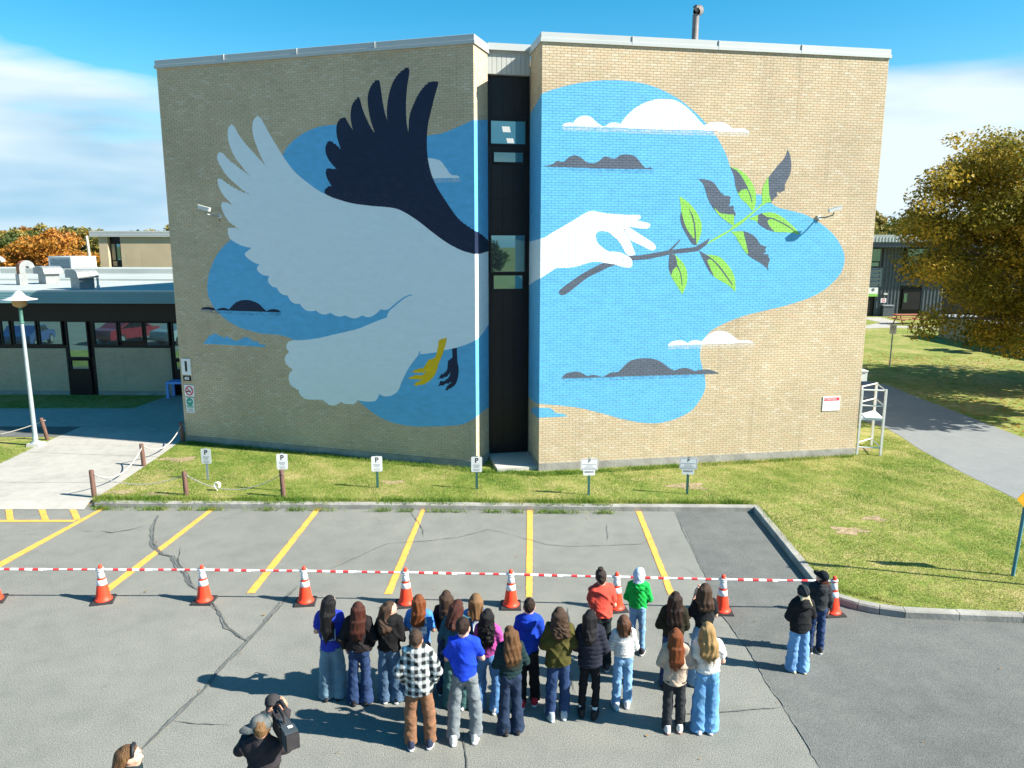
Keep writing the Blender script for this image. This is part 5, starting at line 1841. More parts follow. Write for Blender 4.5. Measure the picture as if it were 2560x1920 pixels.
MB().add([(.13 * math.cos(2 * math.pi * i / k), -.003, h * .24 + .13 * math.sin(2 * math.pi * i / k)) for i in range(k)], [tuple(range(k))]).build('round_emblem', M['green_ink'], r)
MB().add([(-.07, -.004, h * .22), (.02, -.004, h * .2), (.08, -.004, h * .3), (.0, -.004, h * .29)], [(0, 1, 2, 3)]).build('emblem_mark', M['white'], r)
print_lines(r, [(-h * .02, .022, .8), (-h * .08, .022, .9), (-h * .14, .022, .7)], -w / 2, w / 2, -.003, 'green_ink', 3)
print_lines(r, [(-h * .24, .012, .7), (-h * .29, .012, .72), (-h * .34, .012, .6), (-h * .41, .02, .8)], -w / 2, w / 2, -.003, 'grey_ink', 4)
# notice with red heading on the sunlit wall
WRm = wall_matrix(RC, RW)
def on_right(px, py): return on_wall(px, py, RC, RW)
r, w, h = wall_sign('warning_notice', 2057.3, 991.5, 2097.5, 1025.5, 'white notice with a red ATTENTION heading near the metal cage', .02, wm=WRm, fn=on_right)
MB().add([(-w * .45, -.002, h * .20), (w * .45, -.002, h * .20), (w * .45, -.002, h * .42), (-w * .45, -.002, h * .42)], [(0, 1, 2, 3)]).build('heading_band', M['red_ink'], r)
upright(text_mesh('ATTENTION', h * .17, M['white'], bold=.001), r, -w * .10, -.004, h * .31)
print_lines(r, [(h * .1, .018, .85), (h * .0, .014, .5), (-h * .07, .014, .88), (-h * .13, .014, .7), (-h * .34, .012, .3)], -w * .45, w * .45, -.003, 'cone_band', 6)
# no smoking sign on the dark building
a, b = zz(335, 1025), zz(405, 1085)
r = empty('no_smoking_sign', ((a[0] + b[0]) / 2, YD - .14, (a[2] + b[2]) / 2), 0, 'small no smoking sign on the corrugated metal wall', 'sign')
plate('plate', b[0] - a[0], a[2] - b[2], .03, 'white', r, 0, 0, .02)
ring_slash(r, 0, (a[2] - b[2]) * .42, -.003, 'red_ink', .05)


# ------------------------------------------------------------------ security cameras
def sec_cam(key, px_mount, px_body, lab, yaw):
    A, B, Wm = (LW, LC, WLm) if key == 'left' else (RC, RW, WRm)
    u, z = on_wall(*px_mount, A, B)
    r = bpy.data.objects.new('security_camera', None); COL.objects.link(r)
    r.matrix_basis = Wm @ Matrix.Translation((u, 0, z))
    tag(r, lab, 'camera', 'security cameras on the mural walls')
    MB().box(-.05, .05, -.05, -.001, -.06, .06).build('mount', M['white_metal'], r)
    d = -1 if key == 'left' else 1
    MB().tube([(0, -.05, 0), (d * .10, -.20, -.02 * 0), (d * .20, -.40, .06), (d * .22, -.42, .14)], .020, 8).build('arm', M['galv'], r)
    Mx = Matrix.Translation((d * .20, -.45, .22)) @ Matrix.Rotation(R(yaw), 4, 'Z') @ Matrix.Rotation(R(14), 4, 'Y')
    MB().box(-.20, .16, -.05, .05, -.05, .05, 0, Mx).build('housing', M['white_metal'], r)
    MB().box(-.23, .17, -.060, .060, .051, .060, 0, Mx).build('sun_hood', M['white_metal'], r)
    MB().tube([Mx @ Vector((-.201, 0, 0)), Mx @ Vector((-.212, 0, 0))], .036, 10).build('lens', M['dark'], r)
    MB().tube([(0, -.03, -.06), (.02 * d, -.04, -.12), (-.03, -.02, -.16), (-.05, -.004, -.08)], .006, 5).build('cable', M['ink'], r)
sec_cam('left', (552, 541), (535, 530), 'pale security camera on the shaded wall left of the white wing', 8)
sec_cam('right', (2046, 544), (2062, 530), 'security camera on the sunlit wall beside the painted branch', 172)

# ------------------------------------------------------------------ vent stack on the roof
p = on_y(1737, 103, (RC[1] + RW[1]) / 2 + 2.6)
st = empty('vent_stack', (p[0], p[1], ZTOP + .09), 0, 'tall metal vent stack with an angled dark mouth on the roof', 'vent stack')
hp = height_at(1741, 36, p) - ZTOP - .09
MB().lathe([(.13, 0), (.13, .25), (.098, .26), (.098, hp)], 18).build('pipe', M['vent_metal'], st)
MB().lathe([(.106, hp * .5), (.106, hp * .5 + .04)], 18).build('pipe_band', M['galv'], st)
Mx = Matrix.Translation((.05, 0, hp + .10)) @ Matrix.Rotation(R(20), 4, 'Z') @ Matrix.Rotation(R(62), 4, 'Y') @ Matrix.Rotation(R(-40), 4, 'X')
m_ = MB()
k = 18
for i in range(1):
    V = [Mx @ Vector((q * math.cos(2 * math.pi * j / k), q * math.sin(2 * math.pi * j / k), z)) for q, z in ((.11, -.14), (.155, .12), (.135, .10), (.10, -.1)) for j in range(k)]
    m_.add(V, [(a * k + j, a * k + (j + 1) % k, (a + 1) * k + (j + 1) % k, (a + 1) * k + j) for a in range(3) for j in range(k)], 0, True)
m_.build('cowl', M['vent_metal'], st)
MB().add([Mx @ Vector((.133 * math.cos(2 * math.pi * j / k), .133 * math.sin(2 * math.pi * j / k), .085)) for j in range(k)], [tuple(range(k))]).build('mouth', M['dark'], st)
MB().tube([Mx @ Vector((0, 0, -.02)), Mx @ Vector((-.15, 0, -.11))], .07, 10).build('counterweight', M['vent_metal'], st)

# ------------------------------------------------------------------ lamp post on the left
p = G(90.5, 1114, LAWN)
h = height_at(50, 736, p) - LAWN
lp = empty('lamp_post', p, 0, 'grey lamp post with a flat conical shade on the left', 'street lamp')
MB().box(-.21, .21, -.21, .21, -.05, .10, taper=.02).build('footing', M['concrete'], lp)
MB().lathe([(.16, .10), (.14, .14), (.078, .16), (.072, .4), (.050, h - .92), (.050, h - .9)], 16).build('pole', M['post_steel'], lp)
MB().lathe([(.075, h - .90), (.075, h - .86), (.055, h - .85), (.055, h - .42), (.065, h - .40)], 14).build('neck', M['green_post'], lp)
MB().lathe([(.10, h - .40), (.19, h - .34), (.215, h - .18), (.215, h - .17)], 20).build('diffuser', mat('amber_diffuser', (.42, .27, .12), .35, .1, 6), lp)
MB().lathe([(.0, h + .12), (.06, h + .11), (.11, h + .06), (.20, h - .05), (.34, h - .115), (.50, h - .15), (.505, h - .165), (.2, h - .169)], 28).build('shade', mat('lamp_shade_metal', (.66, .66, .64), .3, .06, 4, metal=.25), lp)

# ------------------------------------------------------------------ white pipe cage at the right end of the wall
q0, q1, q2 = G(2142, 1136, LAWN), G(2200.5, 1139, LAWN), G(2161, 1113, LAWN)
ex = (q1 - q0)[:2]; ey = (q2 - q0)[:2]
q3 = np.array([q1[0] + ey[0] * .95, q1[1] + ey[1] * .95, LAWN]); q2b = np.array([q0[0] + ey[0], q0[1] + ey[1], LAWN])
cg = empty('pipe_cage', q0, 0, 'white pipe frame cage with a blue-white platform at the wall end', 'frame')
hc = height_at(2157, 972, q0) - LAWN
O = np.array([0, 0, 0.])
c4 = [O, np.array([*ex, 0]), np.array([*(ex * .22 + ey), 0]), np.array([*(ey * .6 - ex * .12), 0])]
c4 = [O, np.array([*ex, 0]), np.array([*(ex + ey * .9), 0]) * 0 + np.array([ex[0] * .30 + ey[0], ex[1] * .30 + ey[1], 0]), np.array([-ex[0] * .16 + ey[0] * .45, -ex[1] * .16 + ey[1] * .45, 0])]
for c_ in c4[:3]:
    MB().box(c_[0] - .03, c_[0] + .03, c_[1] - .03, c_[1] + .03, -.1, hc).build('post', M['white_metal'], cg)
MB().box(c4[3][0] - .02, c4[3][0] + .02, c4[3][1] - .02, c4[3][1] + .02, -.1, hc).build('post', M['white_metal'], cg)
zr_ = [height_at(2150, 1118, q0) - LAWN, height_at(2153, 1050, q0) - LAWN, height_at(2155.5, 1013.5, q0) - LAWN, hc - .03]
def rail(a, b, z, w=.024):
    a, b = np.array(a), np.array(b)
    MB().tube([(a[0], a[1], z), (b[0], b[1], z)], w, 4, smooth=False).build('rail', M['white_metal'], cg)
for z in (zr_[0], zr_[2], zr_[3]):
    rail(c4[0], c4[1], z); rail(c4[1], c4[2], z); rail(c4[2], c4[3], z); rail(c4[3], c4[0], z)
m_ = MB().prism([(c_[0] * 1.02, c_[1] * 1.02) for c_ in c4], zr_[1], zr_[1] + .07)
m_.build('platform', M['white'], cg)
# white meter box on the end wall
p = on_y(2155, 938, RW[1] + .35)
mbx = empty('meter_box', (p[0], p[1], p[2]), 0, 'white meter box on the end of the sunlit wall above the cage', 'meter box')
MB().box(-.14, .11, -.12, .2, -.17, .13).build('box', M['white_metal'], mbx); MB().box(-.16, .13, -.15, .22, .131, .16).build('lid', M['white_metal'], mbx)
MB().tube([(-.08, 0, -.17), (-.09, 0, -.5), (-.11, .0, -1.3), (-.12, 0, p[2] * -.7)], .025, 8).build('conduit', M['galv'], mbx)

# ------------------------------------------------------------------ road sign at the right edge, and its taller neighbour outside the frame
p = G(2531, 1440, LAWN)
zc = 1.62
ys = empty('yellow_marker_sign', p, R(6), 'yellow marker sign on a leaning teal post at the right edge', 'sign', 'signs at the lawn edge')
MB().tube([(0, 0, -.1), (.10, .0, zc + .35)], .034, 8).build('post', mat('teal_post', (.06, .21, .28), .5, .1, 5), ys)
P = []
for k in range(4):                                    # diamond with hollowed sides
    a0, a1 = R(90 * k + 90), R(90 * k + 180)
    for t in np.linspace(0, 1, 7)[:-1]:
        x, z = (1 - t) * math.cos(a0) + t * math.cos(a1), (1 - t) * math.sin(a0) + t * math.sin(a1)
        s = 1 - .0 * math.sin(math.pi * t)
        P.append((x * .46 * s, z * .46 * s))
n = len(P)
V = [(x + .30, -.046, zc + z) for x, z in P] + [(x + .30, -.040, zc + z) for x, z in P]
MB().add(V, [tuple(range(n)), tuple(range(2 * n - 1, n - 1, -1))] + [(i, n + i, n + (i + 1) % n, (i + 1) % n) for i in range(n)]).build('plate', M['yellow_sign'], ys)
MB().box(.02, .34, -.050, -.047, zc - .05, zc + .05).build('symbol', M['ink'], ys)
p2 = G(2625, 1468, LAWN)
rs = empty('round_sign', p2, R(0), 'tall round road sign just outside the right edge, throwing an oval shadow', 'sign', 'signs at the lawn edge')
MB().tube([(0, 0, -.1), (0, 0, 3.2)], .034, 8).build('post', M['post_steel'], rs)
MB().add([(.34 * math.cos(2 * math.pi * i / 24), y, 2.95 + .34 * math.sin(2 * math.pi * i / 24)) for y in (-.046, -.040) for i in range(24)], [tuple(range(24)), tuple(range(47, 23, -1))]).build('plate', M['white'], rs)

# ------------------------------------------------------------------ picnic table, blue table
p = zz(720, 1385); gp = G(2140 + 720 / 5.53, 560 + 1385 / 5.53, LAWN)
pt = empty('picnic_table', gp, R(4), 'red brown picnic table on the grass by the dark building', 'picnic table')
for y in (-.30, -.10, .10, .30): MB().box(-1.25, 1.25, y - .085, y + .085, .76, .81).build('top_plank', M['red_wood'], pt)
for y in (-.78, .78): MB().box(-1.25, 1.25, y - .14, y + .14, .44, .49).build('bench_plank', M['red_wood'], pt)
for x in (-.85, .85):
    MB().box(x - .05, x + .05, -.85, .85, .36, .435).build('bench_beam', M['red_wood'], pt)
    for s in (-1, 1): MB().tube([(x, s * .72, 0), (x, s * .18, .755)], .055, 4, smooth=False).build('leg', M['red_wood'], pt)
c = G(449, 996, LAWN)
bt = empty('plastic_table', (c[0], c[1] + .3, LAWN), 0, 'blue plastic table in the shade by the wing door', 'table')
MB().box(-.55, .55, -.35, .35, .62, .70, taper=.02).build('top', M['blue_plastic'], bt)
for x in (-.48, .48):
    for y in (-.28, .28): MB().box(x - .055, x + .055, y - .045, y + .045, 0, .618).build('leg', M['blue_plastic'], bt)


# ------------------------------------------------------------------ parked cars left of the frame, mirrored in the wing's windows
def car(px, py, rz, col, lab):
    r = empty('parked_car', (px, py, 0), rz, lab, 'car', 'cars parked beside the lot')
    cm = mat('car_paint', col, .3, .05, 2, coat=.8)
    prof = [(-2.2, .35), (-2.22, .62), (-2.1, .86), (-1.2, .95), (-.45, 1.38), (.75, 1.42), (1.55, 1.02), (2.15, .92), (2.22, .6), (2.18, .32)]
    for xc in (1.35, -1.38):
        pass
    MB().extrude(prof, Matrix.Identity(4), -.86, .86, 0).build('body', cm, r).modifiers.new('b', 'BEVEL').width = .06
    for s in (-1, 1):
        MB().add([(-1.0, s * .865, .98), (-.42, s * .865, 1.31), (.68, s * .865, 1.34), (1.35, s * .865, 1.0)], [(0, 1, 2, 3)]).build('side_window', M['car_glass'], r)
        for x in (-1.38, 1.35):
            w_ = MB().tube([(x, s * .70, .33), (x, s * .88, .33)], .33, 20, smooth=False).build('wheel', M['rubber'], r)
            MB().tube([(x, s * .881, .33), (x, s * .895, .33)], .20, 14, smooth=False).build('rim', M['galv'], w_)
        MB().box(-2.235, -2.18, s * .62 - .2, s * .62 + .2, .66, .78).build('headlight', M['white'], r)
    MB().add([(-1.15, -.74, .985), (-1.15, .74, .985), (-.50, .68, 1.36), (-.50, -.68, 1.36)], [(0, 1, 2, 3)]).build('windscreen', M['car_glass'], r)


for a in ((-31.5, 16.5, R(75), (.02, .055, .19), 'blue car parked left of the frame, seen in the wing windows'), (-26.5, 13.6, R(110), (.27, .025, .04), 'red car parked left of the frame, seen in the wing windows'),
          (-22.4, 14.0, R(112), (.36, .38, .39), 'silver car parked left of the frame, seen in the wing windows'), (-36.5, 15.0, R(80), (.02, .025, .03), 'black car parked left of the frame, seen in the wing windows')): car(*a)


# ------------------------------------------------------------------ people: bodies and clothes grown from distance fields
class Field:
    def __init__(s, lo, hi, vox):
        s.lo, s.vox = np.array(lo, float), vox
        s.n = np.ceil((np.array(hi) - s.lo) / vox).astype(int) + 1
        s.ax = [s.lo[i] + vox * np.arange(s.n[i]) for i in range(3)]
        s.D = np.full(s.n, .5, np.float32)

    def sl(s, lo, hi):
        out = []
        for i in range(3):
            a = max(0, int((lo[i] - s.lo[i]) / s.vox) - 1); b = min(s.n[i], int((hi[i] - s.lo[i]) / s.vox) + 3)
            if b <= a: return None
            out.append(slice(a, b))
        return tuple(out)

    def put(s, fn, lo, hi, k):
        q = s.sl(np.array(lo) - .09, np.array(hi) + .09)
        if q is None: return s
        X, Y, Z = s.ax[0][q[0]][:, None, None], s.ax[1][q[1]][None, :, None], s.ax[2][q[2]][None, None, :]
        d = fn(X, Y, Z).astype(np.float32)
        D = s.D[q]
        if k > 0:
            h = np.maximum(k - np.abs(D - d), 0) / k
            s.D[q] = np.minimum(D, d) - h * h * k * .25
        else: s.D[q] = np.minimum(D, d)
        return s

    def cone(s, a, b, ra, rb, k=.03, fy=1.0, fx=1.0):
        """round cone from a to b; fx, fy squash across"""
        a, b = np.array(a, float), np.array(b, float)
        ba = b - a
        L2 = (ba[0] / fx) ** 2 + (ba[1] / fy) ** 2 + ba[2] ** 2 + 1e-9

        def fn(X, Y, Z):
            x, y, z = (X - a[0]) / fx, (Y - a[1]) / fy, Z - a[2]
            t = np.clip((x * ba[0] / fx + y * ba[1] / fy + z * ba[2]) / L2, 0, 1)
            dx, dy, dz = x - t * ba[0] / fx, y - t * ba[1] / fy, z - t * ba[2]
            return (np.sqrt(dx * dx + dy * dy + dz * dz) - (ra + (rb - ra) * t)) * min(fx, fy, 1.0)
        r = max(ra, rb) * max(fx, fy, 1)
        return s.put(fn, np.minimum(a, b) - r, np.maximum(a, b) + r, k)

    def ball(s, c, r, k=.03):
        c, r = np.array(c, float), np.array(r, float) * np.ones(3)

        def fn(X, Y, Z):
            q = np.sqrt(((X - c[0]) / r[0]) ** 2 + ((Y - c[1]) / r[1]) ** 2 + ((Z - c[2]) / r[2]) ** 2)
            return (q - 1) * r.min()
        return s.put(fn, c - r, c + r, k)

    def cut(s, fn):
        X, Y, Z = s.ax[0][:, None, None], s.ax[1][None, :, None], s.ax[2][None, None, :]
        s.D = np.maximum(s.D, fn(X, Y, Z)).astype(np.float32)
        return s

    def dent(s, fn):
        X, Y, Z = s.ax[0][:, None, None], s.ax[1][None, :, None], s.ax[2][None, None, :]
        s.D = (s.D + fn(X, Y, Z)).astype(np.float32)
        return s

    def nets(s):
        D = s.D
        D[0], D[-1], D[:, 0], D[:, -1], D[:, :, 0], D[:, :, -1] = .1, .1, .1, .1, .1, .1
        S = D < 0
        cnt = np.zeros(np.array(D.shape) - 1, np.int8)
        cor = [(i, j, k) for i in (0, 1) for j in (0, 1) for k in (0, 1)]
        sh = cnt.shape
        for i, j, k in cor: cnt += S[i:i + sh[0], j:j + sh[1], k:k + sh[2]]
        act = (cnt > 0) & (cnt < 8)
        ii, jj, kk = np.nonzero(act)
        n = len(ii)
        idx = np.full(sh, -1, np.int32); idx[ii, jj, kk] = np.arange(n)
        acc, num = np.zeros((n, 3)), np.zeros(n)
        for a in cor:
            for ax in range(3):
                if a[ax]: continue
                b = list(a); b[ax] = 1
                da = D[ii + a[0], jj + a[1], kk + a[2]]; db = D[ii + b[0], jj + b[1], kk + b[2]]
                m = (da < 0) != (db < 0)
                t = da[m] / (da[m] - db[m])
                p = np.tile(np.array(a, float), (m.sum(), 1)); p[:, ax] += t
                acc[m] += p; num[m] += 1
        V = s.lo + s.vox * (np.stack([ii, jj, kk], 1) + acc / num[:, None])
        F = []
        for ax in range(3):
            o = [0, 0, 0]; o[ax] = 1
            A = S[:S.shape[0] - o[0], :S.shape[1] - o[1], :S.shape[2] - o[2]]; B = S[o[0]:, o[1]:, o[2]:]
            e = np.argwhere(A != B)
            u, v = (ax + 1) % 3, (ax + 2) % 3
            ok = (e[:, u] > 0) & (e[:, v] > 0) & (e[:, 0] < sh[0]) & (e[:, 1] < sh[1]) & (e[:, 2] < sh[2])
            e = e[ok]
            q = []
            for du, dv in ((-1, -1), (0, -1), (0, 0), (-1, 0)):
                c = e.copy(); c[:, u] += du; c[:, v] += dv
                q.append(idx[c[:, 0], c[:, 1], c[:, 2]])
            q = np.stack(q, 1)
            fl = S[e[:, 0], e[:, 1], e[:, 2]]
            q[~fl] = q[~fl][:, ::-1]
            F.append(q)
        F = np.concatenate(F)
        return V, F[(F >= 0).all(1)]


def folds(seed, f=1.0):
    r = np.random.default_rng(seed)
    ph = r.random(12) * 6.28
    def fn(X, Y, Z):
        a = np.sin((9 * X + 15 * Z) * f + ph[0] + 1.4 * np.sin(8 * Z * f + ph[1])) * np.sin(7 * Y * f - 9 * Z * f + ph[2])
        b = np.sin((-13 * X + 19 * Z) * f + ph[3] + 1.1 * np.sin(11 * X * f + ph[4]))
        c = np.sin((21 * X * f + ph[5]) + 2 * np.sin(6 * Z * f + ph[6])) * np.sin(10 * Z * f + ph[7])
        g = (1 - np.abs(np.sin((6.5 * X + 10 * Z) * f + ph[8] + 1.2 * np.sin(7 * X * f + ph[9])))) ** 5
        h = (1 - np.abs(np.sin((-8 * X + 8 * Z + 4 * Y) * f + ph[10] + 1.3 * np.sin(5 * Z * f + ph[11])))) ** 5
        return a * .35 + b * .22 + c * .28 - .9 * g + .8 * h
    return fn


# head with a face (shared by everyone), hand with five fingers, shoe
SKIN = {}
def skin(t):
    cs = {'fair': (.62, .36, .26), 'tan': (.48, .25, .16), 'brown': (.25, .12, .075)}
    if t not in SKIN: SKIN[t] = mat('skin_' + t, cs[t], .55, .08, 14)
    return SKIN[t]


M['eye_white'] = mat('eye_white', (.75, .74, .72), .3, .02, 9)
M['iris'] = mat('iris', (.06, .04, .03), .3, .1, 9)
M['lip'] = mat('lips', (.42, .15, .13), .5, .06, 9)
_f = Field((-.12, -.14, 1.30), (.12, .15, 1.69), .0075)
_f.ball((0, -.004, 1.548), (.076, .096, .108)).ball((0, .026, 1.478), (.056, .066, .072), .04).ball((0, .058, 1.442), (.026, .024, .02), .03)
_f.cone((0, -.016, 1.48), (0, -.012, 1.31), .054, .062, .03).cone((0, .088, 1.545), (0, .106, 1.508), .008, .015, .015).ball((0, .100, 1.506), (.019, .012, .010), .012)
for s_ in (-1, 1): _f.ball((s_ * .077, -.008, 1.523), (.012, .027, .034), .012).ball((s_ * .032, .086, 1.567), (.025, .012, .008), .018).ball((s_ * .045, .062, 1.505), (.022, .022, .022), .02)
_f.ball((0, .090, 1.476), (.024, .010, .006), .008).ball((0, .088, 1.463), (.020, .010, .007), .008)
for s_ in (-1, 1):
    c_ = (s_ * .032, .097, 1.547)
    _f.dent(lambda X, Y, Z, c_=c_: .011 * np.exp(-(((X - c_[0]) / .017) ** 2 + ((Y - c_[1]) / .03) ** 2 + ((Z - c_[2]) / .011) ** 2)))
HV, HF = _f.nets()
HMI = np.zeros(len(HF), int)
fc = HV[HF].mean(1)
HMI[(np.abs(fc[:, 0]) < .023) & (fc[:, 1] > .083) & (np.abs(fc[:, 2] - 1.469) < .010)] = 3
ev, ef, em = [], [], []
for s_ in (-1, 1):
    for rad, cy, mi in ((.0125, .0815, 1), (.0068, .0893, 2)):
        k, b = 8, len(ev)
        for i in range(5):
            for j in range(k):
                th, ph_ = math.pi * (i + .5) / 5, 2 * math.pi * j / k
                ev.append((s_ * .032 + rad * math.sin(th) * math.cos(ph_), cy + rad * .8 * math.sin(th) * math.sin(ph_), 1.548 + rad * math.cos(th)))
        for i in range(4):
            for j in range(k): ef.append((b + i * k + j, b + i * k + (j + 1) % k, b + (i + 1) * k + (j + 1) % k, b + (i + 1) * k + j)); em.append(mi)
    b = len(ev)                                                     # eyebrow
    for x, z in ((.014, 1.574), (.030, 1.580), (.048, 1.573)):
        ev += [(s_ * x, .096 - abs(x - .02) * .5, z + .004), (s_ * x, .100 - abs(x - .02) * .5, z - .003)]
    for i in range(2): ef.append((b + 2 * i, b + 2 * i + 2, b + 2 * i + 3, b + 2 * i + 1)); em.append(2)
HF = np.concatenate([HF, np.array(ef) + len(HV)]); HV = np.concatenate([HV, np.array(ev)]); HMI = np.concatenate([HMI, em])

_f = Field((-.075, -.04, -.20), (.085, .08, .04), .0058)
_f.cone((0, 0, .02), (0, 0, -.015), .026, .027, .01, .75).ball((0, .002, -.055), (.042, .017, .048), .015)
for x, l, c_ in ((-.032, .82, .018), (-.011, .98, .012), (.011, 1.04, .012), (.032, .95, .016)):
    p_ = [np.array((x * .95, .0, -.092)), np.array((x * 1.1, c_, -.092 - .036 * l)), np.array((x * 1.12, c_ + .022, -.092 - .062 * l)), np.array((x * 1.08, c_ + .04, -.092 - .074 * l))]
    for i in range(3): _f.cone(p_[i], p_[i + 1], .0098 - .0008 * i, .0094 - .0008 * i, .006)
_f.cone((.036, .004, -.030), (.056, .022, -.060), .012, .0105, .012).cone((.056, .022, -.060), (.052, .042, -.086), .0105, .009, .006)
NV, NF = _f.nets()

_f = Field((-.08, -.14, -.01), (.08, .21, .13), .009)
_f.cone((0, -.065, .045), (0, .11, .035), .042, .040, .02, 1, .95).cone((0, -.07, .05), (0, -.065, .10), .040, .038, .03).cone((0, .10, .03), (0, .15, .03), .036, .026, .02).cone((0, -.05, .09), (0, .05, .06), .034, .03, .03)
_f.put(lambda X, Y, Z: np.maximum(np.sqrt((X / .05) ** 2 + ((Y - .03) / .165) ** 2) - 1, 0 * X) * .05 + np.maximum(np.abs(Z - .016) - .016, 0) - .002, (-.06, -.15, 0), (.06, .21, .04), .008)
_f.cut(lambda X, Y, Z: -Z + 0 * X + 0 * Y)
FV, FF = _f.nets()
FMI = (FV[FF].mean(1)[:, 2] < .031).astype(int)
SHOES = {}
def cloth(name, col, rough=.9, var=.16, scale=7, **kw): return mat(name, col, rough, var, scale, bump=.8, bscale=kw.pop('bscale', 13), spec=.15, **kw)
def shoe_mesh(up, sole):
    k = (up, sole)
    if k not in SHOES:
        SHOES[k] = np_mesh('shoe', FV, FF, [mat('shoe_upper', up, .6, .08, 12), mat('shoe_sole', sole, .6, .06, 12)], True, FMI)
    return SHOES[k]


def rotz(V, a, c=(0, 0)):
    ca, sa = math.cos(a), math.sin(a)
    V = V.copy(); x, y = V[:, 0] - c[0], V[:, 1] - c[1]
    V[:, 0], V[:, 1] = c[0] + ca * x - sa * y, c[1] + sa * x + ca * y
    return V


def rotx(V, a, c):
    ca, sa = math.cos(a), math.sin(a)
    V = V.copy(); y, z = V[:, 1] - c[0], V[:, 2] - c[1]
    V[:, 1], V[:, 2] = c[0] + ca * y - sa * z, c[1] + sa * y + ca * z
    return V


def head_turn(V, yaw, pitch, soft=False):
    """turn about the neck; hanging hair turns less the lower it lies"""
    W = rotx(V, pitch, (-.01, 1.42))
    if not soft: return rotz(W, yaw, (0, -.01))
    w = np.clip((V[:, 2] - 1.28) / .2, .25, 1)[:, None]
    a = yaw * w[:, 0]
    x, y = V[:, 0], V[:, 1] + .01
    R2 = np.stack([np.cos(a) * x - np.sin(a) * y, np.sin(a) * x + np.cos(a) * y - .01, V[:, 2]], 1)
    w2 = np.clip((V[:, 2] - 1.36) / .12, 0, 1)[:, None]
    return R2 * (1 - w2) + rotz(W, yaw, (0, -.01)) * w2


ARMS = {'front': ((.225, .01, 1.075), (.075, .185, .985)), 'crossed': ((.232, .05, 1.09), (-.05, .195, 1.12)), 'pocket': ((.255, -.05, 1.08), (.195, .06, .875)), 'side': ((.215, -.015, 1.08), (.215, .03, .835)),
        'up': ((.225, .06, 1.10), (.09, .20, 1.36)), 'chest': ((.225, .03, 1.08), (.05, .19, 1.17))}


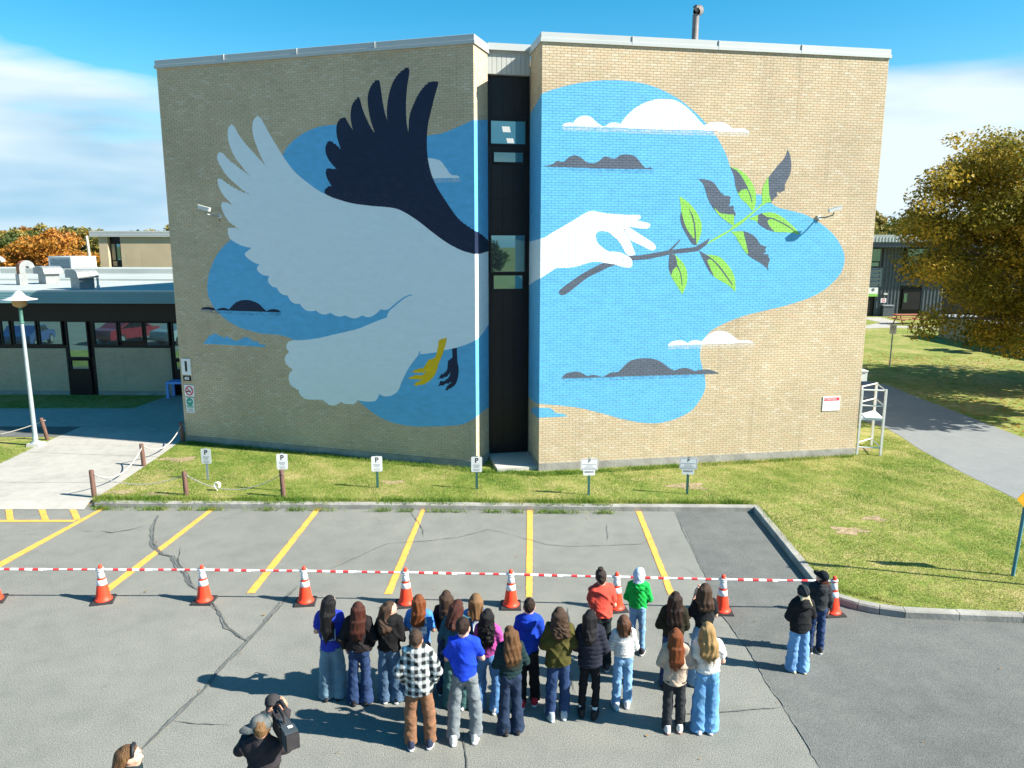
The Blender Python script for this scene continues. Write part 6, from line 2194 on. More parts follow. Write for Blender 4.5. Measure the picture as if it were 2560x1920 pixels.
def person(spec):
    sd = spec['seed']; r = np.random.default_rng(sd)
    s = spec['h'] / 1.66
    bw = spec.get('w', 1.0) * .94
    root = empty('person', (*spec['pos'], spec.get('z', 0.0)), spec.get('yaw', 0.0), spec['label'], 'person', spec.get('group'))
    A = spec.get('arms', 'front')
    if isinstance(A, str): A = (ARMS[A], ARMS[A])
    arms = []
    for sg, a in zip((-1, 1), A):
        e, w = a
        j = r.normal(0, .008, 3)
        if A[0] is A[1]: arms.append((np.array((sg * .146 * bw, -.005, 1.336)), np.array((sg * e[0] * bw, e[1], e[2])) + j, np.array((sg * w[0], w[1] + (.02 if sg > 0 else 0), w[2] + (.015 if sg > 0 else 0)))))
        else: arms.append((np.array((sg * .146 * bw, -.005, 1.336)), np.array((sg * e[0] * bw, e[1], e[2])), np.array((sg * w[0], w[1], w[2]))))
    st = spec.get('stance', .095)
    legs = []
    for sg in (-1, 1):
        f = r.normal(0, .022)
        legs.append((np.array((sg * .074 * bw, 0, .88)), np.array((sg * (st + .0) * .98, .015 + f * .5, .47)), np.array((sg * st * 1.05, f, .075))))

    rs_ = np.random.default_rng(sd + 77)
    sway, tilt, lean = rs_.normal(0, .017), rs_.normal(0, .035), rs_.normal(0, .03)
    if 'operator' in spec['label']: sway = tilt = lean = 0.0

    def finish(V, F, name, mt, smooth=True, mi=None):
        V = V.copy()
        V[:, 0] += sway * np.sin(np.pi * np.clip(V[:, 2] / 1.66, 0, 1)) + tilt * np.clip(V[:, 2] - .9, 0, 1) ** 2
        V[:, 1] += lean * np.clip(V[:, 2] - .85, 0, 1)
        me = np_mesh(name, V * s, F, mt, smooth, mi)
        return link(name, me, root)

    # body
    f = Field((-.55, -.26, .0), (.55, .50, 1.70), .021)
    f.cone((0, 0, 1.29), (0, 0, 1.10), .135, .12, .03, .62, bw).cone((0, 0, 1.10), (0, 0, .92), .115, .135, .04, .66, bw).cone((-.12 * bw, -.005, 1.335), (.12 * bw, -.005, 1.335), .048, .048, .04).cone((0, -.012, 1.36), (0, -.012, 1.42), .058, .052, .03)
    for sh_, el, wr in arms: f.cone(sh_, el, .044, .036, .02).cone(el, wr, .036, .024, .012)
    for hp, kn, an in legs: f.cone(hp, kn, .078, .050, .03).cone(kn, an, .048, .034, .02)
    BV, BF = f.nets()
    yaw, pitch = spec.get('hyaw', 0.0), spec.get('hpitch', .10)
    parts = [(BV, BF, np.zeros(len(BF), int)), (head_turn(HV, yaw, pitch), HF, HMI)]
    for sg, (sh_, el, wr) in zip((-1, 1), arms):
        if spec.get('nohands'): continue
        d = (wr - el) / np.linalg.norm(wr - el)
        z = -d
        inward = np.array((-sg, .25, -.1)); x = np.cross(inward, z); x /= np.linalg.norm(x); y = np.cross(z, x)
        Rm = np.stack([x, y, z], 1)
        N = NV.copy()
        fl = (np.linalg.det(Rm) < 0)
        if sg < 0: N[:, 0] *= -1
        P_ = N @ Rm.T + wr
        parts.append((P_, NF[:, ::-1] if sg < 0 else NF, np.zeros(len(NF), int)))
    off = 0; VV_, FF_, MM_ = [], [], []
    for v, fa, mi in parts:
        VV_.append(v); FF_.append(fa + off); MM_.append(mi); off += len(v)
    finish(np.concatenate(VV_), np.concatenate(FF_), 'body', [skin(spec.get('skin', 'fair')), M['eye_white'], M['iris'], M['lip']], True, np.concatenate(MM_))

    # trousers
    T = spec['legs']
    ws = {'wide': (.092, .100, .112), 'flare': (.085, .072, .108), 'straight': (.086, .077, .074), 'slim': (.084, .060, .052), 'relaxed': (.088, .082, .080)}[T[0]]
    f = Field((-.34, -.24, -.03), (.34, .26, 1.06), .0145)
    f.cone((0, 0, 1.0), (0, 0, .90), .116, .134, .04, .70, bw)
    for sg, (hp, kn, an) in zip((-1, 1), legs):
        an2 = np.array((an[0], an[1], .045 if T[0] in ('wide', 'flare') else .075))
        f.cone(hp, kn, ws[0] * (.6 + .4 * bw), ws[1], .022).cone(kn, an2, ws[1], ws[2], .02)
        f.ball((sg * .066 * bw, -.040, .895), (.082, .072, .092), .05)
    fo = folds(sd + 3, 1.3); fo2 = folds(sd + 4, 2.6)
    f.dent(lambda X, Y, Z: .0095 * fo(X, Y, Z) + .0080 * fo2(X, Y, Z) * np.clip(1.15 - Z * 1.3, .25, 1))
    if 'denim' in T[1].name or 'khaki' in T[1].name:                # back pockets and seams
        def seams(X, Y, Z):
            d = 9.0
            for sg in (-1, 1):
                dx, dz = np.abs(X - sg * .068) - .050, np.abs(Z - .845) - .058
                e = np.abs(np.maximum(dx, dz))
                d = np.minimum(d, e)
            d = np.minimum(d, np.where(Z > .80, np.abs(X), 9.0))
            return .0065 * np.exp(-(d / .0085) ** 2) * (Y < -.02)
        f.dent(seams)
    zc_ = .018 if T[0] in ('wide', 'flare') else .055
    zt_ = min(1.03, spec['top'].get('hem', .86) + .045)
    f.cut(lambda X, Y, Z: np.maximum(zc_ - Z, Z - zt_) + 0 * X + 0 * Y)
    finish(*f.nets(), 'trousers', T[1])

    # top
    C = spec['top']
    hem, lo_, sl_ = C.get('hem', .86), C.get('loose', .0), C.get('sleeve', 'long')
    f = Field((-.58, -.34, hem - .06), (.58, .52, 1.56), .0145)
    wl = .150 + lo_ * .9
    f.cone((0, -.005, 1.29), (0, -.005, 1.10), wl * .99, wl * .99, .03, .66, bw).cone((0, -.005, 1.10), (0, -.005, hem - .03), wl * .97, wl * C.get('flare', 1.04), .04, .70, bw)
    f.cone((-.122 * bw, -.006, 1.333), (.122 * bw, -.006, 1.333), .060 + lo_ * .4, .060 + lo_ * .4, .045).cone((0, -.012, 1.35), (0, -.01, 1.40), .078, .066 if sl_ != 'none' else .05, .03)
    for sh_, el, wr in arms:
        q = lo_ * .45
        if sl_ == 'long': f.cone(sh_, el, .056 + q, .050 + q, .03).cone(el, wr + (el - wr) * .02, .049 + q, .038 + q * .7, .015)
        elif sl_ == 'short': f.cone(sh_, sh_ + (el - sh_) * .62, .058 + q, .063 + q, .03)
    if C.get('hood'):
        f.ball((0, -.118 - lo_ * .5, 1.345), (.115, .055, .095), .03).ball((0, -.095, 1.405), (.105, .06, .045), .03)
        f.dent(lambda X, Y, Z: .010 * np.exp(-((Z - 1.39) / .015) ** 2 - (X / .09) ** 2) * (Y < -.09))
    if C.get('collar'): f.cone((-.05, -.055, 1.40), (.05, -.055, 1.40), .03, .03, .02).cone((-.075, -.0, 1.39), (-.05, -.055, 1.40), .028, .028, .02).cone((.075, -.0, 1.39), (.05, -.055, 1.40), .028, .028, .02)
    fo = folds(sd, C.get('ff', 1.0)); am = C.get('fold', .009) * 1.45
    f.dent(lambda X, Y, Z: am * fo(X, Y, Z))
    f.dent(lambda X, Y, Z: .006 * np.exp(-((Z - hem - .040) / .009) ** 2) * (np.abs(X) < .2) + 0 * Y)
    Q = C.get('quilt')
    if Q == 'rows':
        f.dent(lambda X, Y, Z: .013 * (1 - np.abs(np.sin(Z * 3.14159 / .068 + .3 * np.sin(9 * X)))) ** 2.2 + 0 * Y)
    elif Q == 'diamond':
        f.dent(lambda X, Y, Z: .010 * ((1 - np.abs(np.sin((X + Z * .8) * 3.14159 / .085))) ** 3 + (1 - np.abs(np.sin((X - Z * .8) * 3.14159 / .085))) ** 3) + 0 * Y)
    f.cut(lambda X, Y, Z: (hem - Z + .012 * np.sin(9 * X + sd) + .008 * np.sin(17 * X + 3 * Y)) * ((X * X + (Y * 1.3) ** 2) < .055) + (-1) * ((X * X + (Y * 1.3) ** 2) >= .055))
    if sl_ == 'none': pass
    finish(*f.nets(), C.get('name', 'shirt'), C['mat'])

    # hair
    Hh = spec.get('hair')
    if Hh:
        sty, hm = Hh[0], Hh[1]
        zl = Hh[2] if len(Hh) > 2 else 1.1
        f = Field((-.26, -.34, min(zl, 1.36) - .10), (.26, .16, 1.74), .0115)
        if sty in ('long', 'curly', 'wavy', 'pony'):
            f.ball((0, -.014, 1.554), (.083, .104, .110), .02)
            f.cut(lambda X, Y, Z: np.minimum(Y - (.052 + .9 * (Z - 1.60)), .4) + 0 * X)
            nst = 13
            hw = Hh[3] if len(Hh) > 3 else .105
            for i in range(nst):
                t = i / (nst - 1) * 2 - 1
                x0 = t * .074; y0 = -.012 - .088 * math.sqrt(max(0, 1 - t * t * .9))
                x1 = t * hw * .84 + r.normal(0, .014); z1 = zl + abs(t) * .06 + r.normal(0, .035)
                yb = -.128 - .012 * (1 - t * t) + r.normal(0, .006) - (spec['top'].get('loose', 0) * .6) - (.05 if spec['top'].get('hood') else 0) * (1 - t * t)
                mid = np.array((t * (hw * .92 + .008), (y0 + yb) / 2 - .018, 1.40)); mid2 = np.array((t * hw * .94 + r.normal(0, .006), yb, (1.34 + zl) / 2))
                p_ = [np.array((x0, y0, 1.57)), mid, mid2, np.array((x1, yb + .012, z1))]
                rr_ = (.031, .027, .023, .007)
                for j in range(3): f.cone(p_[j], p_[j + 1], rr_[j], rr_[j + 1], .035)
            if sty == 'curly':
                fo = folds(sd + 7, 4.2)
                f.dent(lambda X, Y, Z: .017 * fo(X, Y, Z) * np.clip((1.62 - Z) * 6, .15, 1))
            else:
                a_ = .0022 if sty == 'long' else .0045
                ph = r.random(4) * 6
                f.dent(lambda X, Y, Z: a_ * np.sin(95 * X + 2.2 * np.sin(7 * Z + ph[0]) * (2.0 if sty == 'wavy' else 1) + ph[1]) * np.clip((1.68 - Z) * 7, 0, 1) + .003 * np.sin(60 * Y + ph[2] + 5 * Z))
        elif sty == 'bob':
            f.ball((0, -.014, 1.555), (.094, .112, .116), .02)
            f.cut(lambda X, Y, Z: np.minimum(Y - (.050 + .9 * (Z - 1.60)), .4) + 0 * X)
            for i in range(11):
                t = i / 10 * 2 - 1
                f.cone((t * .082, -.01 - .09 * math.sqrt(1 - t * t * .9), 1.56), (t * .10 + r.normal(0, .01), -.02 - .095 * math.sqrt(1 - t * t * .9), zl + r.normal(0, .015)), .034, .020, .018)
            f.dent(lambda X, Y, Z: .0025 * np.sin(90 * X + 2 * np.sin(8 * Z)) * np.clip((1.66 - Z) * 7, 0, 1) + 0 * Y)
        elif sty == 'short':
            f.ball((0, -.012, 1.560), (.086, .108, .112), .02)
            f.cut(lambda X, Y, Z: np.maximum(Y - (.045 + 1.0 * (Z - 1.595)), 1.475 + .35 * np.clip(Y + .05, 0, .2) - Z) + 0 * X)
            fo = folds(sd + 7, 5.0)
            f.dent(lambda X, Y, Z: .006 * fo(X, Y, Z))
        elif sty == 'topbun':
            f.ball((0, -.012, 1.560), (.088, .110, .114), .02).ball((0, -.03, 1.685), (.042, .042, .034), .02)
            f.cone((0, -.085, 1.50), (0, -.075, 1.44), .045, .02, .03)
            f.cut(lambda X, Y, Z: np.maximum(Y - (.045 + 1.0 * (Z - 1.595)), 1.44 - Z) + 0 * X)
            fo = folds(sd + 7, 4.5)
            f.dent(lambda X, Y, Z: .007 * fo(X, Y, Z))
        elif sty == 'tail':                      # gathered low under a hat
            for i in range(7):
                t = i / 6 * 2 - 1
                f.cone((t * .06, -.075, 1.49), (t * .11 + r.normal(0, .01), -.155 + .02 * abs(t), zl + .05 * abs(t) + r.normal(0, .02)), .030, .012, .015)
            f.ball((0, -.04, 1.50), (.085, .075, .06), .03)
            f.cut(lambda X, Y, Z: Y - .03 + 0 * X + 0 * Z)
        V, F = f.nets()
        if sty in ('long', 'wavy', 'curly', 'bob'):
            SV, SF = [], []
            for i in range(70):
                t = r.uniform(-1, 1); hwid = (Hh[3] if len(Hh) > 3 else .10) * r.uniform(.85, 1.22)
                back_y = -.128 - .6 * spec['top'].get('loose', 0) - .02 - r.uniform(0, .022)
                if sty == 'bob': back_y = -.115 - r.uniform(0, .012)
                q_ = [np.array((t * .082, -.014 - .105 * math.sqrt(max(0, 1 - t * t * .85)), 1.58 - .01 * t * t)), np.array((t * (hwid + .012), -.105 - r.uniform(0, .02), 1.42)), np.array((t * hwid, back_y, (1.36 + zl) / 2)), np.array((t * hwid * r.uniform(.8, 1.15), back_y + .012, zl + r.uniform(-.07, .05)))]
                wv = r.uniform(0, 6.28); amp = {'long': .004, 'wavy': .012, 'curly': .02, 'bob': .004}[sty]
                b0 = len(SV)
                for k in range(10):
                    u = k / 9 * 3; j = min(2, int(u)); w_ = u - j
                    p_ = q_[j] * (1 - w_) + q_[j + 1] * w_
                    p_ = p_ + np.array((amp * math.sin(wv + k * 1.3), 0, 0))
                    ww = .0048 * (1 - k / 11)
                    SV += [p_ + np.array((-ww, 0, 0)), p_ + np.array((ww, -.001, 0))]
                for k in range(9): SF.append((b0 + 2 * k, b0 + 2 * k + 1, b0 + 2 * k + 3, b0 + 2 * k + 2))
            F = np.concatenate([F, np.array(SF) + len(V)]); V = np.concatenate([V, np.array(SV)])
        finish(head_turn(V, yaw, pitch, True), F, 'hair', hm)
    # headgear
    for hg in spec.get('hat', []):
        f = Field((-.2, -.24, 1.40), (.2, .32, 1.78), .0105)
        if hg[0] == 'beanie':
            f.ball((0, -.014, 1.575), (.098, .116, .112), .02).cone((-.0, -.014, 1.565), (0, -.012, 1.52), .094, .092, .02, 1.15)
            f.dent(lambda X, Y, Z: .004 * np.sin(120 * X + 3 * np.sin(20 * Z)) + 0 * Y)
            f.cut(lambda X, Y, Z: np.maximum(1.515 + .25 * np.clip(Y + .02, -.02, .12) - Z, -1) + 0 * X)
            nm = 'beanie'
        elif hg[0] == 'hood':
            f.ball((0, -.010, 1.560), (.108, .122, .125), .02).cone((0, -.05, 1.50), (0, -.06, 1.40), .095, .10, .04)
            fo = folds(sd + 9, 2.2)
            f.dent(lambda X, Y, Z: .006 * fo(X, Y, Z))
            f.cut(lambda X, Y, Z: Y - .065 + 0 * X + 0 * Z)
            nm = 'hood'
        elif hg[0] == 'cap':
            f.ball((0, -.010, 1.572), (.096, .114, .106), .02)
            f.cut(lambda X, Y, Z: 1.548 - Z + 0 * X + 0 * Y)
            f.put(lambda X, Y, Z: np.maximum(np.sqrt((X / .082) ** 2 + ((Y - .085) / .115) ** 2) - 1, -.3) * .08 + np.maximum(np.abs(Z - 1.556 + 2.2 * X * X + .12 * (Y - .08)) - .004, 0), (-.09, .05, 1.5), (.09, .21, 1.6), .006)
            nm = 'cap'
        elif hg[0] == 'band':
            f.ball((0, .0, 1.560), (.098, .118, .122), .0)
            f.cut(lambda X, Y, Z: np.maximum(np.abs(Y - .035) - .014, 1.56 - Z) + 0 * X)
            nm = 'hairband'
        V, F = f.nets()
        if len(hg) > 2: V = rotz(V, hg[2], (0, -.01))
        if hg[0] == 'cap' and len(hg) > 3:
            mi = (V[F].mean(1)[:, 2] < 1.553).astype(int)
        finish(head_turn(V, yaw, pitch), F, nm, hg[1])
    # shoes
    up, so = spec.get('shoes', ((.03, .03, .035), (.6, .6, .6)))
    me = shoe_mesh(up, so)
    for sg, (hp, kn, an) in zip((-1, 1), legs):
        o = link('shoe', me, root)
        o.location = (an[0] * s, (an[1] + .005) * s, 0.002)
        o.rotation_euler = (0, 0, -sg * R(8) * -1 if False else -sg * R(-8) * -1)
        o.scale = (s * 1.02,) * 3
    for e_ in spec.get('extra', []): e_(root, s, legs, arms)
    return root


# ------------------------------------------------------------------ fabrics
def denim(name, c, fade=.35): return cloth(name, c, .85, .1, 5, col2=tuple(min(1, v * (1 + fade) + .01) for v in c), stretch=(1, 1, .5))
JL = denim('light_denim', (.13, .25, .40), .6); JM = denim('mid_denim', (.055, .14, .29), .7); JD = denim('dark_denim', (.014, .032, .085), .6)
JT_ = denim('grey_teal_denim', (.10, .17, .22), .5); JG = denim('grey_blue_denim', (.06, .105, .17), .5)
BLACKP = cloth('black_trousers', (.012, .012, .014)); CHAR = cloth('charcoal_trousers', (.030, .033, .037))
KHAKI = cloth('brown_khaki', (.20, .105, .06), var=.15); GREYP = cloth('grey_trousers', (.16, .185, .20), var=.12)


def hair_mat(name, c, c2): return mat(name, c, .5, .1, 26, col2=tuple(v * .55 for v in c2), stretch=(3.4, 3.4, .16), spec=.22, bump=.8, bscale=34)
HB = hair_mat('black_hair', (.006, .006, .008), (.020, .018, .019)); HDB = hair_mat('dark_brown_hair', (.018, .010, .008), (.060, .032, .022))
HRB = hair_mat('red_brown_hair', (.030, .012, .009), (.16, .045, .028)); HBR = hair_mat('brown_hair', (.042, .024, .016), (.13, .075, .045))
HAU = hair_mat('auburn_hair', (.12, .032, .012), (.36, .115, .035)); HLB = hair_mat('light_brown_hair', (.16, .085, .035), (.38, .23, .11))
HBL = hair_mat('blonde_hair', (.28, .16, .055), (.62, .42, .19)); HPB = hair_mat('pale_blonde_hair', (.50, .42, .26), (.75, .68, .48))


def print_mat(name, base, ink, box, scale=18, border=True, thr=.5):
    """garment with a flat print on the back, placed in object coordinates (x0, x1, z0, z1)"""
    m = mat(name, base, .85, .09, 7, bump=.35, bscale=16)
    N, L = nodes_of(m)
    b = N['Principled BSDF']
    src = b.inputs['Base Color'].links[0].from_socket
    t = N.new('ShaderNodeTexCoord'); sp = N.new('ShaderNodeSeparateXYZ'); L.new(t.outputs['Object'], sp.inputs[0])

    def cmp(sock, lo, hi):
        a = N.new('ShaderNodeMath'); a.operation = 'GREATER_THAN'; a.inputs[1].default_value = lo; L.new(sock, a.inputs[0])
        c = N.new('ShaderNodeMath'); c.operation = 'LESS_THAN'; c.inputs[1].default_value = hi; L.new(sock, c.inputs[0])
        d = N.new('ShaderNodeMath'); d.operation = 'MULTIPLY'; L.new(a.outputs[0], d.inputs[0]); L.new(c.outputs[0], d.inputs[1])
        return d.outputs[0]

    def mul(a, c):
        d = N.new('ShaderNodeMath'); d.operation = 'MULTIPLY'; L.new(a, d.inputs[0]); L.new(c, d.inputs[1]); return d.outputs[0]
    back_ = N.new('ShaderNodeMath'); back_.operation = 'LESS_THAN'; back_.inputs[1].default_value = -.03; L.new(sp.outputs['Y'], back_.inputs[0])
    x0, x1, z0, z1 = box
    ins = mul(mul(cmp(sp.outputs['X'], x0, x1), cmp(sp.outputs['Z'], z0, z1)), back_.outputs[0])
    n = _noise(N, L, scale, 3)
    g = N.new('ShaderNodeMath'); g.operation = 'GREATER_THAN'; g.inputs[1].default_value = thr; L.new(n.outputs['Fac'], g.inputs[0])
    fac = g.outputs[0]
    if border:
        e = .012
        inner = mul(cmp(sp.outputs['X'], x0 + e, x1 - e), cmp(sp.outputs['Z'], z0 + e, z1 - e))
        inv = N.new('ShaderNodeMath'); inv.operation = 'SUBTRACT'; inv.inputs[0].default_value = 1; L.new(inner, inv.inputs[1])
        low = N.new('ShaderNodeMath'); low.operation = 'LESS_THAN'; low.inputs[1].default_value = z0 + .10; L.new(sp.outputs['Z'], low.inputs[0])
        mm = N.new('ShaderNodeMath'); mm.operation = 'MAXIMUM'; L.new(inv.outputs[0], mm.inputs[0]); L.new(mul(fac, low.outputs[0]), mm.inputs[1]); fac = mm.outputs[0]
    fac = mul(fac, ins)
    mx = N.new('ShaderNodeMix'); mx.data_type = 'RGBA'
    L.new(fac, mx.inputs['Factor']); L.new(src, mx.inputs['A']); mx.inputs['B'].default_value = (*ink, 1)
    L.new(mx.outputs['Result'], b.inputs['Base Color'])
    return m


def plaid_mat():
    m = mat('plaid_flannel', (.02, .03, .035), .9, .1, 7, bump=.35, bscale=16)
    N, L = nodes_of(m)
    b = N['Principled BSDF']
    t = N.new('ShaderNodeTexCoord'); sp = N.new('ShaderNodeSeparateXYZ'); L.new(t.outputs['Object'], sp.inputs[0])
    outs = []
    for ax, k in (('X', 66.0), ('Z', 58.0)):
        a = N.new('ShaderNodeMath'); a.operation = 'MULTIPLY'; a.inputs[1].default_value = k; L.new(sp.outputs[ax], a.inputs[0])
        s_ = N.new('ShaderNodeMath'); s_.operation = 'SINE'; L.new(a.outputs[0], s_.inputs[0])
        mr = N.new('ShaderNodeMapRange'); mr.inputs['From Min'].default_value = -.35; mr.inputs['From Max'].default_value = .6; L.new(s_.outputs[0], mr.inputs['Value'])
        outs.append(mr.outputs[0])
    ad = N.new('ShaderNodeMath'); ad.operation = 'ADD'; L.new(outs[0], ad.inputs[0]); L.new(outs[1], ad.inputs[1])
    r = N.new('ShaderNodeValToRGB')
    for p_, c in ((0, (.007, .011, .014)), (.40, (.018, .045, .058)), (.66, (.10, .17, .19)), (1.0, (.52, .57, .57))):
        e = r.color_ramp.elements[0] if p_ == 0 else (r.color_ramp.elements[1] if p_ == 1.0 else r.color_ramp.elements.new(p_))
        e.position = p_; e.color = (*c, 1)
    h = N.new('ShaderNodeMath'); h.operation = 'MULTIPLY'; h.inputs[1].default_value = .5; L.new(ad.outputs[0], h.inputs[0])
    L.new(h.outputs[0], r.inputs[0]); L.new(r.outputs[0], b.inputs['Base Color'])
    return m


def stripe_mat():
    m = mat('striped_knit', (.60, .61, .60), .95, .06, 9, bump=.5, bscale=60)
    N, L = nodes_of(m)
    b = N['Principled BSDF']
    src = b.inputs['Base Color'].links[0].from_socket
    t = N.new('ShaderNodeTexCoord'); sp = N.new('ShaderNodeSeparateXYZ'); L.new(t.outputs['Object'], sp.inputs[0])
    a = N.new('ShaderNodeMath'); a.operation = 'MULTIPLY'; a.inputs[1].default_value = 140; L.new(sp.outputs['Z'], a.inputs[0])
    s_ = N.new('ShaderNodeMath'); s_.operation = 'SINE'; L.new(a.outputs[0], s_.inputs[0])
    g = N.new('ShaderNodeMapRange'); g.inputs['From Min'].default_value = .2; g.inputs['From Max'].default_value = .6; g.inputs['To Max'].default_value = .55; L.new(s_.outputs[0], g.inputs['Value'])
    lo = N.new('ShaderNodeMath'); lo.operation = 'LESS_THAN'; lo.inputs[1].default_value = 1.12; L.new(sp.outputs['Z'], lo.inputs[0])
    d = N.new('ShaderNodeMath'); d.operation = 'MULTIPLY'; L.new(g.outputs[0], d.inputs[0]); L.new(lo.outputs[0], d.inputs[1])
    mx = N.new('ShaderNodeMix'); mx.data_type = 'RGBA'; L.new(d.outputs[0], mx.inputs['Factor']); L.new(src, mx.inputs['A']); mx.inputs['B'].default_value = (.30, .34, .38, 1)
    L.new(mx.outputs['Result'], b.inputs['Base Color'])
    return m


def solve(head, feet, h):
    if feet is not None:
        p = G(feet[0], feet[1], 0)
        return p[:2], height_at(head[0], head[1], p)
    p = G(head[0], head[1], h)
    return p[:2], h


BK, WH = (.012, .012, .014), (.62, .62, .62)
GRPP = 'students standing in the crowd'
def T_(name, c, **kw): return dict(name=name, mat=cloth(name + '_cloth', c), **kw)


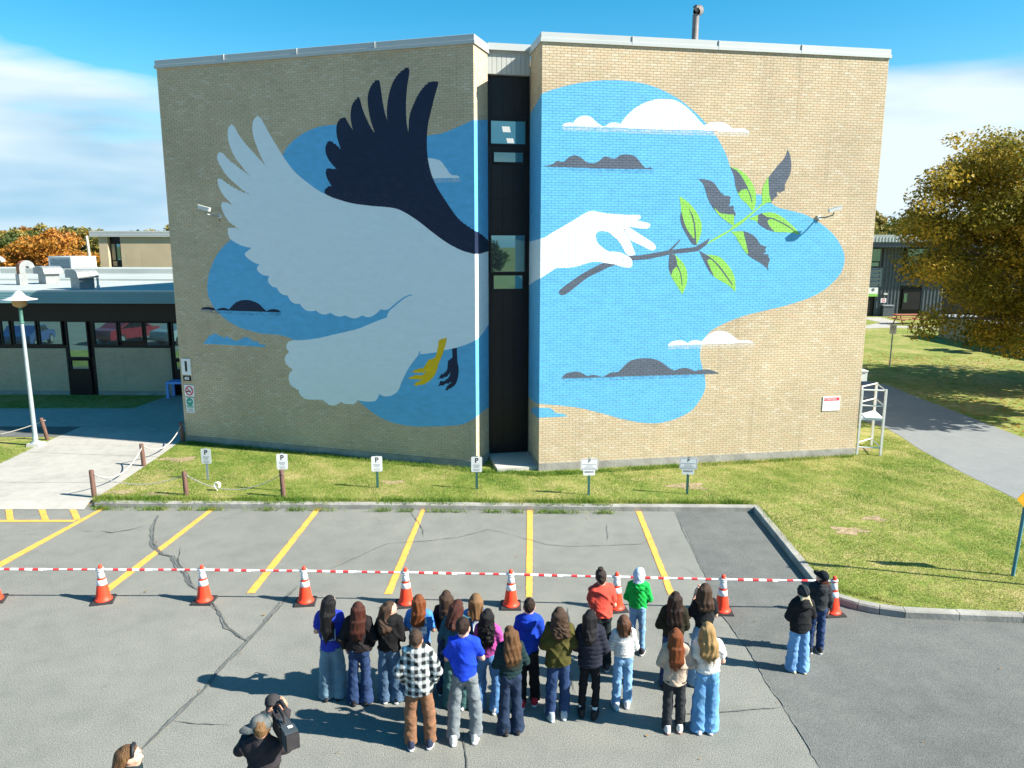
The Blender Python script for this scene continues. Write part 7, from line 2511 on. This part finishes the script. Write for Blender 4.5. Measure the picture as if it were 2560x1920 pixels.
PEOPLE = [
    dict(px=(831.6, 1480), ft=(834, 1744), label='person with very long black hair in a blue printed t-shirt, left crowd end', top=dict(name='shirt', mat=print_mat('blue_print_tee', (.018, .035, .36), (.45, .62, .75), (-.10, .10, .98, 1.16)), hem=.80, loose=.022, sleeve='short', hood=True), legs=('wide', JT_), hair=('long', HB, 1.03, .085), arms='front', shoes=(BK, BK), w=.98),
    dict(px=(904, 1495), ft=(901, 1758), label='person in a black jacket with reddish hair ends and dark flared jeans', top=T_('jacket', (.018, .015, .016), hem=.88, loose=.03, fold=.013), legs=('flare', JD), hair=('long', HRB, 1.13, .08), arms='pocket', shoes=(BK, BK), w=.98),
    dict(px=(981, 1497), ft=(980, 1752), label='person with glasses looking right in a black hoodie and grey blue jeans', top=T_('hoodie', (.010, .010, .011), hem=.88, loose=.035, hood=True, fold=.012), legs=('wide', JG), hair=('wavy', HBR, 1.22, .085), arms='front', hyaw=-.9, shoes=(BK, WH), w=.98),
    dict(px=(1047.5, 1480), ft=None, h=1.63, label='auburn haired person in a light blue t-shirt with a white print', top=dict(name='shirt', mat=print_mat('light_blue_tee', (.055, .22, .60), (.72, .72, .74), (-.12, .12, 1.0, 1.27), 9, False, .42), hem=.88, loose=.015, sleeve='short'), legs=('straight', KHAKI), hair=('wavy', HAU, 1.18, .075), arms='front', skin='tan'),
    dict(px=(1115, 1473), ft=None, h=1.64, label='brown haired person in a dark top, rearmost beside the teal hoodie', top=T_('shirt', (.03, .014, .018), hem=.9, sleeve='short'), legs=('straight', JD), hair=('long', HBR, 1.26, .07), arms='front'),
    dict(px=(1132.5, 1498), ft=(1143, 1766), label='dark haired person in a teal grey hoodie and baggy teal trousers', top=T_('hoodie', (.035, .10, .135), hem=.80, loose=.025, hood=True), legs=('wide', cloth('teal_trousers', (.055, .13, .13))), hair=('wavy', HRB, 1.33, .09), arms='front', shoes=(WH, WH)),
    dict(px=(1186, 1481), ft=None, h=1.62, label='light brown haired person in a pale blue and white t-shirt, partly hidden', top=dict(name='shirt', mat=print_mat('pale_blue_tee', (.06, .24, .62), (.60, .68, .72), (-.03, .2, 1.05, 1.30), 7, False, .35), hem=.9, loose=.01, sleeve='short'), legs=('straight', JM), hair=('bob', HLB, 1.30), arms='front'),
    dict(px=(1054, 1565), ft=(1052, 1864), label='boy in a black and white plaid flannel shirt with brown trousers', top=dict(name='shirt', mat=plaid_mat(), hem=.78, loose=.035, collar=True, fold=.014), legs=('relaxed', KHAKI), hair=('short', hair_mat('short_brown_hair', (.045, .026, .018), (.12, .075, .05))), arms='pocket', skin='tan', shoes=((.02, .03, .06), (.70, .70, .70)), stance=.12, nohands=True),
    dict(px=(1143, 1539), ft=(1161, 1850), label='dark haired boy in a royal blue t-shirt and grey trousers with arms crossed', top=T_('shirt', (.012, .05, .52), hem=.88, loose=.012, sleeve='short', fold=.010), legs=('relaxed', GREYP), hair=('short', HDB), arms='crossed', hpitch=.02, shoes=((.55, .55, .53), (.72, .72, .70)), stance=.135, w=.98),
    dict(px=(1214, 1517), ft=(1219, 1776), label='person with long curly black hair in a pink top and jeans', top=T_('shirt', (.36, .065, .26), hem=.92, loose=.01), legs=('flare', JM), hair=('curly', HB, 1.10, .10), arms='front', stance=.13, shoes=(WH, WH)),
    dict(px=(1275, 1563), ft=(1277, 1830), label='person with long wavy brown hair in a dark green quilted jacket', top=T_('jacket', (.012, .030, .032), hem=.92, loose=.022, quilt='rows', fold=.006), legs=('flare', cloth('navy_trousers', (.018, .032, .065))), hair=('wavy', HLB if False else hair_mat('golden_brown_hair', (.055, .028, .014), (.30, .15, .06)), 1.12, .10), arms='front', shoes=(BK, BK)),
    dict(px=(1315, 1493.5), ft=(1321, 1760), label='short haired boy in a bright blue hoodie, black trousers and red sneakers', top=T_('hoodie', (.012, .05, .42), hem=.84, loose=.022, hood=True), legs=('straight', BLACKP), hair=('short', HDB), arms='front', shoes=((.50, .02, .04), (.70, .70, .70)), hpitch=.02, w=.98),
    dict(px=(1389, 1510), ft=(1392, 1790), label='person with curly brown hair in an olive green jacket and dark jeans', top=T_('jacket', (.065, .060, .016), hem=.80, loose=.038, collar=False, fold=.016), legs=('straight', JD), hair=('curly', HBR, 1.28, .095), arms='front', shoes=((.30, .36, .40), (.55, .6, .62)), w=.98),
    dict(px=(1478, 1522), ft=(1470, 1786), label='black haired person in a navy puffer jacket, black leggings and white socks', top=T_('jacket', (.018, .020, .032), hem=.80, loose=.045, quilt='rows', hood=True, fold=.005), legs=('slim', BLACKP), hair=('long', HB, 1.24, .07), arms='front', shoes=(BK, BK), hyaw=-.2, socks=True),
    dict(px=(1554, 1533), ft=(1553, 1766), label='person with a brown bob in a striped white sweater and light jeans', top=dict(name='sweater', mat=stripe_mat(), hem=.94, loose=.025), legs=('straight', JL), hair=('bob', HAU if False else hair_mat('chestnut_hair', (.07, .030, .018), (.24, .12, .065)), 1.34), arms='front', shoes=(WH, WH)),
    dict(px=(1505, 1421.7), ft=None, h=1.68, label='person in an orange red t-shirt with a small topknot, by the barrier', top=T_('shirt', (.62, .075, .05), hem=.90, loose=.03, sleeve='short', fold=.012), legs=('relaxed', cloth('black_track_trousers', (.014, .020, .022))), hair=('topbun', hair_mat('short_dark_hair', (.02, .014, .012), (.07, .045, .035))), arms='front', hpitch=.0, w=.98),
    dict(px=(1586, 1414.5), ft=(1592, 1630), label='person in a bright green quilted jacket with a pale hood up', top=T_('jacket', (.012, .38, .065), hem=.92, loose=.035, quilt='diamond', hood=True, fold=.004), legs=('slim', JL), hair=None, hat=[('hood', cloth('pale_hood_cloth', (.50, .62, .72)))], arms='front', shoes=(BK, WH), hpitch=.05),
    dict(px=(1687, 1475), ft=None, h=1.60, label='person with long dark brown hair in a dark olive jacket', top=T_('jacket', (.022, .020, .012), hem=.90, loose=.025), legs=('straight', JD), hair=('wavy', HDB, 1.10, .095), arms='front', shoes=(BK, BK)),
    dict(px=(1763.6, 1454), ft=None, h=1.66, label='person with shoulder length brown hair in a black t-shirt and light jeans', top=T_('shirt', (.014, .016, .018), hem=.96, sleeve='short'), legs=('wide', denim('pale_denim', (.19, .31, .42), .4)), hair=('wavy', HBR, 1.29, .10), arms='up', hyaw=-.45, hpitch=.05, shoes=(WH, WH), w=.98),
    dict(px=(1690, 1565), ft=(1683, 1825), label='person with long straight red hair in a beige overshirt and charcoal trousers', top=T_('jacket', (.42, .33, .26), hem=.80, loose=.03, fold=.011), legs=('straight', CHAR), hair=('long', hair_mat('copper_hair', (.13, .030, .010), (.34, .105, .03)), 1.07, .085), arms='front', shoes=((.60, .60, .58), (.42, .20, .16))),
    dict(px=(1766, 1551), ft=(1759, 1824), label='blonde haired person in a white t-shirt and wide blue jeans', top=T_('shirt', (.66, .64, .60), hem=.94, loose=.025, sleeve='short'), legs=('wide', denim('blue_wide_denim', (.085, .21, .38), .65)), hair=('wavy', HBL, 1.14, .105), arms='front', shoes=(WH, WH), stance=.088),
    dict(px=(2000.6, 1458), ft=(1992, 1677), label='person in a dark beanie with a blonde ponytail, black coat and light jeans', top=T_('jacket', (.014, .015, .017), hem=.82, loose=.04, hood=True), legs=('wide', denim('faded_denim', (.12, .25, .45), .45)), hair=('tail', HPB, 1.30), hat=[('beanie', cloth('dark_beanie_cloth', (.025, .030, .034)))], arms='front', shoes=((.50, .60, .62), (.55, .50, .28)), group=None, w=1.08),
    dict(px=(2041, 1417), ft=(2035, 1630), label='person in a black cap and dark grey jacket beside the kerb cone', top=T_('jacket', (.028, .032, .036), hem=.90, loose=.028, hood=True), legs=('straight', JD), hair=('tail', HRB, 1.36), hat=[('cap', cloth('black_cap_cloth', (.010, .014, .020)))], arms='side', hyaw=.5, hpitch=.3, shoes=(BK, WH), group=None),
]
for i, sp_ in enumerate(PEOPLE):
    pos, h = solve(sp_['px'], sp_['ft'], sp_.get('h', 1.65))
    h = h / 1.012 if not sp_.get('hat') else h / 1.03
    sp_.update(pos=pos, h=h, seed=40 + 13 * i)
    if sp_.get('group', 0) == 0: sp_['group'] = GRPP
    sp_.setdefault('yaw', float(rng.uniform(-.24, .24))); sp_.setdefault('hpitch', float(rng.uniform(.02, .22))); sp_.setdefault('hyaw', float(rng.uniform(-.28, .28)))
    ex = []
    if sp_.get('socks'):
        def socks(root, s, legs, arms):
            for hp, kn, an in legs:
                MB().lathe([(.040, .07), (.041, .10), (.043, .165), (.038, .17)], 14, (an[0], an[1] - .012, 0)).build('sock', M['bar_white'], root).scale = (s, s, s)
        ex.append(socks)
        sp_['legs'] = ('slim', BLACKP)
    if 'glasses' in sp_['label']:
        def glasses(root, s, legs, arms):
            m_ = MB()
            for sg in (-1, 1):
                c = np.array((sg * .032, .112, 1.547))
                P_ = [c + np.array((.022 * math.cos(w), -.01 * abs(math.cos(w)) * (1 if sg * math.cos(w) > 0 else 0), .018 * math.sin(w))) for w in np.linspace(0, 6.283, 13)]
                m_.tube(P_, .0025, 4, cap=False)
                m_.tube([(sg * .054, .105, 1.552), (sg * .080, .02, 1.552), (sg * .082, -.02, 1.545)], .0025, 4)
            m_.tube([(-.010, .113, 1.552), (.010, .113, 1.552)], .0025, 4)
            V = head_turn(np.array(m_.v), -.9, .10) * s
            link('glasses', np_mesh('glasses', V, m_.f, M['ink'], True), root)
        ex.append(glasses)
    sp_['extra'] = ex
    person(sp_)

# the camera operator in the foreground, and his camera
pos, h = solve((651, 1779), None, 1.80)
sp_ = dict(pos=pos, h=1.80 / 1.03, seed=900, yaw=.05, label='camera operator in a charcoal sweatshirt and patterned cap, bottom of the photo', group=None, top=T_('sweatshirt', (.034, .030, .034), hem=.84, loose=.03, fold=.013), legs=('relaxed', BLACKP), hair=('short', HLB),
           hat=[('cap', mat('patterned_cap_cloth', (.008, .03, .04), .8, .2, 9, col2=(.16, .16, .15)), 1.75)], arms=(((.285, .06, 1.25), (.03, .29, 1.485)), ((.215, .16, 1.20), (.15, .34, 1.46))), hyaw=.12, hpitch=-.06, skin='tan', w=.93, shoes=(BK, BK))
operator = person(sp_)
M['dark_grey'] = mat('dark_grey_plastic', (.05, .065, .075), .5, .1, 6)
# video camera on his right shoulder: local frame follows him
cm_o = empty('video_camera', (pos[0], pos[1], 0), .05, 'black shoulder video camera resting on the operator', 'video camera')
sc_ = 1.80 / 1.66
Mx = Matrix.Translation((.215 * sc_, .0, 1.50)) @ Matrix.Rotation(R(30), 4, 'Z') @ Matrix.Rotation(R(-3), 4, 'X') @ Matrix.Scale(.88, 4)
def cbx(name, mt, x0, x1, y0, y1, z0, z1, par=cm_o, **k): return MB().box(x0, x1, y0, y1, z0, z1, 0, Mx, **k).build(name, M[mt], par)
body_ = cbx('camera_body', 'rubber', -.075, .075, -.12, .24, .0, .20)
cbx('battery', 'dark_grey', -.065, .085, -.285, -.122, -.02, .21)
cbx('rear_plate', 'rubber', -.06, .09, -.315, -.287, .0, .19)
cbx('label_plate', 'white', .00, .055, -.20, -.15, .211, .214)
cbx('top_panel', 'dark_grey', -.055, .06, -.10, .06, .201, .213)
cbx('side_switches', 'galv', .076, .082, -.08, .10, .05, .17)
hd = MB().tube([Mx @ Vector(p_) for p_ in ((0, -.08, .20), (0, -.06, .28), (0, .17, .29), (0, .22, .21))], .017, 8).build('carry_handle', M['rubber'], cm_o)
ln = MB().tube([Mx @ Vector((0, y, .10)) for y in (.241, .30, .301, .43, .431, .50)], [.05, .052, .062, .060, .075, .080], 20).build('lens', M['rubber'], cm_o)
MB().tube([Mx @ Vector((0, y, .10)) for y in (.501, .505)], .066, 20).build('front_glass', M['car_glass'], ln)
vf = MB().tube([Mx @ Vector((x, y, z)) for x, y, z in ((-.076, .20, .22), (-.11, .22, .22), (-.13, .17, .215), (-.135, .12, .21))], [.020, .03, .035, .042], 12).build('viewfinder', M['rubber'], cm_o)
mc = MB().tube([Mx @ Vector((.085, y, .235)) for y in (.20, .40)], .024, 10).build('microphone', M['rubber'], cm_o)
MB().tube([Mx @ Vector((.03, -.06, .21)), Mx @ Vector((-.03, .0, .40))], .004, 5).build('antenna', M['ink'], cm_o)
MB().tube([Mx @ Vector((-.02, -.10, .21)), Mx @ Vector((-.07, -.02, .38))], .004, 5).build('antenna', M['ink'], cm_o)
# fore light and dials held out in front of his cap
Mx = Matrix.Translation((.015, .40, 1.64)) @ Matrix.Rotation(R(-70), 4, 'X') @ Matrix.Rotation(R(20), 4, 'Z')
MB().tube([Mx @ Vector((0, 0, z)) for z in (-.07, -.02, .03, .06)], [.05, .085, .09, .078], 18).build('lens_hood', M['rubber'], cm_o)
MB().tube([Mx @ Vector((.02, 0, z)) for z in (.061, .066)], .055, 16).build('dial', M['galv'], cm_o)
# girl at the lower left corner, looking right
pos, h = solve((327, 1848), None, 1.68)
sp_ = dict(pos=pos, h=1.68 / 1.03, seed=950, yaw=-1.15, label='person with long brown hair and a black hairband, only head showing at bottom left', group=None, top=T_('jacket', (.012, .025, .03), hem=.86, loose=.025), legs=('straight', JD), hair=('long', hair_mat('ash_brown_hair', (.055, .026, .012), (.30, .165, .07)), 1.08, .105),
           hat=[('band', M['ink'])], arms='front', hyaw=-.12, hpitch=-.05, shoes=(BK, WH))
person(sp_)


# ------------------------------------------------------------------ trees
def leaf_cloud(clumps, n, size, seed, flat=.5):
    """leaf quads spread through clumps (centre, radius vector); tone per leaf wanders by clump"""
    r = np.random.default_rng(seed)
    C = np.array([c for c, q in clumps]); Q = np.array([q for c, q in clumps])
    wgt = np.prod(Q, 1) ** .8; wgt /= wgt.sum()
    k = r.choice(len(C), n, p=wgt)
    d = r.normal(0, 1, (n, 3)); d /= np.linalg.norm(d, axis=1)[:, None]
    rad = r.random(n) ** .42
    P = C[k] + d * Q[k] * rad[:, None]
    nrm = d * .6 + r.normal(0, .7, (n, 3)) + np.array((0, 0, flat)); nrm /= np.linalg.norm(nrm, axis=1)[:, None]
    a = np.cross(nrm, r.normal(0, 1, (n, 3))); a /= np.linalg.norm(a, axis=1)[:, None]
    b = np.cross(nrm, a)
    s = size * (.6 + .8 * r.random(n))[:, None]
    V = np.stack([P - a * s, P + b * s * .55, P + a * s, P - b * s * .55], 1).reshape(-1, 3)
    ct = r.random(len(C))
    tone = np.clip(.55 * ct[k] + .45 * r.random(n), 0, 1)
    return V, np.arange(4 * n).reshape(-1, 4), tone


def crown_clumps(rx, ry, rz, zc, n, seed, lump=.34, top=0.0):
    r = np.random.default_rng(seed)
    out = []
    for i in range(n):
        d = r.normal(0, 1, 3); d /= np.linalg.norm(d)
        q = r.random() ** .4
        c = np.array((d[0] * rx * q, d[1] * ry * q, zc + d[2] * rz * q * (1 if d[2] > 0 else .85)))
        c[:2] *= 1 - top * max(0, (c[2] - zc) / rz)
        s = lump * (rx + ry + rz) / 3 * (.55 + .8 * r.random())
        out.append((c, np.array((s, s, s * .62))))
    return out


def trunk_mb(h, r0, clumps, seed, nl=9):
    r = random.Random(seed)
    m_ = MB()
    m_.tube([(0, 0, -.2), (.05 * h * .1, 0, h * .3), (0, .03 * h * .1, h * .62), (0, 0, h * .92)], [r0 * 1.25, r0, r0 * .72, r0 * .2], 10)
    for i in range(nl):
        c, q = clumps[r.randrange(len(clumps))]
        z0 = min(h * (.28 + .5 * r.random()), c[2] - .1)
        p = np.array(c)
        mid = np.array((p[0] * .45, p[1] * .45, z0 + (p[2] - z0) * .55))
        m_.tube([(0, 0, z0), mid, p], [r0 * .5, r0 * .28, r0 * .06], 6)
    return m_


def tree(name, p, clumps, n, size, lm, h, r0, seed, label, bark='bark', nl=9, group=None, flat=.5):
    root = empty(name, p, 0, label, 'tree', group)
    V, F, t = leaf_cloud(clumps, n, size, seed, flat)
    me = np_mesh('crown', V, F, M[lm]); vcol(me, t)
    link('crown', me, root)
    trunk_mb(h, r0, clumps, seed, nl).build('trunk', M[bark], root)
    return root


# the big linden on the right: crown fills the frame edge, branches droop to the left
tp = G(2640, 975, LAWN)
D_ = tp[1]
def trel(px, py, dy=0.0):
    q = on_y(px, py, D_ + dy); return q - np.array([tp[0], tp[1], LAWN])
rt = np.random.default_rng(5)
cl = []
edge = [(2390, 345), (2345, 445), (2305, 500), (2290, 560), (2345, 600), (2340, 680), (2400, 400), (2440, 360), (2500, 345), (2560, 330), (2620, 320), (2700, 345), (2780, 400), (2840, 500), (2860, 620), (2830, 740), (2300, 790), (2330, 760), (2360, 820), (2440, 840), (2500, 850), (2560, 860), (2640, 850), (2740, 830), (2315, 640), (2380, 720), (2285, 815), (2265, 520)]
for x, y in edge:
    for k in range(3):
        dy = rt.normal(0, 1.6)
        c = trel(x + rt.normal(25, 14), y + rt.normal(10, 14), dy); s = .55 + .5 * rt.random()
        if rt.random() < .7: cl.append((c, np.array((s, s, s * .62))))
for k in range(190):
    d = rt.normal(0, 1, 3); d /= np.linalg.norm(d); q = rt.random() ** .45
    c0 = trel(2590, 600); R_ = np.array((4.9, 4.4, 4.7))
    c = c0 + d * R_ * q
    s = .8 + .7 * rt.random()
    cl.append((c, np.array((s, s, s * .6))))
# thin the lower left so the dark building shows past the leaves
big = tree('linden_tree', tp, cl, 105000, .078, 'leaf_linden', 8.5, .32, 21, 'big gold and green tree overhanging the lawn at the right edge', nl=26, flat=.9)
# its neighbour nearer the camera, outside the frame: it throws the long shade over the path and the far lawn
np_ = np.array([23.6, 27.5, LAWN])
tree('linden_tree', np_, crown_clumps(3.6, 3.8, 3.6, 6.2, 46, 51), 9000, .16, 'leaf_linden', 7.5, .26, 52, 'second linden just outside the right edge shading the path', nl=14, group=None)
tree('linden_tree', np_ + np.array([8.5, 5.5, 0]), crown_clumps(4.2, 4.2, 4.2, 7.5, 46, 53), 8000, .18, 'leaf_linden', 8.5, .28, 54, 'third linden farther outside the right edge', nl=14, group=None)
# low shrub against the shed
sp0 = G(2450, 880, LAWN)
cs = crown_clumps(1.1, 1.0, .9, 1.0, 16, 31)
tree('shrub', sp0, cs, 2600, .09, 'leaf_green', 1.2, .05, 32, 'dark green shrub against the tan shed under the big tree', nl=6)

# orange maple behind the low wing
mp_ = np.array([on_y(120, 640, 74)[0], 74, LAWN])
D_ = 74; tp = mp_
cl = []
ztop_ = on_y(120, 571, 74)[2]
for k in range(70):
    d = rt.normal(0, 1, 3); d /= np.linalg.norm(d); q = rt.random() ** .4
    c = np.array((d[0] * 4.5 * q, d[1] * 4.0 * q, ztop_ * .56 + d[2] * ztop_ * .40 * q))
    c[0] *= 1 - .35 * max(0, d[2])
    s = .7 + .6 * rt.random(); cl.append((c, np.array((s, s, s * .65))))
tree('maple_tree', mp_, cl, 13000, .17, 'leaf_orange', 6.0, .25, 41, 'bright orange autumn maple behind the white roof', nl=14)

# trees along the horizon, each its own thing; three crowns shared
protos = {}
for nm, lm, lab, kind in (('birch_tree', 'leaf_yellow', 'yellow green round tree in the far tree line', 0), ('broadleaf_tree', 'leaf_green', 'green broad tree in the far tree line', 1), ('autumn_tree', 'leaf_orange', 'orange tree in the far tree line', 2), ('spruce_tree', 'leaf_dark', 'dark pointed spruce in the far tree line', 3)):
    if kind == 3:
        cs = [(np.array((0, 0, z)), np.array((.1 + (9.2 - z) * .24, .1 + (9.2 - z) * .24, .55))) for z in np.linspace(1.2, 9.0, 15)]
        V, F, t = leaf_cloud(cs, 1500, .28, 70 + kind, .2)
    else:
        cs = crown_clumps((3.0, 3.6, 3.1)[kind], (3.0, 3.6, 3.1)[kind], (3.9, 3.4, 3.5)[kind], 5.4, 26, 60 + kind)
        V, F, t = leaf_cloud(cs, 2300, .30, 70 + kind)
    cme = np_mesh('crown', V, F, M[lm]); vcol(cme, t)
    tme = trunk_mb(8.5 if kind == 3 else 6.5, .16, cs, 80 + kind, 4 if kind != 3 else 0).mesh('trunk', M['birch' if kind == 0 else 'bark'])
    protos[kind] = (nm, cme, tme, lab)
HEIGHT = {0: 9.4, 1: 9.2, 2: 9.2, 3: 9.6}
rf = random.Random(9)
def far_tree(x, y, h, kind, z=0.0, where='far tree line'):
    nm, cme, tme, lab = protos[kind]
    root = empty(nm, (x, y, z), rf.uniform(0, 6.28), lab.replace('far tree line', where), 'tree', {0: 'yellow green trees', 1: 'green trees', 2: 'orange trees', 3: 'spruces'}[kind] + ' in the ' + where)
    s = h / HEIGHT[kind]
    root.scale = (s * rf.uniform(.9, 1.2), s * rf.uniform(.9, 1.2), s)
    link('crown', cme, root); link('trunk', tme, root)
# left horizon: tops follow the photograph's skyline
sky_l = [(-120, 585), (-60, 575), (0, 566), (40, 558), (75, 556), (110, 562), (150, 560), (178, 553), (205, 566), (240, 570), (280, 572), (330, 568), (360, 562), (395, 566), (430, 562)]
def skyline(x):
    for (a, b), (c, d) in zip(sky_l[:-1], sky_l[1:]):
        if a <= x <= c: return b + (d - b) * (x - a) / (c - a)
    return 570
for row, (Y, dy) in enumerate(((104, 22), (124, 12), (150, 0))):
    x = -140
    while x < 470:
        yy = skyline(x) + dy + rf.uniform(-2, 5)
        p = on_y(x, yy, Y + rf.uniform(-5, 5))
        far_tree(p[0], p[1], max(4, p[2] - LAWN), rf.choices((0, 1, 2, 3), (.34, .34, .16, .16))[0])
        x += rf.uniform(20, 30) * (1.15 - .1 * row)
for row, (Y, dy) in enumerate(((98, 18), (125, 0))):
    x = 2120
    while x < 2760:
        yy = 531 + dy + rf.uniform(-3, 8)
        p = on_y(x, yy, Y + rf.uniform(-5, 5))
        far_tree(p[0], p[1], max(4, p[2] - LAWN), rf.choices((0, 1, 2, 3), (.6, .15, .15, .1))[0], where='wood behind the dark building')
        x += rf.uniform(26, 36)
# across the road behind the photographer: mirrored in the windows
for k in range(26):
    x = -62 + k * 5 + rf.uniform(-1.5, 1.5)
    far_tree(x, -62 + rf.uniform(-9, 9), rf.uniform(7, 11.5), rf.choices((0, 1, 2, 3), (.2, .35, .15, .3))[0], where='row across the road behind')
# shadow of a wood further right, and the sky in the far distance, come from the same trees
